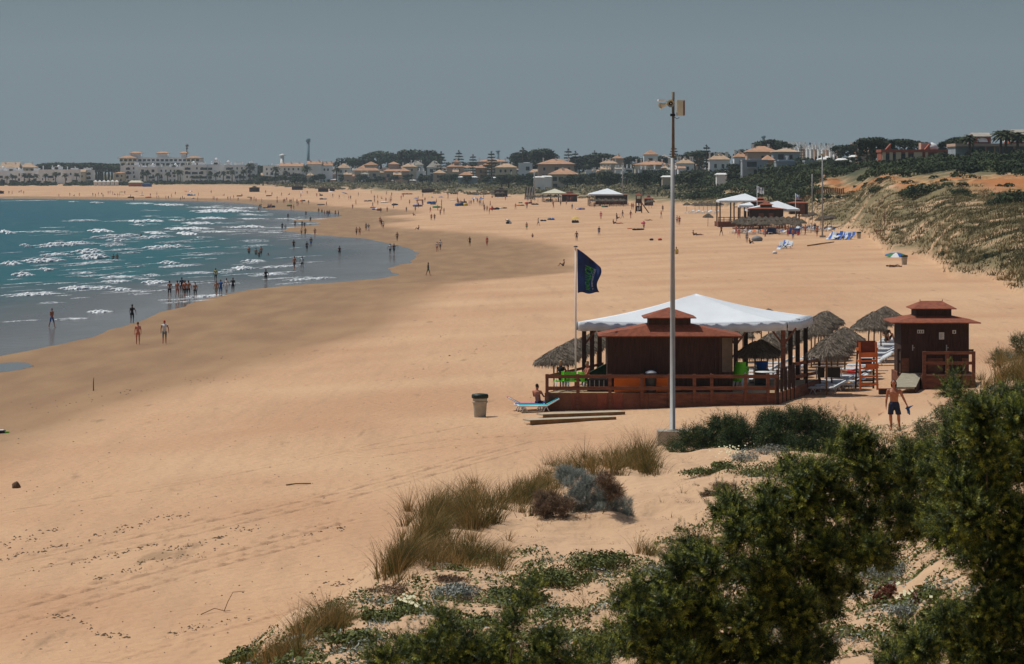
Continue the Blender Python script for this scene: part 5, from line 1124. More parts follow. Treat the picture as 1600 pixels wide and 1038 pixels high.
def house(label, p0, p1, ye, yp, yb, Y, wall='wwall', roof='tile', style='hip', cat='house', name='house', chim=1, group=None, towers=(), arcade=False, nw=None, depth=None):
    global CHM
    r = np.random.default_rng(int(abs(p0 * 13 + p1))); X0, X1 = xat(p0, Y), xat(p1, Y); W = X1 - X0; ze_ = zat(ye, Y); zg = min(zat(yb, Y), g1((X0 + X1) / 2, Y)) - 1; dp = depth or max(7, min(W * .8, 16))
    t = thing(name, label, cat, ((X0 + X1) / 2, Y, zg), 0, group); w2 = W / 2; he = ze_ - zg; s = Y / F
    ov = min(.9, .05 * W) if style in ('hip', 'gable') else 0; a = MB(); a.bb(-w2 + ov, w2 - ov, 0, dp, 0, he); a.build('wall', M[wall], t)
    hp = max(.8, (ye - yp) * s)
    if style == 'hip': a = MB(); a.hip(-w2, w2, -ov, dp + ov, he, hp, max(.1, w2 - dp * .5), .1, .15); rf = a.build('roof', M[roof], t)
    elif style == 'gable': a = MB(); a.gable(-w2, w2, -ov, dp + ov, he, hp); rf = a.build('roof', M[roof], t)
    else:
        a = MB(); a.bb(-w2 - .1, w2 + .1, -.1, dp + .1, he, he + .45); rf = a.build('parapet', M[wall], t)
        for f_ in range(1, max(2, int(he / 3.1))):      # balconies: flat dark panels paint the shade of recesses, white parapets in front
            x = -w2 + 1.5
            while x < w2 - 3:
                q = r.uniform(2.5, 5)
                if r.uniform() < .55:
                    z = 3.1 * f_ + .3
                    if z + 2 < he: link('balcony_shade', winmesh(round(q, 0), 1.6), None, t, (x + q / 2, -.03, z + 1.1)); a = MB(); a.bb(x, x + q, -1.3, -.1, z - .25, z + .25); a.build('balcony', M[wall], t)
                x += q + r.uniform(.6, 2.4)
        for i in range(int(W / 6)):       # stepped roof rooms
            x = r.uniform(-w2 + 1.5, w2 - 1.5); a = MB(); q = r.uniform(1.2, 2.6); hh = r.uniform(.25, 1) * hp; a.bb(x - q, x + q, 1.5, dp * .7, he + .45, he + .45 + hh)
            if i % 3 == 1: a.lathe([(1.1, he + hh + .45), (1.0, he + hh + 1.0), (.6, he + hh + 1.5), (.1, he + hh + 1.75)], 10, (x, dp * .4, 0))
            a.build('roof_room', M[wall], t)
        for i in range(int(W / 9)):       # projecting bays
            x = -w2 + (i + .6) * 9 + r.uniform(-1, 1); a = MB(); hb = he * r.uniform(.5, .92); a.bb(x - 1.6, x + 1.6, -1.6, -.02, 0, hb); a.build('bay', M[wall], t)
    zr = he + (hp * .75 if style != 'flat' else .5)
    for i in range(chim):
        x = (i + .5) / chim * W - w2 + r.uniform(-.6, .6); zc_ = zr + (.0 if style != 'flat' else hp * .3)
        a = MB(); a.bb(x - .3, x + .3, dp * .35, dp * .35 + .6, he - .2, zc_ + .9); a.bb(x - .42, x + .42, dp * .35 - .12, dp * .35 + .72, zc_ + .9, zc_ + 1.35); a.build('chimney', M['white'], rf)
    fl_n = max(1, int(he / 3.1)); n_ = nw if nw is not None else max(1, int(W / 3.6))
    for f_ in range(fl_n):
        for i in range(n_):
            if r.uniform() < .18: continue
            big = r.uniform() < .3; x = (-w2 + ov + 1.2) + (i + .5) * (W - 2 * ov - 2.4) / n_ + r.uniform(-.3, .3); z = 1.7 + (he - 1) / fl_n * f_ + .35
            if z + .9 > he: continue
            me = winmesh(1.9 if big else 1.0, 1.5 if not big else 1.9); w_ = link('window', me, None, t, (x, -.012, z))
            if 'no' not in name and s < .34: a = MB(); a.bb(-.75, .75, -.14, -.012, -1.05, -.95); a.build('sill', M['white'], w_)
    for (tp0, tp1, te, tt) in towers:      # upper storey with its own hipped roof
        xa, xb = xat(tp0, Y) - (X0 + X1) / 2, xat(tp1, Y) - (X0 + X1) / 2; zz = zat(te, Y) - zg; a = MB(); a.bb(xa + .5, xb - .5, dp * .25, dp * .25 + (xb - xa) * .8, he - .1, zz); a.build('upper_storey', M[wall], t)
        a = MB(); a.hip(xa, xb, dp * .25 - .5, dp * .25 + (xb - xa) * .8 + .5, zz, max(.6, (te - tt) * s), .3, .2, .12); a.build('upper_roof', M[roof], t)
    if arcade:
        a = MB(); a.bb(-w2 + .2, w2 - .2, -2.6, 0 - .02, 2.9, 3.1); a.build('porch_roof', M[roof], t)
        for i in range(int(W / 3) + 1): a = MB(); a.bb(-w2 + .3 + i * 3, -w2 + .6 + i * 3, -2.5, -2.2, 0, 2.9); a.build('column', M['white'], t)
    return t
Hs = [ # label, px0, px1, eave, peak, base, Y, wall, roof, style, kwargs
 ('white stepped apartment block at the far left edge', -40, 24, 268, 262, 291, 2060, 'wwall', 'tile', 'flat', dict(chim=2)),
 ('cream gabled house behind the leftmost white apartments', 0, 30, 263, 254, 274, 2160, 'cwall', 'tile2', 'gable', dict(chim=2)),
 ('cream hip-roofed house behind the left apartments', 28, 57, 262, 255, 274, 2165, 'cwall', 'tile2', 'hip', dict(chim=2)),
 ('white apartment block behind the first group of palms', 24, 60, 268, 263, 291, 2055, 'wwall', 'tile', 'flat', dict(chim=2)),
 ('white apartment block with a domed roof turret at left', 60, 99, 266, 257, 291, 2050, 'wwall', 'tile', 'flat', dict(chim=3)),
 ('white low apartment block left of the dark pine wood', 99, 123, 266, 261, 291, 2045, 'wwall', 'tile', 'flat', dict(chim=2)),
 ('small cream house before the dark pine wood', 122, 134, 269, 265, 285, 2060, 'cwall', 'tile2', 'gable', dict(chim=0)),
 ('small white house with two chimneys before the pine wood', 132, 146, 267, 263, 280, 2065, 'wwall', 'tile', 'flat', dict(chim=2)),
 ('orange flat-roofed beach pavilion between wood and hotel', 177, 196, 271, 269.5, 290, 2040, 'cwall', 'tile', 'hip', dict(chim=0)),
 ('white apartment block with round turret left of the hotel front', 193, 216, 259, 254, 292, 2050, 'wwall', 'tile', 'flat', dict(chim=2)),
 ('white apartment block with sloping tiled gable below the hotel', 216, 246, 262, 257, 292, 2048, 'wwall', 'tile2', 'flat', dict(chim=3)),
 ('white four-storey apartment block below the hotel middle', 246, 286, 262, 258, 292, 2052, 'wwall', 'tile', 'flat', dict(chim=3)),
 ('white apartment block below the hotel right wing', 286, 322, 259, 254, 292, 2049, 'wwall', 'tile', 'flat', dict(chim=4)),
 ('white apartment block topped by a bright dome', 322, 350, 258, 250, 292, 2053, 'wwall', 'tile', 'flat', dict(chim=2)),
 ('white apartment block with a wide dome at its right', 350, 384, 259, 253, 292, 2047, 'wwall', 'tile', 'flat', dict(chim=3)),
 ('tall white house right of the domed apartments', 384, 401, 256, 252, 290, 2060, 'wwall', 'tile', 'flat', dict(chim=1)),
 ('white cube house at the left of the tiled row', 411, 438, 260, 256, 283, 1960, 'wwall', 'tile', 'flat', dict(chim=1)),
 ('white tiled house behind the palm and pointed tower', 436, 474, 260, 255, 282, 1955, 'wwall', 'tile', 'gable', dict(chim=3)),
 ('white house with plain gable wall beside a tall palm', 479, 503, 257, 252, 280, 1900, 'wwall', 'tile', 'gable', dict(chim=2, nw=0)),
 ('white tiled house with balconies right of the plain gable', 500, 520, 259, 254, 277, 1905, 'wwall', 'tile', 'gable', dict(chim=3)),
 ('white house with pyramid tiled roof in the town middle', 526, 548, 263, 256, 280, 1850, 'wwall', 'tile2', 'hip', dict(chim=2)),
 ('low tiled annex before the pyramid-roofed white house', 546, 562, 276, 272, 284, 1800, 'pwall', 'tile', 'hip', dict(chim=0)),
 ('broad orange-roofed villa left of the arched one', 552, 594, 267, 257, 283, 1780, 'cwall', 'tile', 'hip', dict(towers=[(568, 590, 258, 253)], arcade=True)),
 ('large orange-roofed villa with raised pyramid roof and arches', 598, 641, 268, 260, 284, 1740, 'pwall', 'tile', 'hip', dict(towers=[(605, 624, 257, 253)], arcade=True, chim=1)),
 ('cream house between the arched villa and the dark trees', 626, 652, 261, 256, 280, 1850, 'cwall', 'tile2', 'hip', dict(chim=3)),
 ('pale house with many white chimneys on the hill foot', 640, 662, 258, 252, 275, 1860, 'wwall', 'tileg', 'hip', dict(chim=4)),
 ('white house with steep pale roof in the town middle', 666, 692, 262, 252, 276, 1750, 'wwall', 'tileg', 'hip', dict(chim=1)),
 ('long low tiled house under dark trees', 676, 697, 271, 266, 280, 1650, 'pwall', 'tile2', 'hip', dict(chim=0)),
 ('orange villa with raised roof between two tall conifers', 697, 726, 261, 256, 280, 1680, 'pwall', 'tile', 'hip', dict(towers=[(708, 718, 254, 249)], chim=2)),
 ('low orange-roofed villa above the pale greenhouse roof', 716, 740, 274, 269, 284, 1560, 'cwall', 'tile', 'hip', dict(chim=0)),
 ('twin orange-roofed villa left of the tall dark tree', 742, 762, 263, 258, 282, 1560, 'owall', 'tile', 'hip', dict(towers=[(754, 771, 258, 254)], chim=0)),
 ('wide cream villa with brownish hipped roof', 772, 809, 262, 256, 280, 1500, 'cwall', 'tile2', 'hip', dict(chim=2)),
 ('distant row of orange roofs on the skyline', 744, 796, 253, 249, 262, 1900, 'pwall', 'tile', 'hip', dict(chim=5)),
 ('white flat cube house beside dark trees', 810, 832, 256, 254, 272, 1480, 'wwall', 'tile', 'flat', dict(chim=0)),
 ('small white tiled kiosk left of the far lamp pole', 826, 838, 270, 266, 280, 1380, 'wwall', 'tile', 'hip', dict(chim=0)),
 ('big villa with broad terracotta roof and dark porch', 838, 900, 257, 249, 282, 1420, 'pwall', 'tile', 'hip', dict(chim=3)),
 ('orange-roofed villa half hidden below the big terracotta one', 856, 906, 273, 264, 284, 1300, 'cwall', 'tile', 'hip', dict(chim=1)),
 ('small white house between dark trees near the third bar', 915, 931, 268, 266, 278, 1320, 'wwall', 'tile', 'flat', dict(chim=0)),
 ('brown-roofed house with three white chimneys', 937, 966, 256, 250, 275, 1380, 'cwall', 'tile2', 'hip', dict(chim=4)),
 ('tiled house behind the brown-roofed one on the skyline', 956, 975, 248, 243, 262, 1450, 'pwall', 'tile', 'hip', dict(chim=1)),
 ('white two-storey tower house with orange hip roof', 1005, 1029, 242, 235, 262, 1340, 'wwall', 'tile', 'hip', dict(chim=0)),
 ('long orange-roofed terrace under the white tower house', 990, 1050, 258, 252, 276, 1250, 'cwall', 'tile', 'hip', dict(chim=6)),
 ('grey-roofed house just left of the mast', 1028, 1050, 248, 242, 262, 1400, 'gwall', 'tileg', 'hip', dict(chim=0)),
 ('white house with clustered chimneys right of the mast', 1056, 1086, 256, 248, 270, 1180, 'wwall', 'tile2', 'hip', dict(chim=5)),
 ('white villa row with pointed white turret', 1107, 1142, 250, 241, 264, 1120, 'wwall', 'tile2', 'hip', dict(chim=6)),
 ('orange-tiled house left of the long upper roof', 1146, 1170, 246, 238, 258, 1080, 'wwall', 'tile', 'hip', dict(chim=3)),
 ('long house with orange roof high on the hill', 1165, 1218, 238, 229, 250, 1000, 'pwall', 'tile', 'hip', dict(chim=2)),
 ('long grey row building with orange roof below the white terraces', 1206, 1252, 238, 233, 250, 980, 'gwall', 'tile2', 'hip', dict(chim=0)),
 ('blue grey flat shed on the slope above the dunes', 1160, 1200, 252, 251, 268, 900, 'gwall', 'tile', 'flat', dict(chim=0, nw=3)),
 ('brick red hipped house between the shed and grey walls', 1190, 1212, 251, 243, 262, 930, 'owall', 'tile', 'hip', dict(chim=0)),
 ('low grey concrete house right of the blue grey shed', 1213, 1250, 254, 252, 266, 880, 'gwall', 'tile', 'flat', dict(chim=1, nw=4)),
 ('small grey building with pale roof beside the gazebo', 1258, 1276, 253, 249, 268, 860, 'gwall', 'tile', 'flat', dict(chim=0, nw=2)),
 ('small pink-roofed house half hidden left of the brick terrace', 1340, 1364, 239, 234, 250, 760, 'pwall', 'tile', 'hip', dict(chim=2)),
 ('pale building top on the skyline behind the hill trees', 1332, 1350, 225, 221, 240, 1000, 'pwall', 'tile2', 'flat', dict(chim=0)),
]
HOUSES = []
for h_ in Hs: HOUSES.append(((h_[1] + h_[2]) / 2, h_[6], h_[0], house(*h_[:7], wall=h_[7], roof=h_[8], style=h_[9], **h_[10])))
for i in range(16):      # hill terraces of white houses
    p = 1218 + i * 6.1; yt_ = 232 + i * .35
    house('white terraced house of the row high on the hill', p, p + 6.0, yt_, yt_ - 2.5, yt_ + 12, 1300 - i * 6, 'wwall' if i % 3 else 'pwall', 'tile2', 'flat', chim=2, group='white terraced houses on the hill', nw=1)
for i in range(14):
    p = 1222 + i * 6.0; yt_ = 228 + i * .3
    house('white terraced house in the upper hill row showing only chimneys', p, p + 5.9, yt_, yt_ - 2.5, yt_ + 12, 1380 - i * 6, 'wwall', 'tile2', 'flat', chim=2, group='upper white terraced houses on the hill', nw=1)
# the hotel behind the white front
Yh = 2130; t = thing('hotel', 'large white hotel with terracotta towers rising behind the white apartments', 'hotel', (xat(250, Yh), Yh, 3)); ox = xat(250, Yh)
def hb(nm, p0, p1, q0, q1, y0, y1, m_): a = MB(); a.bb(xat(p0, Yh) - ox, xat(p1, Yh) - ox, y0, y1, zat(q1, Yh) - 3, zat(q0, Yh) - 3); return a.build(nm, M[m_], t)
hb('wall', 188, 314, 254, 292, 0, 18, 'wwall'); hb('main_storey', 214, 291, 246, 254, 2, 16, 'wwall'); hb('left_wing', 188, 214, 247.5, 254, -2, 14, 'wwall'); hb('right_wing', 291, 315, 247.5, 254, -2, 14, 'wwall')
for (p0, p1, q0, q1) in ((201, 220, 240, 247), (243, 262, 240, 247), (280.5, 291, 240, 247)): hb('tower', p0 + 1, p1 - 1, q0, q1, 3, 12, 'wwall')
for (p0, p1, q, hq) in ((184.5, 215, 247.5, 3.2), (290, 316, 247.5, 2.5), (201, 220, 240, 2.5), (242.5, 262.5, 240, 2.5), (280, 292, 240, 2.5)):
    a = MB(); y0 = -4 if p1 - p0 > 20.5 else 2; a.hip(xat(p0, Yh) - ox, xat(p1, Yh) - ox, y0, y0 + 14, zat(q, Yh) - 3, hq * Yh / F, 2, 1, .3); a.build('roof', M['tile'], t)
for i in range(18):
    p = 190 + i * 7; link('window', winmesh(2.2, 1.6), None, t, (xat(p, Yh) - ox, -2.02 if (p < 214 or p > 291) else (1.985 if i % 2 else 1.985), zat(250.5, Yh) - 3))
for i in range(16): link('window', winmesh(2.6, 1.8), None, t, (xat(192 + i * 7.8, Yh) - ox, -.015, zat(257, Yh) - 3))
a = MB(); a.tube([(xat(290.5, Yh) - ox, 6, zat(243, Yh) - 3), (xat(290.5, Yh) - ox, 6, zat(225, Yh) - 3)], .35, 5); a.bar((xat(289, Yh) - ox, 6, zat(229, Yh) - 3), (xat(293, Yh) - ox, 6, zat(227, Yh) - 3), .5, 1.6); a.bar((xat(289.5, Yh) - ox, 6, zat(233, Yh) - 3), (xat(292, Yh) - ox, 6, zat(231, Yh) - 3), .4, 1.2); a.build('antenna_mast', M['steel_dk'], t)
def obj_tower(px, y0, y1, Y, w_, label, name='tower', m_='gwall', cap=None):
    X = xat(px, Y); z0_ = zat(y1, Y); hh = zat(y0, Y) - z0_; t = thing(name, label, 'tower', (X, Y, z0_))
    a = MB(); a.lathe([(w_, -12), (w_ * .8, hh * .85), (w_ * .8, hh * .85)], 8); a.build('shaft', m_ if not isinstance(m_, str) else M[m_], t)
    a = MB(); a.lathe([(w_ * 1.5, hh * .85), (w_ * 1.5, hh * .9), (.1, hh)] if cap else [(w_ * 1.35, hh * .85), (w_ * 1.35, hh * .97), (w_ * .3, hh)], 8); a.build('top', M[cap] if cap else (m_ if not isinstance(m_, str) else M[m_]), t); return t
hz = mat('blue_grey_metal', (.12, .22, .28), .8, .1, .3)
obj_tower(481.5, 216, 256, 3200, 1.9, 'slim blue grey water tower rising behind the pointed-roof houses', m_=hz)
obj_tower(778, 235, 252, 3600, 2.2, 'pale blue green tower far behind the orange skyline roofs', m_=hz)
obj_tower(441, 240.5, 262, 1990, 1.5, 'white turret with pointed white cap above the tiled houses', 'turret', 'white', 'white')
obj_tower(1193, 212, 236, 2600, 1.5, 'faint lattice mast on the skyline left of the hill tree', 'mast', hz)
# gazebo
Y = 880; X = xat(1291, Y); z_ = zat(262, Y); t = thing('gazebo', 'white pyramid-roofed gazebo on the slope above the dunes', 'gazebo', (X, Y, z_))
q = xat(1305, Y) - X; e_ = zat(250.5, Y) - z_; a = MB(); a.hip(-q, q, -q, q, e_, (250.5 - 245) * Y / F, .1, .1, .25); a.build('roof', M['white'], t)
for sx in (-1, 1):
    for sy in (-1, 1): a = MB(); a.bb(sx * q * .85 - .12, sx * q * .85 + .12, sy * q * .85 - .12, sy * q * .85 + .12, -2, e_); a.build('post', M['white'], t)
# brick terrace building and villa on the right hill
Y = 665; X0, X1 = xat(1378, Y), xat(1497, Y); z_ = zat(258, Y); t = thing('brick_building', 'unfinished looking brick and cream terrace building on the right hill', 'building', ((X0 + X1) / 2, Y, z_)); cx_ = (X0 + X1) / 2; he = zat(236, Y) - z_
a = MB(); a.bb(X0 - cx_, X1 - cx_, .5, 9, -3, he - .3); a.build('wall', M['brick'], t)
a = MB(); a.bb(X0 - cx_ - .2, X1 - cx_ + .2, -.15, 9.2, he - .3, he + .35); a.build('parapet', M['brick'], t)
for p0, p1 in ((1379, 1384), (1390, 1395), (1400, 1408), (1415, 1419), (1428, 1441), (1446, 1450), (1465, 1470), (1490, 1496)):
    a = MB(); a.bb(xat(p0, Y) - cx_, xat(p1, Y) - cx_, .0, .48, -3, he - .31); a.build('cream_pier', M['cwall'], t)
for p0, p1 in ((1385, 1389), (1396, 1399), (1409, 1414), (1420, 1427), (1452, 1463), (1472, 1488)): link('window', winmesh(max(1, (p1 - p0) * Y / F * .9), 1.9), None, t, (xat((p0 + p1) / 2, Y) - cx_, .49, he - 1.6))
for p0, p1 in ((1385, 1391), (1446, 1452)):
    a = MB(); xa, xb = xat(p0, Y) - cx_, xat(p1 + 2, Y) - cx_; a.add([(xa, 1, he + .3), (xb, 1, he + .3), (xb, 3.5, he + .3), (xa, 3.5, he + .3), (xb, 1, he + 1.7), (xb, 3.5, he + 1.7)], [(3, 2, 1, 0), (0, 1, 4), (3, 5, 2), (1, 2, 5, 4), (0, 4, 5, 3)]); a.build('stair_head', M['brick'], t)
a = MB(); a.bb(xat(1443, Y) - cx_, xat(1458, Y) - cx_, 4, 7.9, he, zat(223, Y) - z_); a.build('roof_room', M['pwall'], t)
a = MB(); a.lathe([(1.5, 0), (1.4, .8), (1.0, 1.3), (.1, 1.7)], 12, (xat(1461, Y) - cx_, 5, he + .3)); a.build('dome', M['white'], t)
Y = 640; X0, X1 = xat(1494, Y), xat(1660, Y); z_ = zat(247, Y); cx_ = (X0 + X1) / 2; t = thing('villa', 'red brown villa with white awnings and terrace on the right hill top', 'villa', (cx_, Y, z_)); V_ = lambda p: xat(p, Y) - cx_; Zz = lambda q: zat(q, Y) - z_
a = MB(); a.bb(V_(1494), V_(1660), 1, 12, -3, Zz(229)); a.build('lower_storey', M['gwall'], t)
a = MB(); a.bb(V_(1492), V_(1662), -.8, 12.2, Zz(229), Zz(224.5)); a.build('terrace', M['pwall'], t)
for p in (1539, 1553, 1583, 1615): a = MB(); a.bb(V_(p), V_(p + 2), -.6, .4, -3, Zz(229)); a.build('column', M['owall'], t)
for p0, p1, e_, k_ in ((1523, 1553, 214, 208), (1579, 1625, 211, 203)):
    a = MB(); a.bb(V_(p0 + 1), V_(p1 - 1), 3, 10, Zz(224.5), Zz(e_)); a.build('upper_storey', M['brick'], t)
    a = MB(); a.hip(V_(p0), V_(p1), 2, 11, Zz(e_), (e_ - k_) * Y / F, 2, .3, .15); a.build('roof', M['tileg'], t)
for p0, p1 in ((1529, 1546), (1566, 1573), (1582, 1591), (1600, 1612)):
    a = MB(); w_ = V_(p1) - V_(p0); V, Q4 = [], []; n_ = 8
    for i in range(n_ + 1):
        th = pi * i / n_; x_ = V_(p0) + w_ * (1 - cos(th)) / 2; V += [(x_, 2.6, Zz(222)), (x_, 2.6, Zz(222) + .4 + sin(th) * (Zz(215) - Zz(222) - .4)), (x_, 1.9, Zz(222))]
    for i in range(n_): Q4 += [(3 * i, 3 * i + 3, 3 * i + 4, 3 * i + 1), (3 * i + 1, 3 * i + 4, 3 * i + 5, 3 * i + 2)]
    a.add(V, Q4); a.build('white_awning', M['white'], t)
# sheds, awnings, long pale roofs
def lowbox(label, p0, p1, y0, y1, Y, m_, name='shed', cat='shed', roof='white'):
    X0, X1 = xat(p0, Y), xat(p1, Y); z0_ = min(zat(y1, Y), g1((X0 + X1) / 2, Y)) - .5; t = thing(name, label, cat, ((X0 + X1) / 2, Y, z0_)); w2 = (X1 - X0) / 2; hh = zat(y0, Y) - z0_
    a = MB(); a.bb(-w2, w2, 0, 5, 0, hh - .5); a.build('wall', M[m_], t); a = MB(); a.hip(-w2 - .4, w2 + .4, -.4, 5.4, hh - .5, .5, w2 * .8, .5, .1); a.build('roof', M[roof], t)
    a = MB(); a.bb(-.6, .6, -.03, 0, 0, min(2.1, hh - .7)); a.build('door', M['glass'], t)
for q in ((('long pale greenhouse roof below the town trees'), 716, 746, 276, 284, 1500, 'gwall'), ('low white roof in the scrub left of the second lamp pole', 834, 850, 276, 281, 1250, 'wwall'), ('low white roof in the scrub right of the second lamp pole', 846, 862, 275, 280, 1260, 'wwall'),
          ('tiny white hut at the hill foot under the conifer', 1130, 1138, 267, 271, 950, 'wwall'), ('flat white roof on the slope left of the shed', 1120, 1136, 271, 274, 930, 'wwall'), ('concrete bunker in the scrub just left of the mast', 1035, 1050, 275, 281, 980, 'cwall'),
          ('white wall stub beside the gazebo', 1310, 1323, 248, 257, 800, 'wwall'), ('white low house in front of the brick terrace', 1331, 1345, 243, 252, 780, 'wwall'), ('pale shed among the trees left of the white terraces', 760, 776, 277, 282, 1480, 'gwall'),
          ('long yellow garden wall below the orange villas', 516, 600, 280, 288, 1900, 'owall'), ('pale garden wall under the arched villa', 612, 650, 281, 285, 1700, 'pwall')): lowbox(*q)
lowbox('dark blue beach restaurant under the palms', 398, 450, 284, 291, 2000, 'gwall', 'restaurant', 'restaurant', 'tileg')
t = T_at('awning', 'cream and red awning of the beach restaurant below the white blocks', 'awning', 211, 291.5); s = t.location.y / F
a = MB(); a.hip(-11 * s, 11 * s, 0, 8, 5.5 * s, 3 * s, 7 * s, 1, .3); a.build('canvas', M['cream'], t); a = MB(); a.bb(-10 * s, 10 * s, .2, 7.8, -1, 5.3 * s); a.build('red_wall', M['awn'], t)
t = T_at('awning', 'blue fabric stall right of the cream and red awning', 'awning', 229, 292); a = MB(); a.bb(-6.5 * s, 6.5 * s, 0, 6, 0, 3.5 * s); a.build('blue_wall', M['blue'], t); a = MB(); a.hip(-7 * s, 7 * s, -.3, 6.3, 3.5 * s + .01, .8, 2, 1, .1); a.build('roof', M['navy'], t)
for i in range(6):
    t = T_at('white_cabin', 'small white beach cabin in the row before the pine wood', 'cabin', 149 + i * 6.6, 290.5, 0, 'white beach cabins before the pine wood'); a = MB(); a.bb(-1.1, 1.1, 0, 2.2, -1, 2.6); a.build('wall', M['white'], t); a = MB(); a.hip(-1.4, 1.4, -.3, 2.5, 2.6, 1.2, .1, .1, .1); a.build('roof', M['white'], t)

r = np.random.default_rng(91)
for i in range(120):      # the many small houses of the middle town
    p = r.uniform(400, 1130); w_ = r.uniform(7, 17); dd_ = r.uniform(0, 1); yb = float(np.interp(p, [400, 700, 1000, 1130], [283, 280, 275, 267])) - 12 * dd_; Yq = float(np.interp(p, [400, 700, 1000, 1130], [1930, 1560, 1200, 1010])) + 420 * dd_; hh = r.uniform(5, 9)
    wl = ('wwall', 'wwall', 'cwall', 'pwall')[i % 4]; rf = ('tile', 'tile2', 'tileg', 'tile2')[(i // 2) % 4]; st = ('hip', 'gable', 'flat')[i % 3]
    house(f"small {dict(wwall='white', cwall='cream', pwall='pale pink')[wl]} {dict(hip='hip-roofed', gable='gabled', flat='flat-roofed')[st]} house packed among the town trees", p, p + w_, yb - hh, yb - hh - r.uniform(2.5, 5), yb, Yq, wl, rf, st, chim=int(r.uniform(0, 4)), group='small houses packed among the town trees')
# ---- tree planting
def near_house(px):
    q = min(HOUSES, key=lambda h_: abs(h_[0] - px)); return q
used = set()
def tlabel(base, px):
    h_ = near_house(px + (len(used) * 37 % 9 - 4)); side = 'left of' if px < h_[0] - 6 else ('right of' if px > h_[0] + 6 else 'in front of')
    nm = ' '.join(h_[2].split()[:8]); l = f'{base} {side} the {nm}'; return ' '.join(l.split()[:16])
PAL = [(11, 273, 2000), (19, 271, 2000), (24, 272, 2010), (38, 268, 2000), (46, 268, 2010), (57, 270, 1990), (71, 269, 2000), (87, 266, 2000), (102, 268, 2000), (120, 268, 2005), (224, 266, 2005), (230, 263, 2010), (246, 268, 2000), (262, 267, 2000), (278, 262, 2000), (281, 263, 2008),
       (328, 265, 2000), (349, 265, 2000), (363, 263, 2000), (381, 262, 2000), (391, 251, 2010), (313, 272, 1990), (300, 273, 1990), (431, 257, 1940), (446, 264, 1930), (478, 255, 1890), (526, 258, 1850), (337, 268, 1995), (375, 270, 1992)]
for i, (p, q, Y) in enumerate(PAL): tree('palm', p, q, Y, tlabel(('tall' if q < 264 else 'short') + ' dark palm', p), 1.15)
for p, q in ((1515, 205), (1565, 198), (1573, 197), (1590, 200)): tree('palm', p, q, 628, {1515: 'shaggy palm left of the red brown villa', 1565: 'left palm of the cluster before the red brown villa', 1573: 'middle palm of the cluster before the red brown villa', 1590: 'right palm of the cluster before the red brown villa'}[p], 1.5, ybase=252)
for p, q, Y, l in ((667, 236, 1900, 'cypress'), (689, 236, 1700, 'norfolk'), (717, 235, 1720, 'norfolk'), (739, 241, 1600, 'norfolk'), (768, 236, 1560, 'norfolk'), (817, 230, 1540, 'norfolk'), (888, 232, 1480, 'norfolk'), (899, 236, 1470, 'norfolk'), (929, 235, 1500, 'norfolk'), (1053, 228, 1420, 'norfolk'), (1104, 226, 1150, 'norfolk'), (1252, 228, 1250, 'norfolk')):
    tree(l, p, q, Y, tlabel('tall tiered araucaria standing' if l == 'norfolk' else 'dark pointed cypress', p), 1.2)
RD = [(594, 236, 2000, 1.3), (625, 238, 1960, 1.2), (640, 234, 1950, 1.5), (650, 232, 1940, 1.7), (660, 236, 1950, 1.4), (612, 243, 1960, 1.2), (672, 244, 1900, 1.2), (542, 245, 2000, 1.2), (560, 246, 2000, 1.2), (578, 247, 2000, 1.2), (825, 238, 1600, 1.4), (838, 234, 1580, 1.3), (846, 232, 1580, 1.0), (856, 242, 1580, 1.1), (812, 240, 1600, 1.2),
      (920, 240, 1500, 1.3), (935, 238, 1490, 1.6), (950, 239, 1490, 1.6), (905, 243, 1500, 1.2), (968, 246, 1480, 1.2), (985, 243, 1460, 1.2), (1000, 246, 1450, 1.1), (1036, 242, 1400, 1), (1062, 242, 1380, 1), (1085, 236, 1200, 1.2), (1092, 235, 1190, 1.2), (1125, 238, 1160, 1), (1165, 236, 1090, 1), (1160, 232, 1150, .9),
      (1206, 218, 1060, 1.5), (1200, 222, 1070, 1), (1355, 216, 700, 1.0), (1362, 214, 700, 1.3), (1372, 218, 705, 1.1), (1388, 218, 720, 1.2), (1400, 216, 720, 1.3), (1413, 217, 725, 1.2), (1430, 219, 720, 1.2), (1440, 222, 715, 1.1), (1475, 220, 700, 1.2), (1490, 217, 690, 1.1), (1500, 214, 680, 1.2), (1310, 226, 900, 1.2), (1325, 225, 880, 1.2), (1338, 226, 860, 1.1)]
for p, q, Y, w_ in RD: tree('round' if int(p) % 3 else 'pine', p, q, Y, tlabel('large dark round tree on the skyline', p), w_ * .95)
r = np.random.default_rng(77)
for i in range(34): p = 52 + i * 4.2 + r.uniform(-1.5, 1.5); tree('pine', p, 254 + 3 * r.uniform() + (3 if p < 70 or p > 175 else 0), 2250 + r.uniform(-30, 60), 'dark round pine of the dense wood behind the left apartments', 1.5, 'pines of the wood behind the left apartments')
for i in range(70): p = r.uniform(385, 1010); tree('round', p, 259 + r.uniform(-3, 3) - (5 if p > 700 else 0), r.uniform(2020, 2300), 'dark tree of the wooded skyline behind the villas', 1.25, 'trees of the skyline behind the villas')
for i in range(40): p = r.uniform(0, 400); tree('round', p, r.uniform(281, 286), r.uniform(1985, 2030), 'low dark tree on the promenade before the white apartments', 1.5, 'promenade trees before the white apartments')
for i in range(36): p = r.uniform(400, 760); Y = np.interp(p, [400, 760], [1890, 1500]) + r.uniform(-40, 60); tree('round', p, r.uniform(270, 280), Y, 'dark green garden tree among the orange villas', 1.5, 'garden trees among the orange villas')
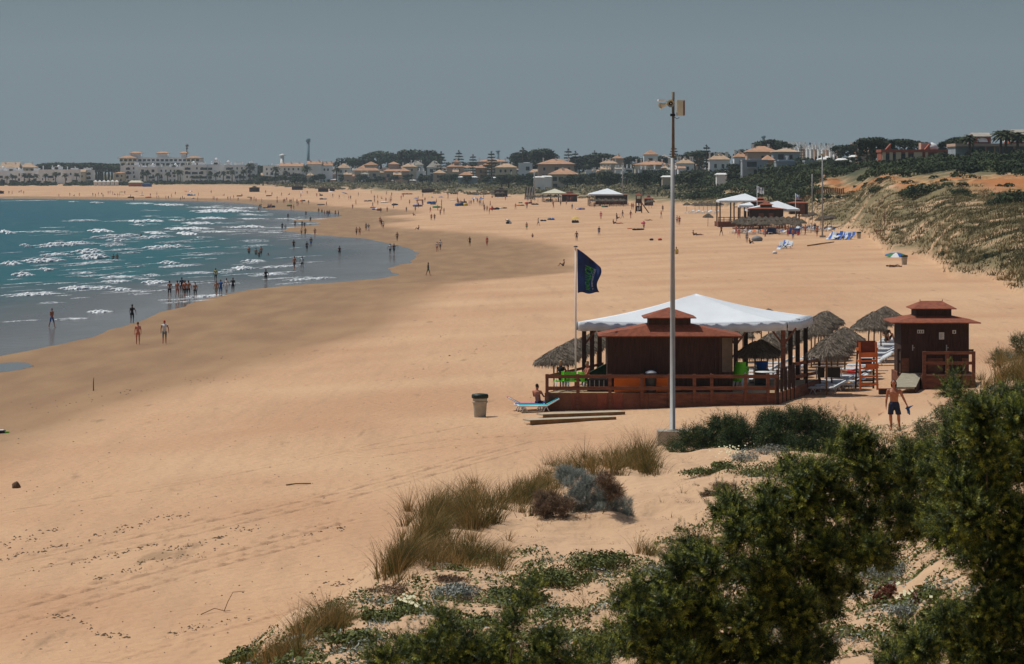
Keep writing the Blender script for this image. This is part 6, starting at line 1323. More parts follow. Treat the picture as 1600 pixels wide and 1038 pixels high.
for i in range(44): p = r.uniform(760, 1150); Y = np.interp(p, [760, 1150], [1420, 950]) + r.uniform(-80, 60); tree('round' if i % 4 else 'palm', p, np.interp(p, [760, 1150], [273, 264]) + r.uniform(-3, 8), Y, 'leafy dark tree among the middle villas' if i % 4 else 'dark palm among the middle villas', 1.4, 'trees among the middle villas' if i % 4 else 'palms among the middle villas')
for i in range(46):
    p = r.uniform(1150, 1380)
    if any(a_ < p < b_ for a_, b_ in ((1157, 1201), (1214, 1248), (1262, 1311), (1205, 1262))) and i % 3: continue
    Y = np.interp(p, [1150, 1380], [930, 740]) + r.uniform(-40, 60); tree('round', p, np.interp(p, [1150, 1380], [254, 252]) + r.uniform(-2, 8), Y, 'round dark tree on the slope under the white terraces', 1.4, 'trees on the slope under the white terraces')
# ------------------------------------------------------------------ people
def ell(mb, c, r3, n=14, m=9):
    v = []; f = []
    for j in range(m + 1):
        ph = pi * j / m
        for i in range(n): v.append((c[0] + r3[0] * sin(ph) * cos(2 * pi * i / n), c[1] + r3[1] * sin(ph) * sin(2 * pi * i / n), c[2] + r3[2] * cos(ph)))
    for j in range(m):
        for i in range(n): f.append((j * n + i, (j + 1) * n + i, (j + 1) * n + (i + 1) % n, j * n + (i + 1) % n))
    mb.add(v, f)
def loft(mb, rings, n=18):
    """closed skin over elliptical rings (x, y, z, rx, ry)"""
    v = []; f = []
    for (x, y, z, rx, ry) in rings:
        for i in range(n): v.append((x + rx * cos(2 * pi * i / n), y + ry * sin(2 * pi * i / n), z))
    for j in range(len(rings) - 1):
        for i in range(n): f.append((j * n + i, j * n + (i + 1) % n, (j + 1) * n + (i + 1) % n, (j + 1) * n + i))
    f.append(tuple(range(n))[::-1]); f.append(tuple(len(v) - n + i for i in range(n))); mb.add(v, f)
def limb(mb, pts):
    for (p, q) in zip(pts[:-1], pts[1:]): mb.tube([p[:3], [(u + v_) / 2 for u, v_ in zip(p[:3], q[:3])], q[:3]], [p[3], (p[3] + q[3]) / 2, q[3]], 12)
    for p in pts: ell(mb, p[:3], (p[3],) * 3, 12, 8)
def fuse(mb, vox, it=4):
    """one continuous surface over overlapping forms"""
    me = mb.mesh('b'); o = bpy.data.objects.new('b', me); COL.objects.link(o)
    rm = o.modifiers.new('r', 'REMESH'); rm.mode = 'VOXEL'; rm.voxel_size = vox; rm.use_smooth_shade = True
    sm = o.modifiers.new('s', 'SMOOTH'); sm.iterations = it; sm.factor = .5
    bpy.context.view_layer.update(); out = bpy.data.meshes.new_from_object(o.evaluated_get(bpy.context.evaluated_depsgraph_get())); bpy.data.objects.remove(o)
    out.name = 'person'; out.materials.clear(); out.polygons.foreach_set('use_smooth', np.ones(len(out.polygons), bool)); return out
def skin_body(J, E, seg, sub=1, extra=()):
    mb = MB()
    for a_, b_ in E: limb(mb, [J[a_], J[b_]])
    for c, r3 in extra: ell(mb, c, r3)
    out = fuse(mb, .026, 3)
    C = np.array([p.center[:] for p in out.polygons]); best = np.full(len(C), 1e9); zone = np.zeros(len(C), np.int32)
    for (a_, b_), z in zip(E, seg):
        A_, B_ = np.array(J[a_][:3]), np.array(J[b_][:3]); e = B_ - A_; t_ = np.clip(((C - A_) @ e) / (e @ e), 0, 1); d = np.linalg.norm(C - A_ - t_[:, None] * e, axis=1) - (J[a_][3] * (1 - t_) + J[b_][3] * t_) * .6
        m_ = d < best; best[m_] = d[m_]; zone[m_] = z
    # zones: 0 skin, 1 chest, 2 hips and thighs, 3 hair
    out.polygons.foreach_set('material_index', zone)
    for _ in range(4): out.materials.append(M['skin'])
    out.update(); return out
def body(pose, female=False, fingers=False):
    hipw, shw = (.10, .17) if female else (.095, .2)
    J = {}; leg = {'L': (.0, .0), 'R': (.0, .0)}; arm = {'L': (0, .06), 'R': (0, .06)}
    if pose == 'walk': leg = {'L': (-.26, .02), 'R': (.26, .10)}; arm = {'L': (.2, .06), 'R': (-.22, .06)}
    if pose == 'walk2': leg = {'L': (.18, .10), 'R': (-.18, .02)}; arm = {'L': (-.1, .1), 'R': (.15, .05)}
    if pose == 'stand2': leg = {'L': (.04, .0), 'R': (-.04, .0)}; arm = {'L': (-.1, .18), 'R': (.05, .05)}
    sit = pose in ('sit', 'chair'); lie = pose == 'lie'
    if lie:
        J['pelvis'] = (0, 0, .13, .125); J['waist'] = (0, .16, .13, .11); J['chest'] = (0, .38, .14, .13); J['neck'] = (0, .54, .14, .055); J['head'] = (0, .66, .15, .09); J['crown'] = (0, .75, .16, .07)
        for s, n_ in ((-1, 'L'), (1, 'R')):
            J['sh' + n_] = (s * shw, .46, .13, .055); J['el' + n_] = (s * .3, .25, .07, .04); J['wr' + n_] = (s * .3, .02, .05, .028); J['ha' + n_] = (s * .3, -.08, .04, .03)
            J['hi' + n_] = (s * hipw, -.06, .12, .085); J['kn' + n_] = (s * .12, -.46, .1 + .16 * (s > 0), .055); J['an' + n_] = (s * .13, -.86, .06, .04); J['to' + n_] = (s * .15, -.9, .18, .03)
    else:
        z0_ = {'sit': .12, 'chair': .53}.get(pose, .93); ln = .12 if sit else .0
        J['pelvis'] = (0, 0, z0_, .125); J['waist'] = (0, -.01 + ln * .4, z0_ + .16, .125 if female else .135); J['chest'] = (0, .0 + ln, z0_ + .38, .125 if female else .14)
        J['neck'] = (0, ln, z0_ + .56, .055); J['head'] = (0, -.03 + ln, z0_ + .68, .088); J['crown'] = (0, ln, z0_ + .76, .078)
        for s, n_ in ((-1, 'L'), (1, 'R')):
            sy, sx = arm[n_]; y0 = ln; J['sh' + n_] = (s * shw, y0, z0_ + .47, .055)
            if sit: J['el' + n_] = (s * .27, -.05, z0_ + .22, .04); J['wr' + n_] = (s * .2, -.28, z0_ + .2, .028); J['ha' + n_] = (s * .17, -.36, z0_ + .2, .028)
            else: J['el' + n_] = (s * (shw + sx), -sy * .35, z0_ + .2, .04); J['wr' + n_] = (s * (shw + sx * 1.2), -sy - .03, z0_ - .04, .028); J['ha' + n_] = (s * (shw + sx * 1.2), -sy - .05, z0_ - .13, .03)
            J['hi' + n_] = (s * hipw, 0, z0_ - .06, .09)
            if pose == 'sit': J['kn' + n_] = (s * .14, -.42, .42, .055); J['an' + n_] = (s * .14, -.62, .07, .04); J['to' + n_] = (s * .15, -.76, .04, .03)
            elif pose == 'chair': J['kn' + n_] = (s * .13, -.42, .48, .058); J['an' + n_] = (s * .14, -.45, .07, .04); J['to' + n_] = (s * .15, -.6, .04, .03)
            else:
                fy, lf = leg[n_]; J['kn' + n_] = (s * .1, -fy * .55 - .02, .48, .056); J['an' + n_] = (s * .1, -fy + .02, .09 + lf * .5 * (fy < 0), .038); J['to' + n_] = (s * .11, -fy - .12, .035 + (.0 if fy >= 0 else .02), .03)
    E, S = [('pelvis', 'waist'), ('waist', 'chest'), ('chest', 'neck'), ('neck', 'head'), ('head', 'crown')], [1, 1, 1, 0, 3]
    for n_ in 'LR': E += [('chest', 'sh' + n_), ('sh' + n_, 'el' + n_), ('el' + n_, 'wr' + n_), ('wr' + n_, 'ha' + n_), ('pelvis', 'hi' + n_), ('hi' + n_, 'kn' + n_), ('kn' + n_, 'an' + n_), ('an' + n_, 'to' + n_)]; S += [1, 0, 0, 0, 2, 2, 0, 0]
    ch = J['chest']; pv = J['pelvis']; hd_ = J['head']
    ex = [(ch[:3], (.175 if not female else .15, .115 if not lie else .16, .16 if not lie else .11)), (pv[:3], (.15, .12, .12)), (hd_[:3], (.08, .1, .115) if not lie else (.08, .115, .1))]
    return skin_body(J, E, S, 1, ex)
BODY = {}
def person(px, py, pose, label, top='skin', bot='black', skin='skin', hair='hair', rz=None, sc=1.0, fem=False, group=None, dz=0.0, Y=None, z=None):
    k = (pose, fem)
    if k not in BODY: BODY[k] = body(pose, fem)
    o = link('person', BODY[k]); p = hit(px, py) if Y is None else Vector((xat(px, Y), Y, z))
    o.location = (p.x, p.y, p.z + dz); o.rotation_euler[2] = random.uniform(-3, 3) if rz is None else rz; o.scale = (sc,) * 3
    f = lambda n_: M[skin] if n_ == 'skin' else (M[n_] if n_ in M and n_.startswith('hair') else CLM[n_])
    for i, n_ in enumerate((skin, top, bot, hair)): o.material_slots[i].link = 'OBJECT'; o.material_slots[i].material = M[skin] if i == 0 else f(n_)
    tag(o, label, 'person', group); return o
AW, TO = pi, 0.0     # walking away from the camera, towards it (bodies face -Y)
# --- the walking man, modelled with face, hair, shorts and fingers
def the_man():
    mb = MB()
    loft(mb, [(0, 0, .84, .11, .10), (0, .005, .92, .165, .125), (0, 0, 1.0, .158, .115), (0, -.005, 1.08, .148, .105), (0, -.01, 1.18, .155, .108), (0, -.005, 1.28, .172, .118), (0, 0, 1.37, .188, .122), (0, .01, 1.44, .185, .10), (0, .015, 1.49, .13, .075), (0, .01, 1.53, .07, .06)])
    for s in (-1, 1): ell(mb, (s * .085, -.085, 1.36), (.085, .045, .065)); ell(mb, (s * .19, .01, 1.42), (.06, .06, .07))
    limb(mb, [(0, .01, 1.5, .058), (-.01, -.005, 1.62, .055)])
    ell(mb, (-.015, -.02, 1.715), (.077, .095, .105)); ell(mb, (-.02, -.055, 1.655), (.05, .055, .055)); ell(mb, (-.022, -.118, 1.69), (.013, .02, .022)); ell(mb, (-.02, -.095, 1.735), (.05, .02, .012))
    A_ = {-1: [(-.215, .01, 1.43, .062), (-.245, .02, 1.30, .054), (-.265, .025, 1.17, .043), (-.28, .0, 1.09, .044), (-.29, -.03, .92, .028), (-.292, -.045, .86, .03)],
          1: [(.215, .01, 1.43, .062), (.27, .02, 1.31, .054), (.325, .03, 1.19, .043), (.36, .01, 1.12, .044), (.44, -.04, .96, .028), (.465, -.055, .915, .03)]}
    for s in (-1, 1):
        limb(mb, A_[s]); x, y, z, _ = A_[s][-1]; dx = s * (.0 if s < 0 else .012); ell(mb, (x + dx, y - .01, z - .035), (.018, .040, .048))
        for i in range(4):      # four fingers of different lengths, bent, and the thumb from the side of the palm
            oy = y + .025 - i * .022; l_ = (.058, .07, .074, .062)[i]; cu = .012 if s < 0 else .03
            limb(mb, [(x + dx, oy, z - .07, .0105), (x + dx - s * cu * .3, oy - .003, z - .07 - l_ * .55, .0095), (x + dx - s * cu, oy - .006, z - .07 - l_, .008)])
        limb(mb, [(x + dx * .5 - s * .006, y - .04, z - .02, .012), (x - s * .014, y - .062, z - .05, .0105), (x - s * .012, y - .068, z - .078, .009)])
    LG_ = {-1: [(-.095, 0, .90, .1), (-.115, -.01, .72, .088), (-.125, -.025, .52, .06), (-.12, -.01, .38, .062), (-.105, .01, .22, .044), (-.10, .02, .09, .035)],
           1: [(.095, 0, .90, .1), (.13, -.03, .72, .088), (.165, -.05, .53, .06), (.17, .0, .39, .062), (.185, .08, .24, .044), (.195, .13, .13, .035)]}
    for s in (-1, 1):
        limb(mb, LG_[s]); x, y, z, _ = LG_[s][-1]; h_ = .03 if s < 0 else .055
        limb(mb, [(x, y + .03, z - .045, .036), (x + s * .01, y - .07, h_ + .005, .034), (x + s * .02, y - .16, h_ - .003, .028)])
    me = fuse(mb, .0105, 3); me.materials.append(mat('sunburnt_skin', (.33, .115, .06), .5, .15, 5, col2=(.42, .17, .09)))
    o = link('person', me); tag(o, 'barefoot man with long dark hair and black shorts walking on the sand', 'person')
    p = hit(1397, 672); o.location = p; o.scale = (1.03,) * 3; o.rotation_euler[2] = -.12
    mb = MB(); ell(mb, (-.015, .02, 1.745), (.092, .10, .095)); ell(mb, (-.01, .06, 1.66), (.095, .065, .11)); limb(mb, [(.065, .01, 1.74, .032), (.078, .02, 1.63, .03), (.07, .03, 1.55, .022)]); limb(mb, [(-.095, .01, 1.74, .03), (-.10, .025, 1.64, .026), (-.09, .03, 1.57, .02)]); limb(mb, [(0, .075, 1.6, .05), (.0, .07, 1.5, .03)])
    hm = fuse(mb, .012, 2); hm.materials.append(M['hair']); link('hair', hm, None, o)
    mb = MB(); loft(mb, [(0, 0, 1.035, .165, .12), (0, 0, 1.0, .172, .128), (0, .005, .92, .182, .14), (0, .0, .86, .18, .14), (0, 0, .82, .15, .125)])
    for s in (-1, 1):
        q = LG_[s]; loft(mb, [(s * .09, 0, .97, .10, .13), (s * .095, 0, .9, .112, .135), (s * .105, -.005, .8, .112, .125), (s * (.12 if s < 0 else .145), -.02, .66, .105, .115), (s * (.125 if s < 0 else .16), -.03, .565, .105, .112)])
    sm_ = fuse(mb, .013, 2); sm_.materials.append(CLM['navy']); link('shorts', sm_, None, o)
    for s in (-1, 1): a = MB(); ell(a, (-.02 + s * .03, -.105, 1.712), (.014, .008, .007), 8, 5); a.build('eye', M['hair'], o)
    a = MB(); ell(a, (-.022, -.108, 1.652), (.024, .008, .007), 8, 5); a.build('mouth', mat('lip_red', (.22, .05, .04), .6), o)
    for s in (-1, 1): a = MB(); ell(a, (-.015 + s * .08, -.02, 1.70), (.014, .022, .032), 8, 6); a.build('ear', M['skin_r'], o)
    mb = MB(); limb(mb, [(.475, -.06, .86, .035), (.50, -.07, .78, .06), (.53, -.06, .68, .055), (.56, -.05, .58, .03)]); limb(mb, [(.5, -.06, .80, .05), (.60, -.05, .86, .03), (.69, -.04, .90, .012)]); limb(mb, [(.5, -.07, .79, .05), (.42, -.1, .80, .022)]); limb(mb, [(.52, -.06, .7, .04), (.49, -.09, .62, .02)])
    cm = fuse(mb, .014, 1); cm.materials.append(mat('blue_and_dark_cloth', (.008, .02, .045), .8, .4, 9, col2=(.03, .14, .38)))
    c = link('cloth', cm); c.location = o.location; c.scale = o.scale; c.rotation_euler = o.rotation_euler; tag(c, 'crumpled blue cloth held in the walking man\'s hand', 'cloth')
the_man()
NP = [ # px, foot y, pose, label, top, bottom, skin, hair, heading, scale, female
 (215.5, 539, 'walk', 'woman-like figure in salmon swimwear on the wet sand left of the white T-shirt', 'salmon', 'salmon', 'skin_r', 'brown', AW, .98, True),
 (257, 538, 'walk2', 'person in white T-shirt, grey shorts and red cap on the wet sand', 'white', 'grey', 'skin_r', 'red', AW, 1.02, False),
 (206.5, 506, 'stand2', 'person in black dress and hat with a white bag at the water edge', 'black', 'black', 'skin_d', 'hair', AW, .95, True),
 (81, 512, 'walk', 'bare-chested person in blue trunks wading alone at the left', 'skin', 'blue', 'skin_r', 'grey', 1.2, .95, False),
 (265, 465, 'walk', 'leftmost of the group walking away at the water edge, black shorts', 'skin', 'black', 'skin', 'hair', AW, 1, False),
 (277, 466, 'walk2', 'red-shouldered walker second from left in the group at the water edge', 'skin', 'skin', 'skin_r', 'hair', AW, 1.05, True),
 (284, 459, 'stand', 'dark figure half hidden in the group at the water edge', 'navy', 'black', 'skin_d', 'hair', AW, 1, False),
 (289, 466, 'walk', 'person in black swim shorts in the middle of the water edge group', 'skin', 'black', 'skin_r', 'hair', AW, 1.06, False),
 (294.5, 465, 'walk2', 'person in dark shorts right beside the middle of the water edge group', 'skin', 'black', 'skin', 'hair', AW, 1.02, False),
 (305, 466, 'walk', 'rightmost of the water edge group, carrying a red bag', 'skin', 'black', 'skin', 'hair', AW, .95, True),
 (337, 440, 'stand', 'person in yellow top standing behind the blue and white dressed walkers', 'yellow', 'black', 'skin_d', 'hair', AW, .9, False),
 (338, 463, 'walk', 'slim bather in pale swimsuit left of the blue-shirted walker', 'skin', 'khaki', 'skin', 'hair', TO, .95, True),
 (345, 463, 'walk2', 'walker in bright blue shirt at the water edge', 'blue', 'blue', 'skin', 'hair', AW, 1, False),
 (354, 459, 'walk', 'walker in white shirt between the blue and the black one', 'white', 'white', 'skin_d', 'hair', TO, .95, True),
 (364, 458, 'stand2', 'walker all in black right of the white-shirted one', 'black', 'black', 'skin_d', 'hair', TO, .95, False),
 (415.5, 443, 'stand2', 'dark figure with a bag alone on the wet sand below the centre', 'black', 'black', 'skin_d', 'hair', AW, .95, True),
 (460, 421, 'walk', 'person with red shoulders and dark skirt beside the white-topped one', 'skin', 'black', 'skin_r', 'hair', TO, 1, True),
 (472, 421, 'walk2', 'person in white top and black shorts on the wet film', 'white', 'black', 'skin_d', 'hair', TO, 1, False),
 (530.6, 401, 'stand', 'person in black swimsuit standing alone in the shallow film', 'black', 'black', 'skin_r', 'hair', TO, .95, True),
 (609.6, 398, 'stand2', 'person in white shirt at the tip of the shallow film', 'white', 'black', 'skin_d', 'hair', TO, 1, False),
 (615.6, 398, 'walk', 'dark-clothed companion right of the white shirt at the film tip', 'navy', 'black', 'skin_r', 'hair', TO, 1, False),
 (669, 431, 'walk', 'person in dark green dress alone on the damp sand', 'black', 'green', 'skin_d', 'hair', 1.4, .95, True),
 (683, 394, 'walk', 'pale-topped walker left of a pair on the damp sand', 'white', 'skin', 'skin_r', 'hair', AW, .95, True),
 (688, 391, 'walk2', 'taller walker right of the pale-topped one on damp sand', 'white', 'brown', 'skin', 'hair', AW, 1, False),
 (734, 385, 'stand2', 'person in black holding a bag left of the red swimsuit', 'black', 'black', 'skin', 'hair', TO, .95, True),
 (761, 385, 'walk', 'person in red swimsuit walking on the dry middle sand', 'red', 'red', 'skin_r', 'hair', TO, .95, True),
 (620.6, 377, 'walk', 'bare-chested walker in black shorts above the film tip', 'skin', 'black', 'skin_d', 'hair', TO, 1, False),
 (653.6, 359, 'sit', 'person sitting alone on the damp middle sand', 'skin', 'black', 'skin_d', 'hair', -1.2, 1, False),
 (880, 416, 'sit', 'person sitting on dry sand left of the flag', 'skin', 'navy', 'skin', 'hair', -1.4, .95, True),
 (557, 368, 'walk', 'left walker of the pair above the sandbar', 'skin', 'black', 'skin', 'hair', AW, 1, True), (562, 368, 'walk2', 'right walker of the pair above the sandbar', 'skin', 'red', 'skin', 'hair', AW, 1, False),
 (572, 361, 'walk', 'walker in grey top left of the pale shorts', 'grey', 'black', 'skin', 'hair', AW, 1, True), (576, 362, 'walk2', 'walker in pale shorts right of the grey top', 'grey', 'white', 'skin', 'hair', AW, .95, False),
 (594, 350, 'walk', 'tan walker leading the trio on the damp sand', 'skin', 'black', 'skin_r', 'hair', AW, 1, False), (596, 355, 'walk2', 'dark walker in the middle of the trio on the damp sand', 'black', 'black', 'skin', 'hair', AW, 1, False), (598.8, 358, 'walk', 'walker with white shirt ending the trio on the damp sand', 'white', 'black', 'skin', 'hair', AW, .95, True),
 (441, 361, 'stand2', 'dark adult standing beside the child with turquoise board', 'black', 'black', 'skin_d', 'hair', AW, 1.05, False), (446, 360, 'stand', 'small person in turquoise beside the dark adult in the shallows', 'turquoise', 'turquoise', 'skin', 'hair', AW, .75, False),
 (461, 356, 'walk', 'dark figure turning in the shallows between two pairs', 'black', 'black', 'skin', 'hair', AW, 1, False), (472, 357, 'walk2', 'left one of the dark pair on the upper sandbar', 'black', 'black', 'skin_d', 'hair', AW, 1, False), (476, 357, 'stand', 'right one of the dark pair on the upper sandbar', 'navy', 'black', 'skin_d', 'hair', AW, .85, False),
 (471, 368, 'walk', 'person with white top wading below the upper sandbar', 'white', 'brown', 'skin', 'hair', AW, .9, True), (477, 369, 'walk2', 'dark person wading right of the white top below the sandbar', 'skin', 'black', 'skin_d', 'hair', AW, .95, False), (492, 369, 'walk', 'tan bather standing at the end of the upper sandbar', 'skin', 'red', 'skin', 'hair', AW, .95, False),
 (459, 391, 'walk', 'dark angler with rods in the shallow water', 'black', 'black', 'skin_r', 'hair', AW, 1, False), (479.6, 394, 'stand2', 'dark figure left of the taller one in the shallow film', 'black', 'black', 'skin_d', 'hair', AW, 1, True), (486, 386, 'stand', 'figure in blue shorts above the shallow film', 'skin', 'blue', 'skin_d', 'hair', AW, 1, False),
 (389, 396, 'stand', 'red-shouldered bather standing in the small waves', 'skin', 'black', 'skin_r', 'hair', AW, .95, False), (400, 398, 'stand', 'left bather of the trio in the small waves', 'skin', 'green', 'skin', 'hair', AW, .9, False), (405, 402, 'stand2', 'front bather of the trio in the small waves', 'skin', 'grey', 'skin_d', 'hair', AW, .9, False), (408, 396, 'walk', 'back bather of the trio in the small waves', 'skin', 'black', 'skin_r', 'hair', AW, .95, False),
 (177, 406, 'stand', 'left of two swimmers standing among the breakers', 'skin', 'black', 'skin_d', 'hair', AW, .8, False), (183, 406, 'stand', 'right of two swimmers standing among the breakers', 'skin', 'black', 'skin_d', 'hair', AW, .85, False), (220.5, 371, 'stand', 'lone bather standing behind the long breaker', 'skin', 'black', 'skin_d', 'hair', AW, .8, False),
 (485, 349, 'walk', 'dark walker on the sand spit in the inlet', 'black', 'brown', 'skin', 'hair', TO, 1, False), (450, 343, 'walk2', 'dark wader alone in the upper inlet', 'black', 'black', 'skin_d', 'hair', AW, 1, False), (478, 339, 'walk', 'dark wader pair seen as one at the upper inlet', 'navy', 'black', 'skin', 'hair', AW, 1, True),
 (498, 334, 'walk', 'tall dark walker left of the crowd by the upper inlet', 'skin', 'black', 'skin_d', 'hair', AW, 1.05, False), (503, 335, 'stand', 'person in navy left of the crowd by the upper inlet', 'navy', 'black', 'skin', 'hair', AW, .95, True),
 (823, 360, 'stand', 'tan person standing on dry sand far left of the flag', 'skin', 'green', 'skin', 'hair', TO, .95, True), (832, 371, 'sit', 'small figure sitting below the standing tan person', 'skin', 'brown', 'skin', 'hair', TO, .8, False), (841, 353, 'walk', 'person in black and white bending beside dark bags', 'white', 'navy', 'skin_d', 'hair', 1.2, .95, False),
 (901, 377, 'walk2', 'bare-chested person in dark shorts above the flag', 'skin', 'black', 'skin_d', 'hair', TO, 1, False), (936, 369, 'walk', 'person in blue carrying blue bags on the dry sand', 'navy', 'blue', 'skin', 'hair', TO, 1, False), (894, 328, 'walk', 'person in blue top walking near the far striped bar', 'blue', 'grey', 'skin_d', 'hair', TO, 1, False),
 (959, 350, 'sit', 'left sunbather sitting on a towel in mid beach', 'skin', 'black', 'skin_d', 'hair', 1, 1, False), (965, 342, 'sit', 'person sitting upright behind the towel group in mid beach', 'skin', 'black', 'skin_d', 'hair', 1.3, 1, True), (967, 350, 'lie', 'person lying on a towel in the mid beach group', 'skin', 'red', 'skin_r', 'hair', 1.5, 1, False),
 (1006, 360, 'stand2', 'person in pink leaning over the dark bags', 'pink', 'brown', 'skin', 'hair', 1.2, 1, True), (1013, 345, 'lie', 'sunbather lying beyond the pink-topped person', 'skin', 'black', 'skin_r', 'hair', 1.6, 1, False), (1058, 350, 'stand', 'person in white just right of the mast', 'white', 'grey', 'skin', 'hair', TO, 1, True),
 (1061.5, 352, 'stand2', 'person in dark red beside the white one right of the mast', 'red', 'brown', 'skin', 'hair', TO, 1.05, False), (1084, 368, 'sit', 'person sitting up among lying sunbathers right of the mast', 'skin', 'brown', 'skin', 'hair', 1.1, 1, False), (1091, 368, 'lie', 'dark sunbather lying right of the sitting one near the mast', 'black', 'skin', 'skin_d', 'hair', 1.6, 1, False),
 (1057, 397, 'sit', 'person in bright yellow sitting behind the mast', 'yellow', 'yellow', 'skin', 'hair', 0, 1.05, False), (1167, 380, 'stand', 'person wrapped in grey towel before the far canopies', 'grey', 'grey', 'skin', 'hair', TO, .95, True), (1172, 381, 'sit', 'person sitting beside the grey-wrapped one', 'skin', 'black', 'skin_d', 'hair', 1, .9, False),
 (1187, 366, 'walk', 'person in black with white hat before the far parasols', 'black', 'black', 'skin_d', 'white', TO, 1.05, False), (1231, 370, 'stand', 'tan person in red trunks before the blue loungers', 'skin', 'red', 'skin', 'hair', AW, 1.05, False), (1247, 368, 'sit', 'person in red sitting by the blue loungers', 'red', 'red', 'skin_r', 'hair', 0, 1, False),
 (1396, 418, 'lie', 'dark sunbather lying below the collapsed green umbrella', 'black', 'brown', 'skin_d', 'hair', 1.75, 1.05, False), (876, 322, 'stand', 'dark figure left of the far canopied bar', 'black', 'black', 'skin_d', 'hair', TO, .95, False), (885, 321, 'stand', 'pale figure left of the far canopied bar', 'skin', 'khaki', 'skin_p', 'hair', TO, .95, True),
 (757, 331, 'stand', 'left of three tan people standing below the blue windbreak', 'skin', 'brown', 'skin', 'hair', TO, 1, True), (761, 331, 'stand2', 'middle of three tan people standing below the blue windbreak', 'skin', 'brown', 'skin', 'hair', TO, 1, False), (769, 331, 'walk', 'right of three tan people standing below the blue windbreak', 'red', 'brown', 'skin', 'hair', TO, 1, False),
 (674, 345, 'walk', 'left walker of the pair in mid beach', 'red', 'brown', 'skin_d', 'hair', TO, .95, False), (679, 345, 'walk2', 'right walker of the pair in mid beach', 'brown', 'black', 'skin_d', 'hair', TO, .95, False), (688, 337, 'walk', 'lone tan walker right of the mid beach pair', 'skin', 'brown', 'skin', 'hair', TO, 1, False),
 (551, 327, 'stand', 'reddish walker in the middle distance above the inlet', 'red', 'brown', 'skin', 'hair', TO, 1, False), (595, 333, 'stand', 'slim tan figure left of another above the damp sand', 'skin', 'brown', 'skin', 'hair', TO, 1, True), (605, 332, 'stand', 'slim tan figure right of another above the damp sand', 'skin', 'red', 'skin', 'hair', TO, 1, False),
 (635, 332, 'walk', 'pair-like dark figure in mid beach', 'navy', 'brown', 'skin', 'hair', TO, 1, False), (649, 331, 'stand', 'grey-topped figure right of the dark one in mid beach', 'grey', 'brown', 'skin', 'hair', TO, .95, False), (646, 337, 'sit', 'small person sitting on the mid beach sand', 'skin', 'brown', 'skin_d', 'hair', 1, .9, False)]
for (px, py, pose, lab, top, bot, sk, hr, rz, sc, fem) in NP:
    lab = lab.replace('woman-like figure', 'person'); dz = -.55 * (('swimmer' in lab) or ('breaker' in lab) or ('small waves' in lab)); person(px, py, pose, lab, top, bot, sk, hr, rz + random.uniform(-.3, .3), sc, fem, dz=dz)
person(841, 0, 'chair', 'bare-backed man with short dark hair sitting on the blue lounger', 'skin', 'navy', 'skin_r', 'hair', 2.6, 1.0, False, Y=134.75, z=g1(xat(841, 134.7), 134.7) - .1)
person(878, 0, 'chair', 'fair-haired person sitting left of the flagpole on the deck', 'black', 'black', 'skin', 'hair_b', 2.7, 1.0, True, Y=136.3, z=ZD + .02)
person(914.5, 0, 'chair', 'fair-haired tanned person leaning back on the green chair right of the flagpole', 'skin', 'black', 'skin_r', 'hair_b', -1.2, 1.0, True, Y=135.5, z=ZD + .02)
person(1325, 0, 'lie', 'person lying on a lounger behind the lifeguard chair', 'skin', 'red', 'skin', 'hair_b', 1.3, 1, False, Y=148.5, z=g1(xat(1325, 148), 148) + .36)
person(1386, 0, 'sit', 'person in dark clothes sitting at the far end of the lounger row', 'black', 'black', 'skin_d', 'hair', .3, 1.1, False, Y=178, z=g1(xat(1386, 178), 178) + .3)
hd = hit(419, 398); CRD = 'tiny distant people on the far beach'
for (px, py, n_) in ((69, 403, 'dark head of a swimmer left of the breakers'), (50, 387, 'small head of a swimmer at the end of the long breaker'), (419, 399, 'head of a swimmer right of the bathing trio')): person(px, py, 'stand', n_, 'skin', 'black', 'skin_d', 'hair', 0, 1, dz=-1.38)
FARP = [(14, 304), (19, 304), (30, 301), (33, 302), (37, 304), (92, 309), (109, 307), (116, 307), (124, 307), (145, 307), (149, 308), (154, 306), (159, 304), (161, 309), (169, 304), (172, 303), (176, 305), (179, 305), (184, 308), (187, 307), (195, 304), (204, 310), (209, 315), (245, 306), (245, 312), (248, 312), (259, 312), (263, 312), (268, 309),
 (274, 305), (282, 314), (285, 312), (288, 311), (309, 314), (333, 313), (335, 313), (339, 315), (356, 313), (360, 313), (365, 311), (372, 315), (391, 314), (393, 314), (397, 314), (400, 316), (409, 317), (433, 319), (433, 313), (443, 318), (445, 317), (448, 315), (453, 318), (455, 318), (458, 316), (464, 318), (464, 322), (466, 322), (472, 319), (482, 320), (510, 323),
 (406, 327), (408, 326), (404, 331), (419, 326), (422, 326), (424, 326), (455, 329), (459, 328), (507, 338), (511, 338), (515, 338), (524, 338), (529, 339), (513, 339), (556, 320), (608, 317), (610.6, 318), (640, 320), (652, 319.6), (615, 326), (425, 306), (440, 307), (452, 305), (470, 309), (495, 308), (520, 309), (590, 312), (596, 311), (585, 312), (630, 309), (660, 320), (664, 316), (682, 319), (690, 320), (716, 319), (720, 321), (733, 322), (736, 321), (749, 321), (690, 325), (580, 303), (604, 305), (350, 306), (330, 303), (310, 307), (222, 305), (235, 308), (378, 306), (415, 303), (560, 307), (612, 307), (480, 304), (500, 305), (530, 311), (545, 313), (700, 308), (715, 306), (740, 318), (755, 322), (766, 323)]
_r = np.random.default_rng(8)
FARP += [(float(_r.uniform(540, 1010)), float(_r.uniform(307, 336))) for _ in range(44)]
FARP += [(float(_r.uniform(1125, 1285)), float(_r.uniform(362, 375))) for _ in range(14)] + [(float(_r.uniform(860, 1045)), float(_r.uniform(320, 350))) for _ in range(12)]
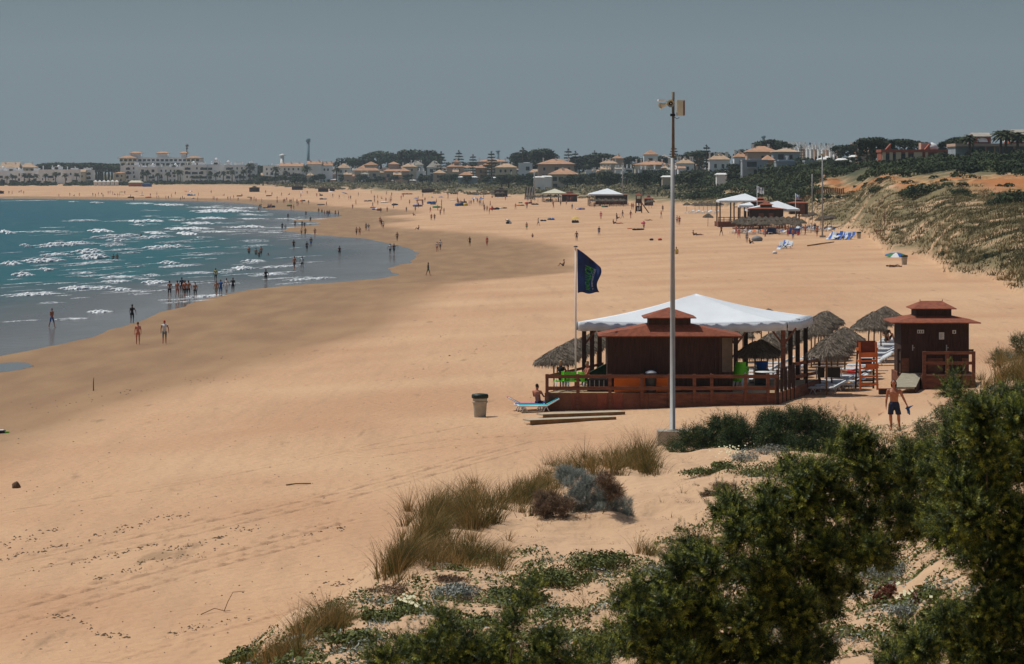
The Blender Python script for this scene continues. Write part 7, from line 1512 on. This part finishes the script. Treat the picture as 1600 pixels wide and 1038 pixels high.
cols_ = ['black', 'brown', 'red', 'navy', 'grey', 'white', 'black', 'brown', 'pink', 'blue']
for i, (px, py) in enumerate(FARP):
    q = 'left' if px < 200 else ('middle' if px < 430 else ('bars' if px > 1100 else ('canopy' if px > 850 else 'right'))); st = ('stand', 'walk', 'walk2', 'stand2', 'sit')[(i * 7) % 5] if py < 312 else ('stand', 'walk', 'walk2')[i % 3]
    c = cols_[(i * 3) % 10]; tp = 'skin' if i % 3 else c
    lab = f'tiny distant {"sitting" if st == "sit" else "upright"} person in {c} on the far beach, ' + {'left': 'before the left white apartments', 'middle': 'before the hotel', 'right': 'before the orange villas', 'bars': 'beside the far bar loungers', 'canopy': 'before the middle distance canopy'}[q]
    person(px, py, st, lab, tp, c, ('skin', 'skin_d', 'skin_r')[i % 3], 'hair', None, 1.05, bool(i % 2), CRD)

# ------------------------------------------------------------------ small beach things
def umbrella(px, py, c1, label, r_=1.05, lean=.0, pole=2.0, group=None):
    t = T_at('beach_umbrella', label, 'umbrella', px, py, random.uniform(0, 3), group); t.rotation_euler[0] = lean
    n_ = 8; V = [(0, 0, pole + .1)]; Q4 = []
    for j, s in enumerate((.5, 1.0)):
        for i in range(n_): th = 2 * pi * i / n_; V.append((r_ * s * cos(th), r_ * s * sin(th), pole + .1 - (.12 if j == 0 else .42)))
    for i in range(n_): Q4 += [(0, 1 + i, 1 + (i + 1) % n_), (1 + i, 1 + n_ + i, 1 + n_ + (i + 1) % n_, 1 + (i + 1) % n_)]
    a = MB(); a.add(V, Q4); cc = a.build('canopy', [CLM[c] for c in c1], t); cc.modifiers.new('t', 'SOLIDIFY').thickness = .01
    if len(c1) > 1:
        for i, p in enumerate(cc.data.polygons): p.material_index = (i // 2) % len(c1)
    a = MB(); a.tube([(0, 0, -.2), (0, 0, pole + .12)], .025, 6); a.build('pole', M['white_pl'], t)
    return t
for q in ((899, 348, ['yellow'], 'yellow beach umbrella with dark bundle beneath in mid beach', 1.0, 0, 1.2), (471, 306, ['blue', 'white'], 'blue and white umbrella on the far beach under the pointed turret', 1.3), (537, 308, ['blue', 'grey'], 'blue grey umbrella on the far beach left of the orange villas', 1.5, .3),
          (517, 306, ['white'], 'pale umbrella on the far beach left of the blue grey one', 1.3), (744, 312, ['navy'], 'navy umbrella on the far beach before the dark far bar', 1.2), (741, 318, ['blue', 'white'], 'blue umbrella just below the navy one', 1.1), (752, 319, ['blue', 'grey'], 'grey blue umbrella right of the blue one', 1.1),
          (674, 316, ['yellow', 'blue'], 'yellow and blue umbrella with blue windbreak in the middle distance', 1.2), (298, 305, ['blue', 'white'], 'blue white umbrella before the hotel on the far beach', 1.6), (190, 306, ['green'], 'dark green umbrella before the left wood on the far beach', 1.3), (213, 305, ['green', 'black'], 'green umbrella right of the dark green one on the far beach', 1.2),
          (290, 305, ['red', 'orange'], 'red umbrella beside the blue white one before the hotel', 1.1), (689, 316, ['grey', 'blue'], 'pale grey umbrella right of the yellow and blue one', 1.0), (792, 350, ['white', 'grey'], 'small pale umbrella with dark bags on the dry middle sand', .8, .5, 1.0), (650, 318, ['grey', 'blue'], 'grey umbrella left of the yellow and blue one', 1.0)): umbrella(*q)
def bundle(px, py, cs, label, w_=.8, h_=.35, name='beach_bag', cat='bag'):
    t = T_at(name, label, cat, px, py, random.uniform(-.4, .4), 'heaps of beach things among the distant bathers' if 'heap of beach things' in label else None); r_ = np.random.default_rng(int(px))
    for i, c in enumerate(cs):
        a = MB(); x_ = (i - (len(cs) - 1) / 2) * w_ / len(cs); a.lathe([(w_ / len(cs) * .5, 0), (w_ / len(cs) * .62, h_ * .4), (w_ / len(cs) * .45, h_ * r_.uniform(.7, 1)), (.05, h_)], 8, (x_, r_.uniform(-.1, .1), 0)); a.build('bag', CLM[c], t)
for q in ((849, 346, ['black', 'navy'], 'dark bags on the sand right of the bending person', 1.3), (899, 348.5, ['black', 'navy', 'black'], 'dark bundle under the yellow umbrella', 1.5, .6), (997, 360, ['black', 'black', 'navy'], 'row of dark bags left of the pink-topped person', 2.2), (1005, 350, ['pink'], 'bright pink bag behind the leaning person', .8, .5),
          (1018, 376, ['navy'], 'small navy bag on the open sand left of the mast', .6), (1031, 376, ['red'], 'small red bag on the open sand beside the mast', .6), (721, 322, ['blue', 'navy', 'yellow'], 'blue windbreak bundle on the far sand', 4.2, 1.0), (674, 318.5, ['blue', 'blue'], 'blue windbreak under the yellow umbrella', 3.0, .9),
          (795, 350, ['black', 'white'], 'dark bags under the small pale umbrella', 1.2, .5), (861, 344, ['grey', 'blue'], 'pale blue heap on the sand far left of the yellow umbrella', 1.6, .5), (907, 328, ['white', 'blue', 'grey'], 'blue and white heap before the far canopied bar', 2.4, .5), (984, 358, ['orange'], 'orange bag left of the dark bag row', .9, .2),
          (1183, 377, ['grey'], 'round dark grey pop-up shelter near the grey-wrapped person', 1.5, .9), (617, 321, ['navy'], 'navy heap on the far sand in the middle', 2.0, .7), (586, 328, ['blue', 'white'], 'pale blue heap left of the slim tan figures', 2.0, .5), (299, 306, ['blue', 'grey', 'white'], 'pale heap under the blue white umbrella before the hotel', 4, .9),
          (636, 304, ['red', 'brown', 'red'], 'row of reddish heaps below the low dunes', 5, .6), (420, 307, ['brown'], 'brown heap on the far beach under the turret', 2.4, .6), (505, 312, ['brown', 'grey'], 'brown grey heap on the far beach below the palms', 3, .6), (575, 315, ['brown', 'black'], 'brown dark heap on the far beach below the broad villa', 3, .5),
          (1211, 397, ['white'], 'small white box on the open sand right of the mast', .6, .4), (1420, 0, ['navy'], 'x', 1)): 
    if q[1]: bundle(*q)
# collapsed umbrella and second bins
_r = np.random.default_rng(9)
for i in range(34): p_ = float(_r.uniform(200, 1000)); q_ = float(_r.uniform(302, 311) if p_ < 400 else _r.uniform(305, 330)); k_ = ['blue', 'red', 'white', 'navy', 'green', 'brown', 'orange'][i % 7]; bundle(p_, q_, [k_, 'black'] if i % 2 else [k_], f'{k_} heap of beach things among the distant bathers', float(_r.uniform(1.4, 3)), float(_r.uniform(.3, .8)))
t = umbrella(1400, 402, ['blue', 'green', 'white'], 'collapsed blue and green umbrella beside the far right litter bin', 1.5, .15, .5)
bin_(1413, 414, 'far litter bin with dark lid right of the collapsed umbrella', sc=1.15); bin_(1342, 373, 'far litter bin beside the heap of blue white loungers', sc=1.1)
t = T_at('rusty_frame', 'rusty metal frame standing at the foot of the far dune', 'frame', 1379, 367)
for x_ in (-.9, -.3, .3, .9): a = MB(); a.bb(x_ - .05, x_ + .05, -.05, .05, 0, .7); a.build('post', M['rust'], t)
a = MB(); a.bb(-1, 1, -.06, -.051, .55, .66); a.build('rail', M['rust'], t); a = MB(); a.bb(.25, .32, -.03, .03, .7, 3.6); a.build('pole', M['rust'], t)
# lamp poles and far mast
def pole(px, yb, yt, Y, label, w_=.09, head=True):
    X = xat(px, Y); z_ = g1(X, Y); t = thing('lamp_pole', label, 'pole', (X, Y, z_)); hh = zat(yt, Y) - z_
    a = MB(); a.lathe([(w_ * 1.2, -.3), (w_, hh * .5), (w_ * .8, hh)], 8); a.build('pole', M['steel'], t)
    if head: a = MB(); a.bb(-.35, .1, -.15, .15, hh, hh + .3); a.bb(.15, .4, -.1, .1, hh - .3, hh + .35); a.build('camera_head', M['cream'], t)
    a = MB(); a.bb(-.5, .5, -.5, .5, -.4, .3); a.build('concrete_base', M['conc'], t)
p = hit(1285, 371); pole(1285, 371, 243, p.y, 'tall thin pale pole on the beach before the far dune', .12)
p = hit(973, 318); pole(973, 318, 256, p.y, 'pale camera pole before the far white canopy', .18)
p = hit(835, 312); pole(835, 312, 268, p.y, 'pale lamp pole beside the far striped bar', .22, False)
pole(1269, 300, 272, 600, 'thin pale pole on the dune above the far bars', .12, False); pole(799, 285, 268, 1450, 'thin pale pole in the scrub below the cream villa', .2, False)
# heaps of blue white loungers
def heap(px, py, n_, label, w_, blue):
    c = hit(px, py)
    for i in range(n_):
        x_ = c.x + (i / max(1, n_ - 1) - .5) * w_; y_ = c.y + random.uniform(-.5, .5) + (i / n_) * .8 * (w_ > 3)
        lounger(x_, y_, random.uniform(.8, 1.3), label, label.replace('lounger', 'loungers', 1), M['blue'] if i % 2 or not blue else M['lounge'], z=g1(x_, y_) + random.uniform(0, .15) + .22 * (i % 3 > 0), tilt=random.uniform(-.6, -.2))
heap(1315, 375, 12, 'blue and white lounger heaped on the sand near the pale pole', 3.6, True)
heap(1227, 389, 5, 'lounger in the small heap on the open sand before the far bars', 1.4, True)

# ------------------------------------------------------------------ the far beach bars
def tent(name, label, px0, px1, ye, yp, Y, depth, pxa=None, posts=4, m_='canvas', zf=None, cat='canopy'):
    X0, X1 = xat(px0, Y), xat(px1, Y); z_ = g1((X0 + X1) / 2, Y) if zf is None else zf; cx = (X0 + X1) / 2; t = thing(name, label, cat, (cx, Y, z_)); e = zat(ye, Y) - z_; k = zat(yp, Y + depth / 2) - z_
    ax = (xat(pxa, Y + depth / 2) - cx) if pxa else 0; w2 = (X1 - X0) / 2
    V = [(-w2, 0, e), (w2, 0, e), (w2, depth, e), (-w2, depth, e), (ax, depth / 2, k)] + [(-w2, 0, e - .4), (w2, 0, e - .4), (w2, depth, e - .4), (-w2, depth, e - .4), (ax, depth / 2, k - .1)]
    a = MB(); a.add(V, [(0, 1, 4), (1, 2, 4), (2, 3, 4), (3, 0, 4), (5, 6, 1, 0), (6, 7, 2, 1), (7, 8, 3, 2), (8, 5, 0, 3), (6, 5, 9), (7, 6, 9), (8, 7, 9), (5, 8, 9)]); a.build('roof_canvas', M[m_] if m_ in M else CLM[m_], t)
    for i in range(posts):
        for y_ in (.15, depth - .15): x_ = -w2 + .15 + (2 * w2 - .3) * i / (posts - 1); a = MB(); a.bb(x_ - .12, x_ + .12, y_ - .12, y_ + .12, -.5, e - .41); a.build('post', M['post'], t)
    return t
def deckf(label, px0, px1, yr, Y, depth, name='far_deck', m_='wood'):
    X0, X1 = xat(px0, Y), xat(px1, Y); z_ = min(g1(X0, Y), g1(X1, Y)); hh = zat(yr, Y) - z_; cx = (X0 + X1) / 2; t = thing('timber_deck', label, 'deck', (cx, Y, z_)); w2 = (X1 - X0) / 2
    a = MB(); hh = min(hh, 1.95); a.bb(-w2, w2, 0, depth, -.6, max(.15, hh - .95)); a.build('platform', M[m_], t)
    for q in (.45, .95): a = MB(); a.bb(-w2, w2, -.04, -.001, max(.15, hh - .95) + q - .12, max(.15, hh - .95) + q); a.build('rail', M[m_], t)
    for i in range(9): x_ = -w2 + .1 + (2 * w2 - .2) * i / 8; a = MB(); a.bb(x_ - .07, x_ + .07, -.1, -.041, 0, max(.15, hh - .95) + 1.0); a.build('post', M[m_], t)
    return t
def hutf(label, px0, px1, yb, ye, yk, ycw, yt, Y, dep=3.2, cupw=.28):
    X0, X1 = xat(px0, Y), xat(px1, Y); cx = (X0 + X1) / 2; z_ = zat(yb, Y); t = thing('bar_hut', label, 'hut', (cx, Y, z_)); w2 = (X1 - X0) / 2
    hut(t, -w2 * .84, w2 * .84, 0, dep, 0, zat(ye, Y) - z_, zat(yk, Y) - z_, w2 * cupw, zat(ycw, Y) - z_, zat(yt, Y) - z_, ov=w2 * .16)
    for s in (-.4, .1): a = MB(); a.bb(w2 * s, w2 * s + .9, -.03, -.001, .05, 2.0); a.build('door', M['wood'], t)
    return t
P1 = hit(1200, 358); Y1 = P1.y
deckf('brown deck around the nearer far bar behind thatched parasols', 1150, 1252, 349, Y1, 9)
hutf('dark brown bar hut under the front white canopy of the far bars', 1167, 1229, 350, 327, 323.5, 320.5, 315, Y1 + 1, 3)
tent('canopy', 'front white canopy of the far bars, its peak behind the brown cupola', 1168, 1250, 327, 314, Y1 + 4.5, 6, 1215)
tent('canopy', 'rear left white canopy of the far bars with a broad sloping roof', 1124, 1192, 313.5, 302.5, Y1 + 24, 9, 1164, zf=g1(xat(1160, Y1 + 24), Y1 + 24) - .5)
deckf('brown deck under the rear left white canopy', 1122, 1190, 329, Y1 + 23, 10)
tent('canopy', 'small cream canopy between the two larger white ones', 1155, 1178, 321, 316, Y1 + 12, 4, 1172, 2)
hutf('brown cupola hut behind the front white canopy', 1172, 1206, 334, 316, 313, 311, 307.5, Y1 + 14, 3); hutf('brown two-step roofed hut right behind the front canopy', 1232, 1265, 335, 318, 314.5, 312.5, 309.5, Y1 + 12, 3)
for p_, q_, w_, l_, c_ in ((1183, 308, 11, 'pale grey and white banner flag flying above the left far canopy', 'grey'), (1243, 312, 7, 'small blue and white banner flag above the right brown hut', 'blue')):
    Y = Y1 + 10; t = thing('banner_flag', l_, 'flag', (xat(p_, Y), Y, g1(xat(p_, Y), Y))); z_ = zat(q_ - 16 if w_ > 8 else q_ - 8, Y) - t.location.z
    a = MB(); a.tube([(0, 0, -.3), (0, 0, z_ + .2)], .05, 6); a.build('pole', M['white_pl'], t)
    V, Q4 = [], []; n_ = 8; W = w_ * Y / F; Hh = W * .9
    for i in range(n_ + 1):
        u = i / n_
        for v in (0, .5, 1): V.append((u * W, .15 * sin(u * 7 + v), z_ - v * Hh - .25 * W * u * u + .1 * sin(u * 9)))
    for i in range(n_):
        for j in range(2): Q4.append((3 * i + j, 3 * i + 3 + j, 3 * i + 4 + j, 3 * i + 1 + j))
    a = MB(); a.add(V, Q4, True); cl = a.build('cloth', [CLM['grey'] if c_ == 'grey' else CLM['white'], CLM['white'] if c_ == 'grey' else CLM['blue']], t); cl.modifiers.new('t', 'SOLIDIFY').thickness = .012
    for i, pl in enumerate(cl.data.polygons): pl.material_index = (i * 5 // 3) % 2
def far_par(lst, label, grp, sc=1.0):
    for (px, py) in lst: p = hit(px, py); parasol(p.x, p.y, label, grp, sc, p.z)
far_par([(1151 + i * 8.4, 364 + (i % 3) * 1.6) for i in range(13)], 'grey thatched parasol in the front line before the nearer far bar', 'parasols before the nearer far bar')
far_par([(1160 + i * 9, 359) for i in range(10)], 'grey thatched parasol in the second line before the nearer far bar', 'second line of parasols before the nearer far bar')
far_par([(1282, 359), (1287, 358), (1293, 358), (1299, 357)], 'thatched parasol right of the far bars behind the pale pole', 'parasols behind the pale pole')
far_par([(1258, 352), (1264, 351), (1270, 350)], 'thatched parasol between the far bar and the dune', 'parasols between the far bar and the dune')
far_par([(1073, 331)], 'lone thatched parasol at the left end of the far parasol line', None); far_par([(1086 + i * 6.5, 331 + (i % 2)) for i in range(7)], 'thatched parasol in the line left of the rear canopy', 'parasols left of the rear canopy')
far_par([(1106, 354)], 'single thatched parasol standing alone on the sand right of the mast', None, 1.05)
for (a0, a1_, q, n_, lab, cl_) in ((1196, 1222, 366, 7, 'blue lounger in the front rows before the far bar', 'blue'), (1146, 1166, 365, 6, 'dark blue and white lounger at the left of the far bar rows', 'navy'), (1245, 1272, 360, 9, 'dark blue lounger in the row right of the standing tan person', 'navy'), (1268, 1300, 362, 9, 'blue lounger in the row under the parasols by the pale pole', 'navy'), (1075, 1120, 334, 10, 'pale lounger in the row left of the rear canopy', None),
                                    (1122, 1142, 352, 5, 'white lounger in the gap left of the far bar', None), (1168, 1190, 366, 6, 'orange and red towelled lounger before the far bar', 'orange')):
    for i in range(n_): p = hit(a0 + (a1_ - a0) * i / (n_ - 1), q - (i % 2) * 1.5); lounger(p.x, p.y, random.uniform(-.4, 1.4), lab, lab.replace('lounger', 'loungers', 1), (CLM[cl_] if cl_ else None) if i % 3 else M['lounge'])
for p_, q_ in ((1240, 366), (1206, 366)):
    t = T_at('folded_loungers', 'stack of dark blue covered mattresses ' + ('left of the standing tan person' if p_ == 1206 else 'right of the standing tan person'), 'mattress stack', p_, q_); a = MB()
    for i in range(5): a = MB(); a.bb(-1.1 + .1 * i, 1.1, -.4, .4, i * .2, i * .2 + .18); a.build('mattress', M['navy'] if p_ == 1206 else M['blue'], t)
# bar with one white canopy in the middle distance
P2 = hit(952, 322); Y2 = P2.y
deckf('low brown deck before the middle distance white canopy', 922, 982, 318.5, Y2, 9); hutf('long brown bar hut under the middle distance white canopy', 926, 985, 320, 305, 303, 302, 300, Y2 + 2, 4, .12)
tent('canopy', 'pale white canopy of the middle distance bar left of the lifeguard tower', 920, 974, 303.5, 294.5, Y2 + 1, 14, 949)
far_par([(925 + i * 5.5, 322.5 + (i % 2)) for i in range(10)], 'thatched parasol in the low line before the middle distance bar', 'parasols before the middle distance bar')
hutf('brown hut just right of the dark lifeguard tower', 1006, 1022, 322, 311, 308, 307, 304, Y2 - 6, 3)
def lgtower(px, yb, yt, label):
    p = hit(px, yb); t = thing('lifeguard_tower', label, 'lifeguard tower', p); hh = zat(yt, p.y) - p.z; w2 = 9.5 * p.y / F / 1.6
    for sx in (-1, 1):
        for sy in (-1, 1): a = MB(); a.bar((sx * w2 * .8, sy * w2 * .8, 0), (sx * w2 * .62, sy * w2 * .62, hh * .86), .2, .2); a.build('leg', M['wood_dk'], t)
    a = MB(); a.bb(-w2 * .7, w2 * .7, -w2 * .7, w2 * .7, hh * .08, hh * .36); a.build('lower_cabin', M['wood_dk'], t)
    a = MB(); a.bb(-w2 * .85, w2 * .85, -w2 * .85, w2 * .85, hh * .5, hh * .56); a.build('floor', M['wood_dk'], t); a = MB(); a.bb(-w2 * .8, w2 * .8, w2 * .5, w2 * .6, hh * .56, hh * .72); a.build('railing', M['wood'], t)
    a = MB(); a.hip(-w2, w2, -w2, w2, hh * .86, hh * .14, .1, .1, .1); a.build('roof', M['rooft'], t); a = MB(); a.bar((w2 * .8, -.5, hh * .5), (w2 * 2.6, -1.5, .0), .35, .15); a.build('ladder', M['wood'], t)
    a = MB(); a.bb(-.4, -.1, -w2 * .71, -w2 * .7, hh * .12, hh * .28); a.bb(.1, .35, -w2 * .71, -w2 * .7, hh * .16, hh * .33); a.build('white_marking', M['white'], t); return t
lgtower(998, 333, 302, 'dark lifeguard tower with red roof and slanted ladder in mid distance')
far_par([(1014, 326), (1018, 325)], 'thatched parasol at the foot of the lifeguard tower ladder', 'parasols at the lifeguard tower')
# bar with yellow canopy
P3 = hit(866, 316); Y3 = P3.y
deckf('dark deck of the bar with the yellow canopy', 850, 902, 311, Y3, 9, m_='wood_dk'); tent('canopy', 'pale yellow canopy of the far bar beside the lamp pole', 848, 886, 302, 295, Y3 + 2, 12, 867, m_='cream')
hutf('dark brown hut under the yellow canopy', 876, 904, 316, 304.5, 302, 301, 299, Y3 + 1, 4); far_par([(824 + i * 5.5, 315 + (i % 2) * 1.2) for i in range(10)], 'thatched parasol in the line before the yellow canopied bar', 'parasols before the yellow canopied bar')
t = T_at('screen_wall', 'grey woven screen wall left of the yellow canopied bar', 'screen', 826, 312); s = t.location.y / F
for i in range(7): a = MB(); a.bar((-6 * s + i * 2 * s, 0, -.3), (-6 * s + i * 2 * s + .6, .3, 19 * s), 1.6 * s, .15); a.build('panel', M['gwall'] if i % 2 else M['wood_dk'], t)
# small far bars
for (p0, p1, yb, yt, lab) in ((773, 793, 308, 293, 'dark two-storey beach bar far off left of the grey screen wall'), (659, 679, 302, 294, 'dark low beach hut under the arched villa'), (497, 512, 300, 292.5, 'dark square beach hut below the town, right one'), (456, 472, 297, 289.5, 'dark square beach hut below the town, middle one'), (389.5, 404, 300, 291, 'dark beach hut with small cupola below the town, left one'), (-6, 3, 303, 298, 'dark hut cut by the left edge on the far beach'), (515, 522, 299, 293, 'small brown cabin beside the right square hut')):
    p = hit((p0 + p1) / 2, yb); Y = p.y; X0, X1 = xat(p0, Y), xat(p1, Y); t = thing('beach_hut', lab, 'hut', ((X0 + X1) / 2, Y, p.z)); w2 = (X1 - X0) / 2; hh = zat(yt, Y) - p.z
    a = MB(); a.bb(-w2, w2, 0, 6, 0, hh * .66); a.build('wall', M['wood_dk'], t); a = MB(); a.hip(-w2 * 1.1, w2 * 1.1, -.6, 6.6, hh * .66, hh * .12, w2 * .3, 1, .2); a.build('roof', M['post'], t)
    a = MB(); a.bb(-w2 * .3, w2 * .3, 1.5, 4.5, hh * .8, hh * .9); a.build('cupola', M['wood_dk'], t); a = MB(); a.hip(-w2 * .4, w2 * .4, 1, 5, hh * .9, hh * .1, .2, .2, .05); a.build('cupola_roof', M['post'], t)
    a = MB(); a.bb(-w2 * .8, w2 * .3, -.05, -.001, hh * .25, hh * .45); a.build('hatch', M['glass'], t)
far_par([(768, 309), (772, 308), (778, 310), (785, 310)], 'thatched parasol before the dark two-storey bar', 'parasols before the two-storey bar', 1.1)
t = T_at('rope_fence', 'line of short brown posts along the top of the sandy slope', 'fence', 1250, 287)
t.location = (0, 0, 0)
for i in range(26):
    px = 1245 + i * 2.9; Yq = 665 - i * 1.2; X = xat(px, Yq); z_ = g1(X, Yq); a = MB(); a.bb(X - .14, X + .14, Yq - .14, Yq + .14, z_ - .4, z_ + 1.3); a.build('post', M['plank_e'], t)

# ------------------------------------------------------------------ the air: thin haze over the whole bay
hm = bpy.data.materials.new('haze'); hm.use_nodes = True; nt_ = hm.node_tree; nt_.nodes.clear(); o_ = nt_.nodes.new('ShaderNodeOutputMaterial'); v_ = nt_.nodes.new('ShaderNodeVolumePrincipled')
v_.inputs['Color'].default_value = (.68, .81, .88, 1); v_.inputs['Density'].default_value = .00009; v_.inputs['Anisotropy'].default_value = .2; nt_.links.new(v_.outputs[0], o_.inputs['Volume'])
a = MB(); a.bb(-9500, 12500, -60, 9300, -40, 420); tag(a.build('haze', hm), 'thin pale haze in the air over the bay', 'haze', kind='stuff')
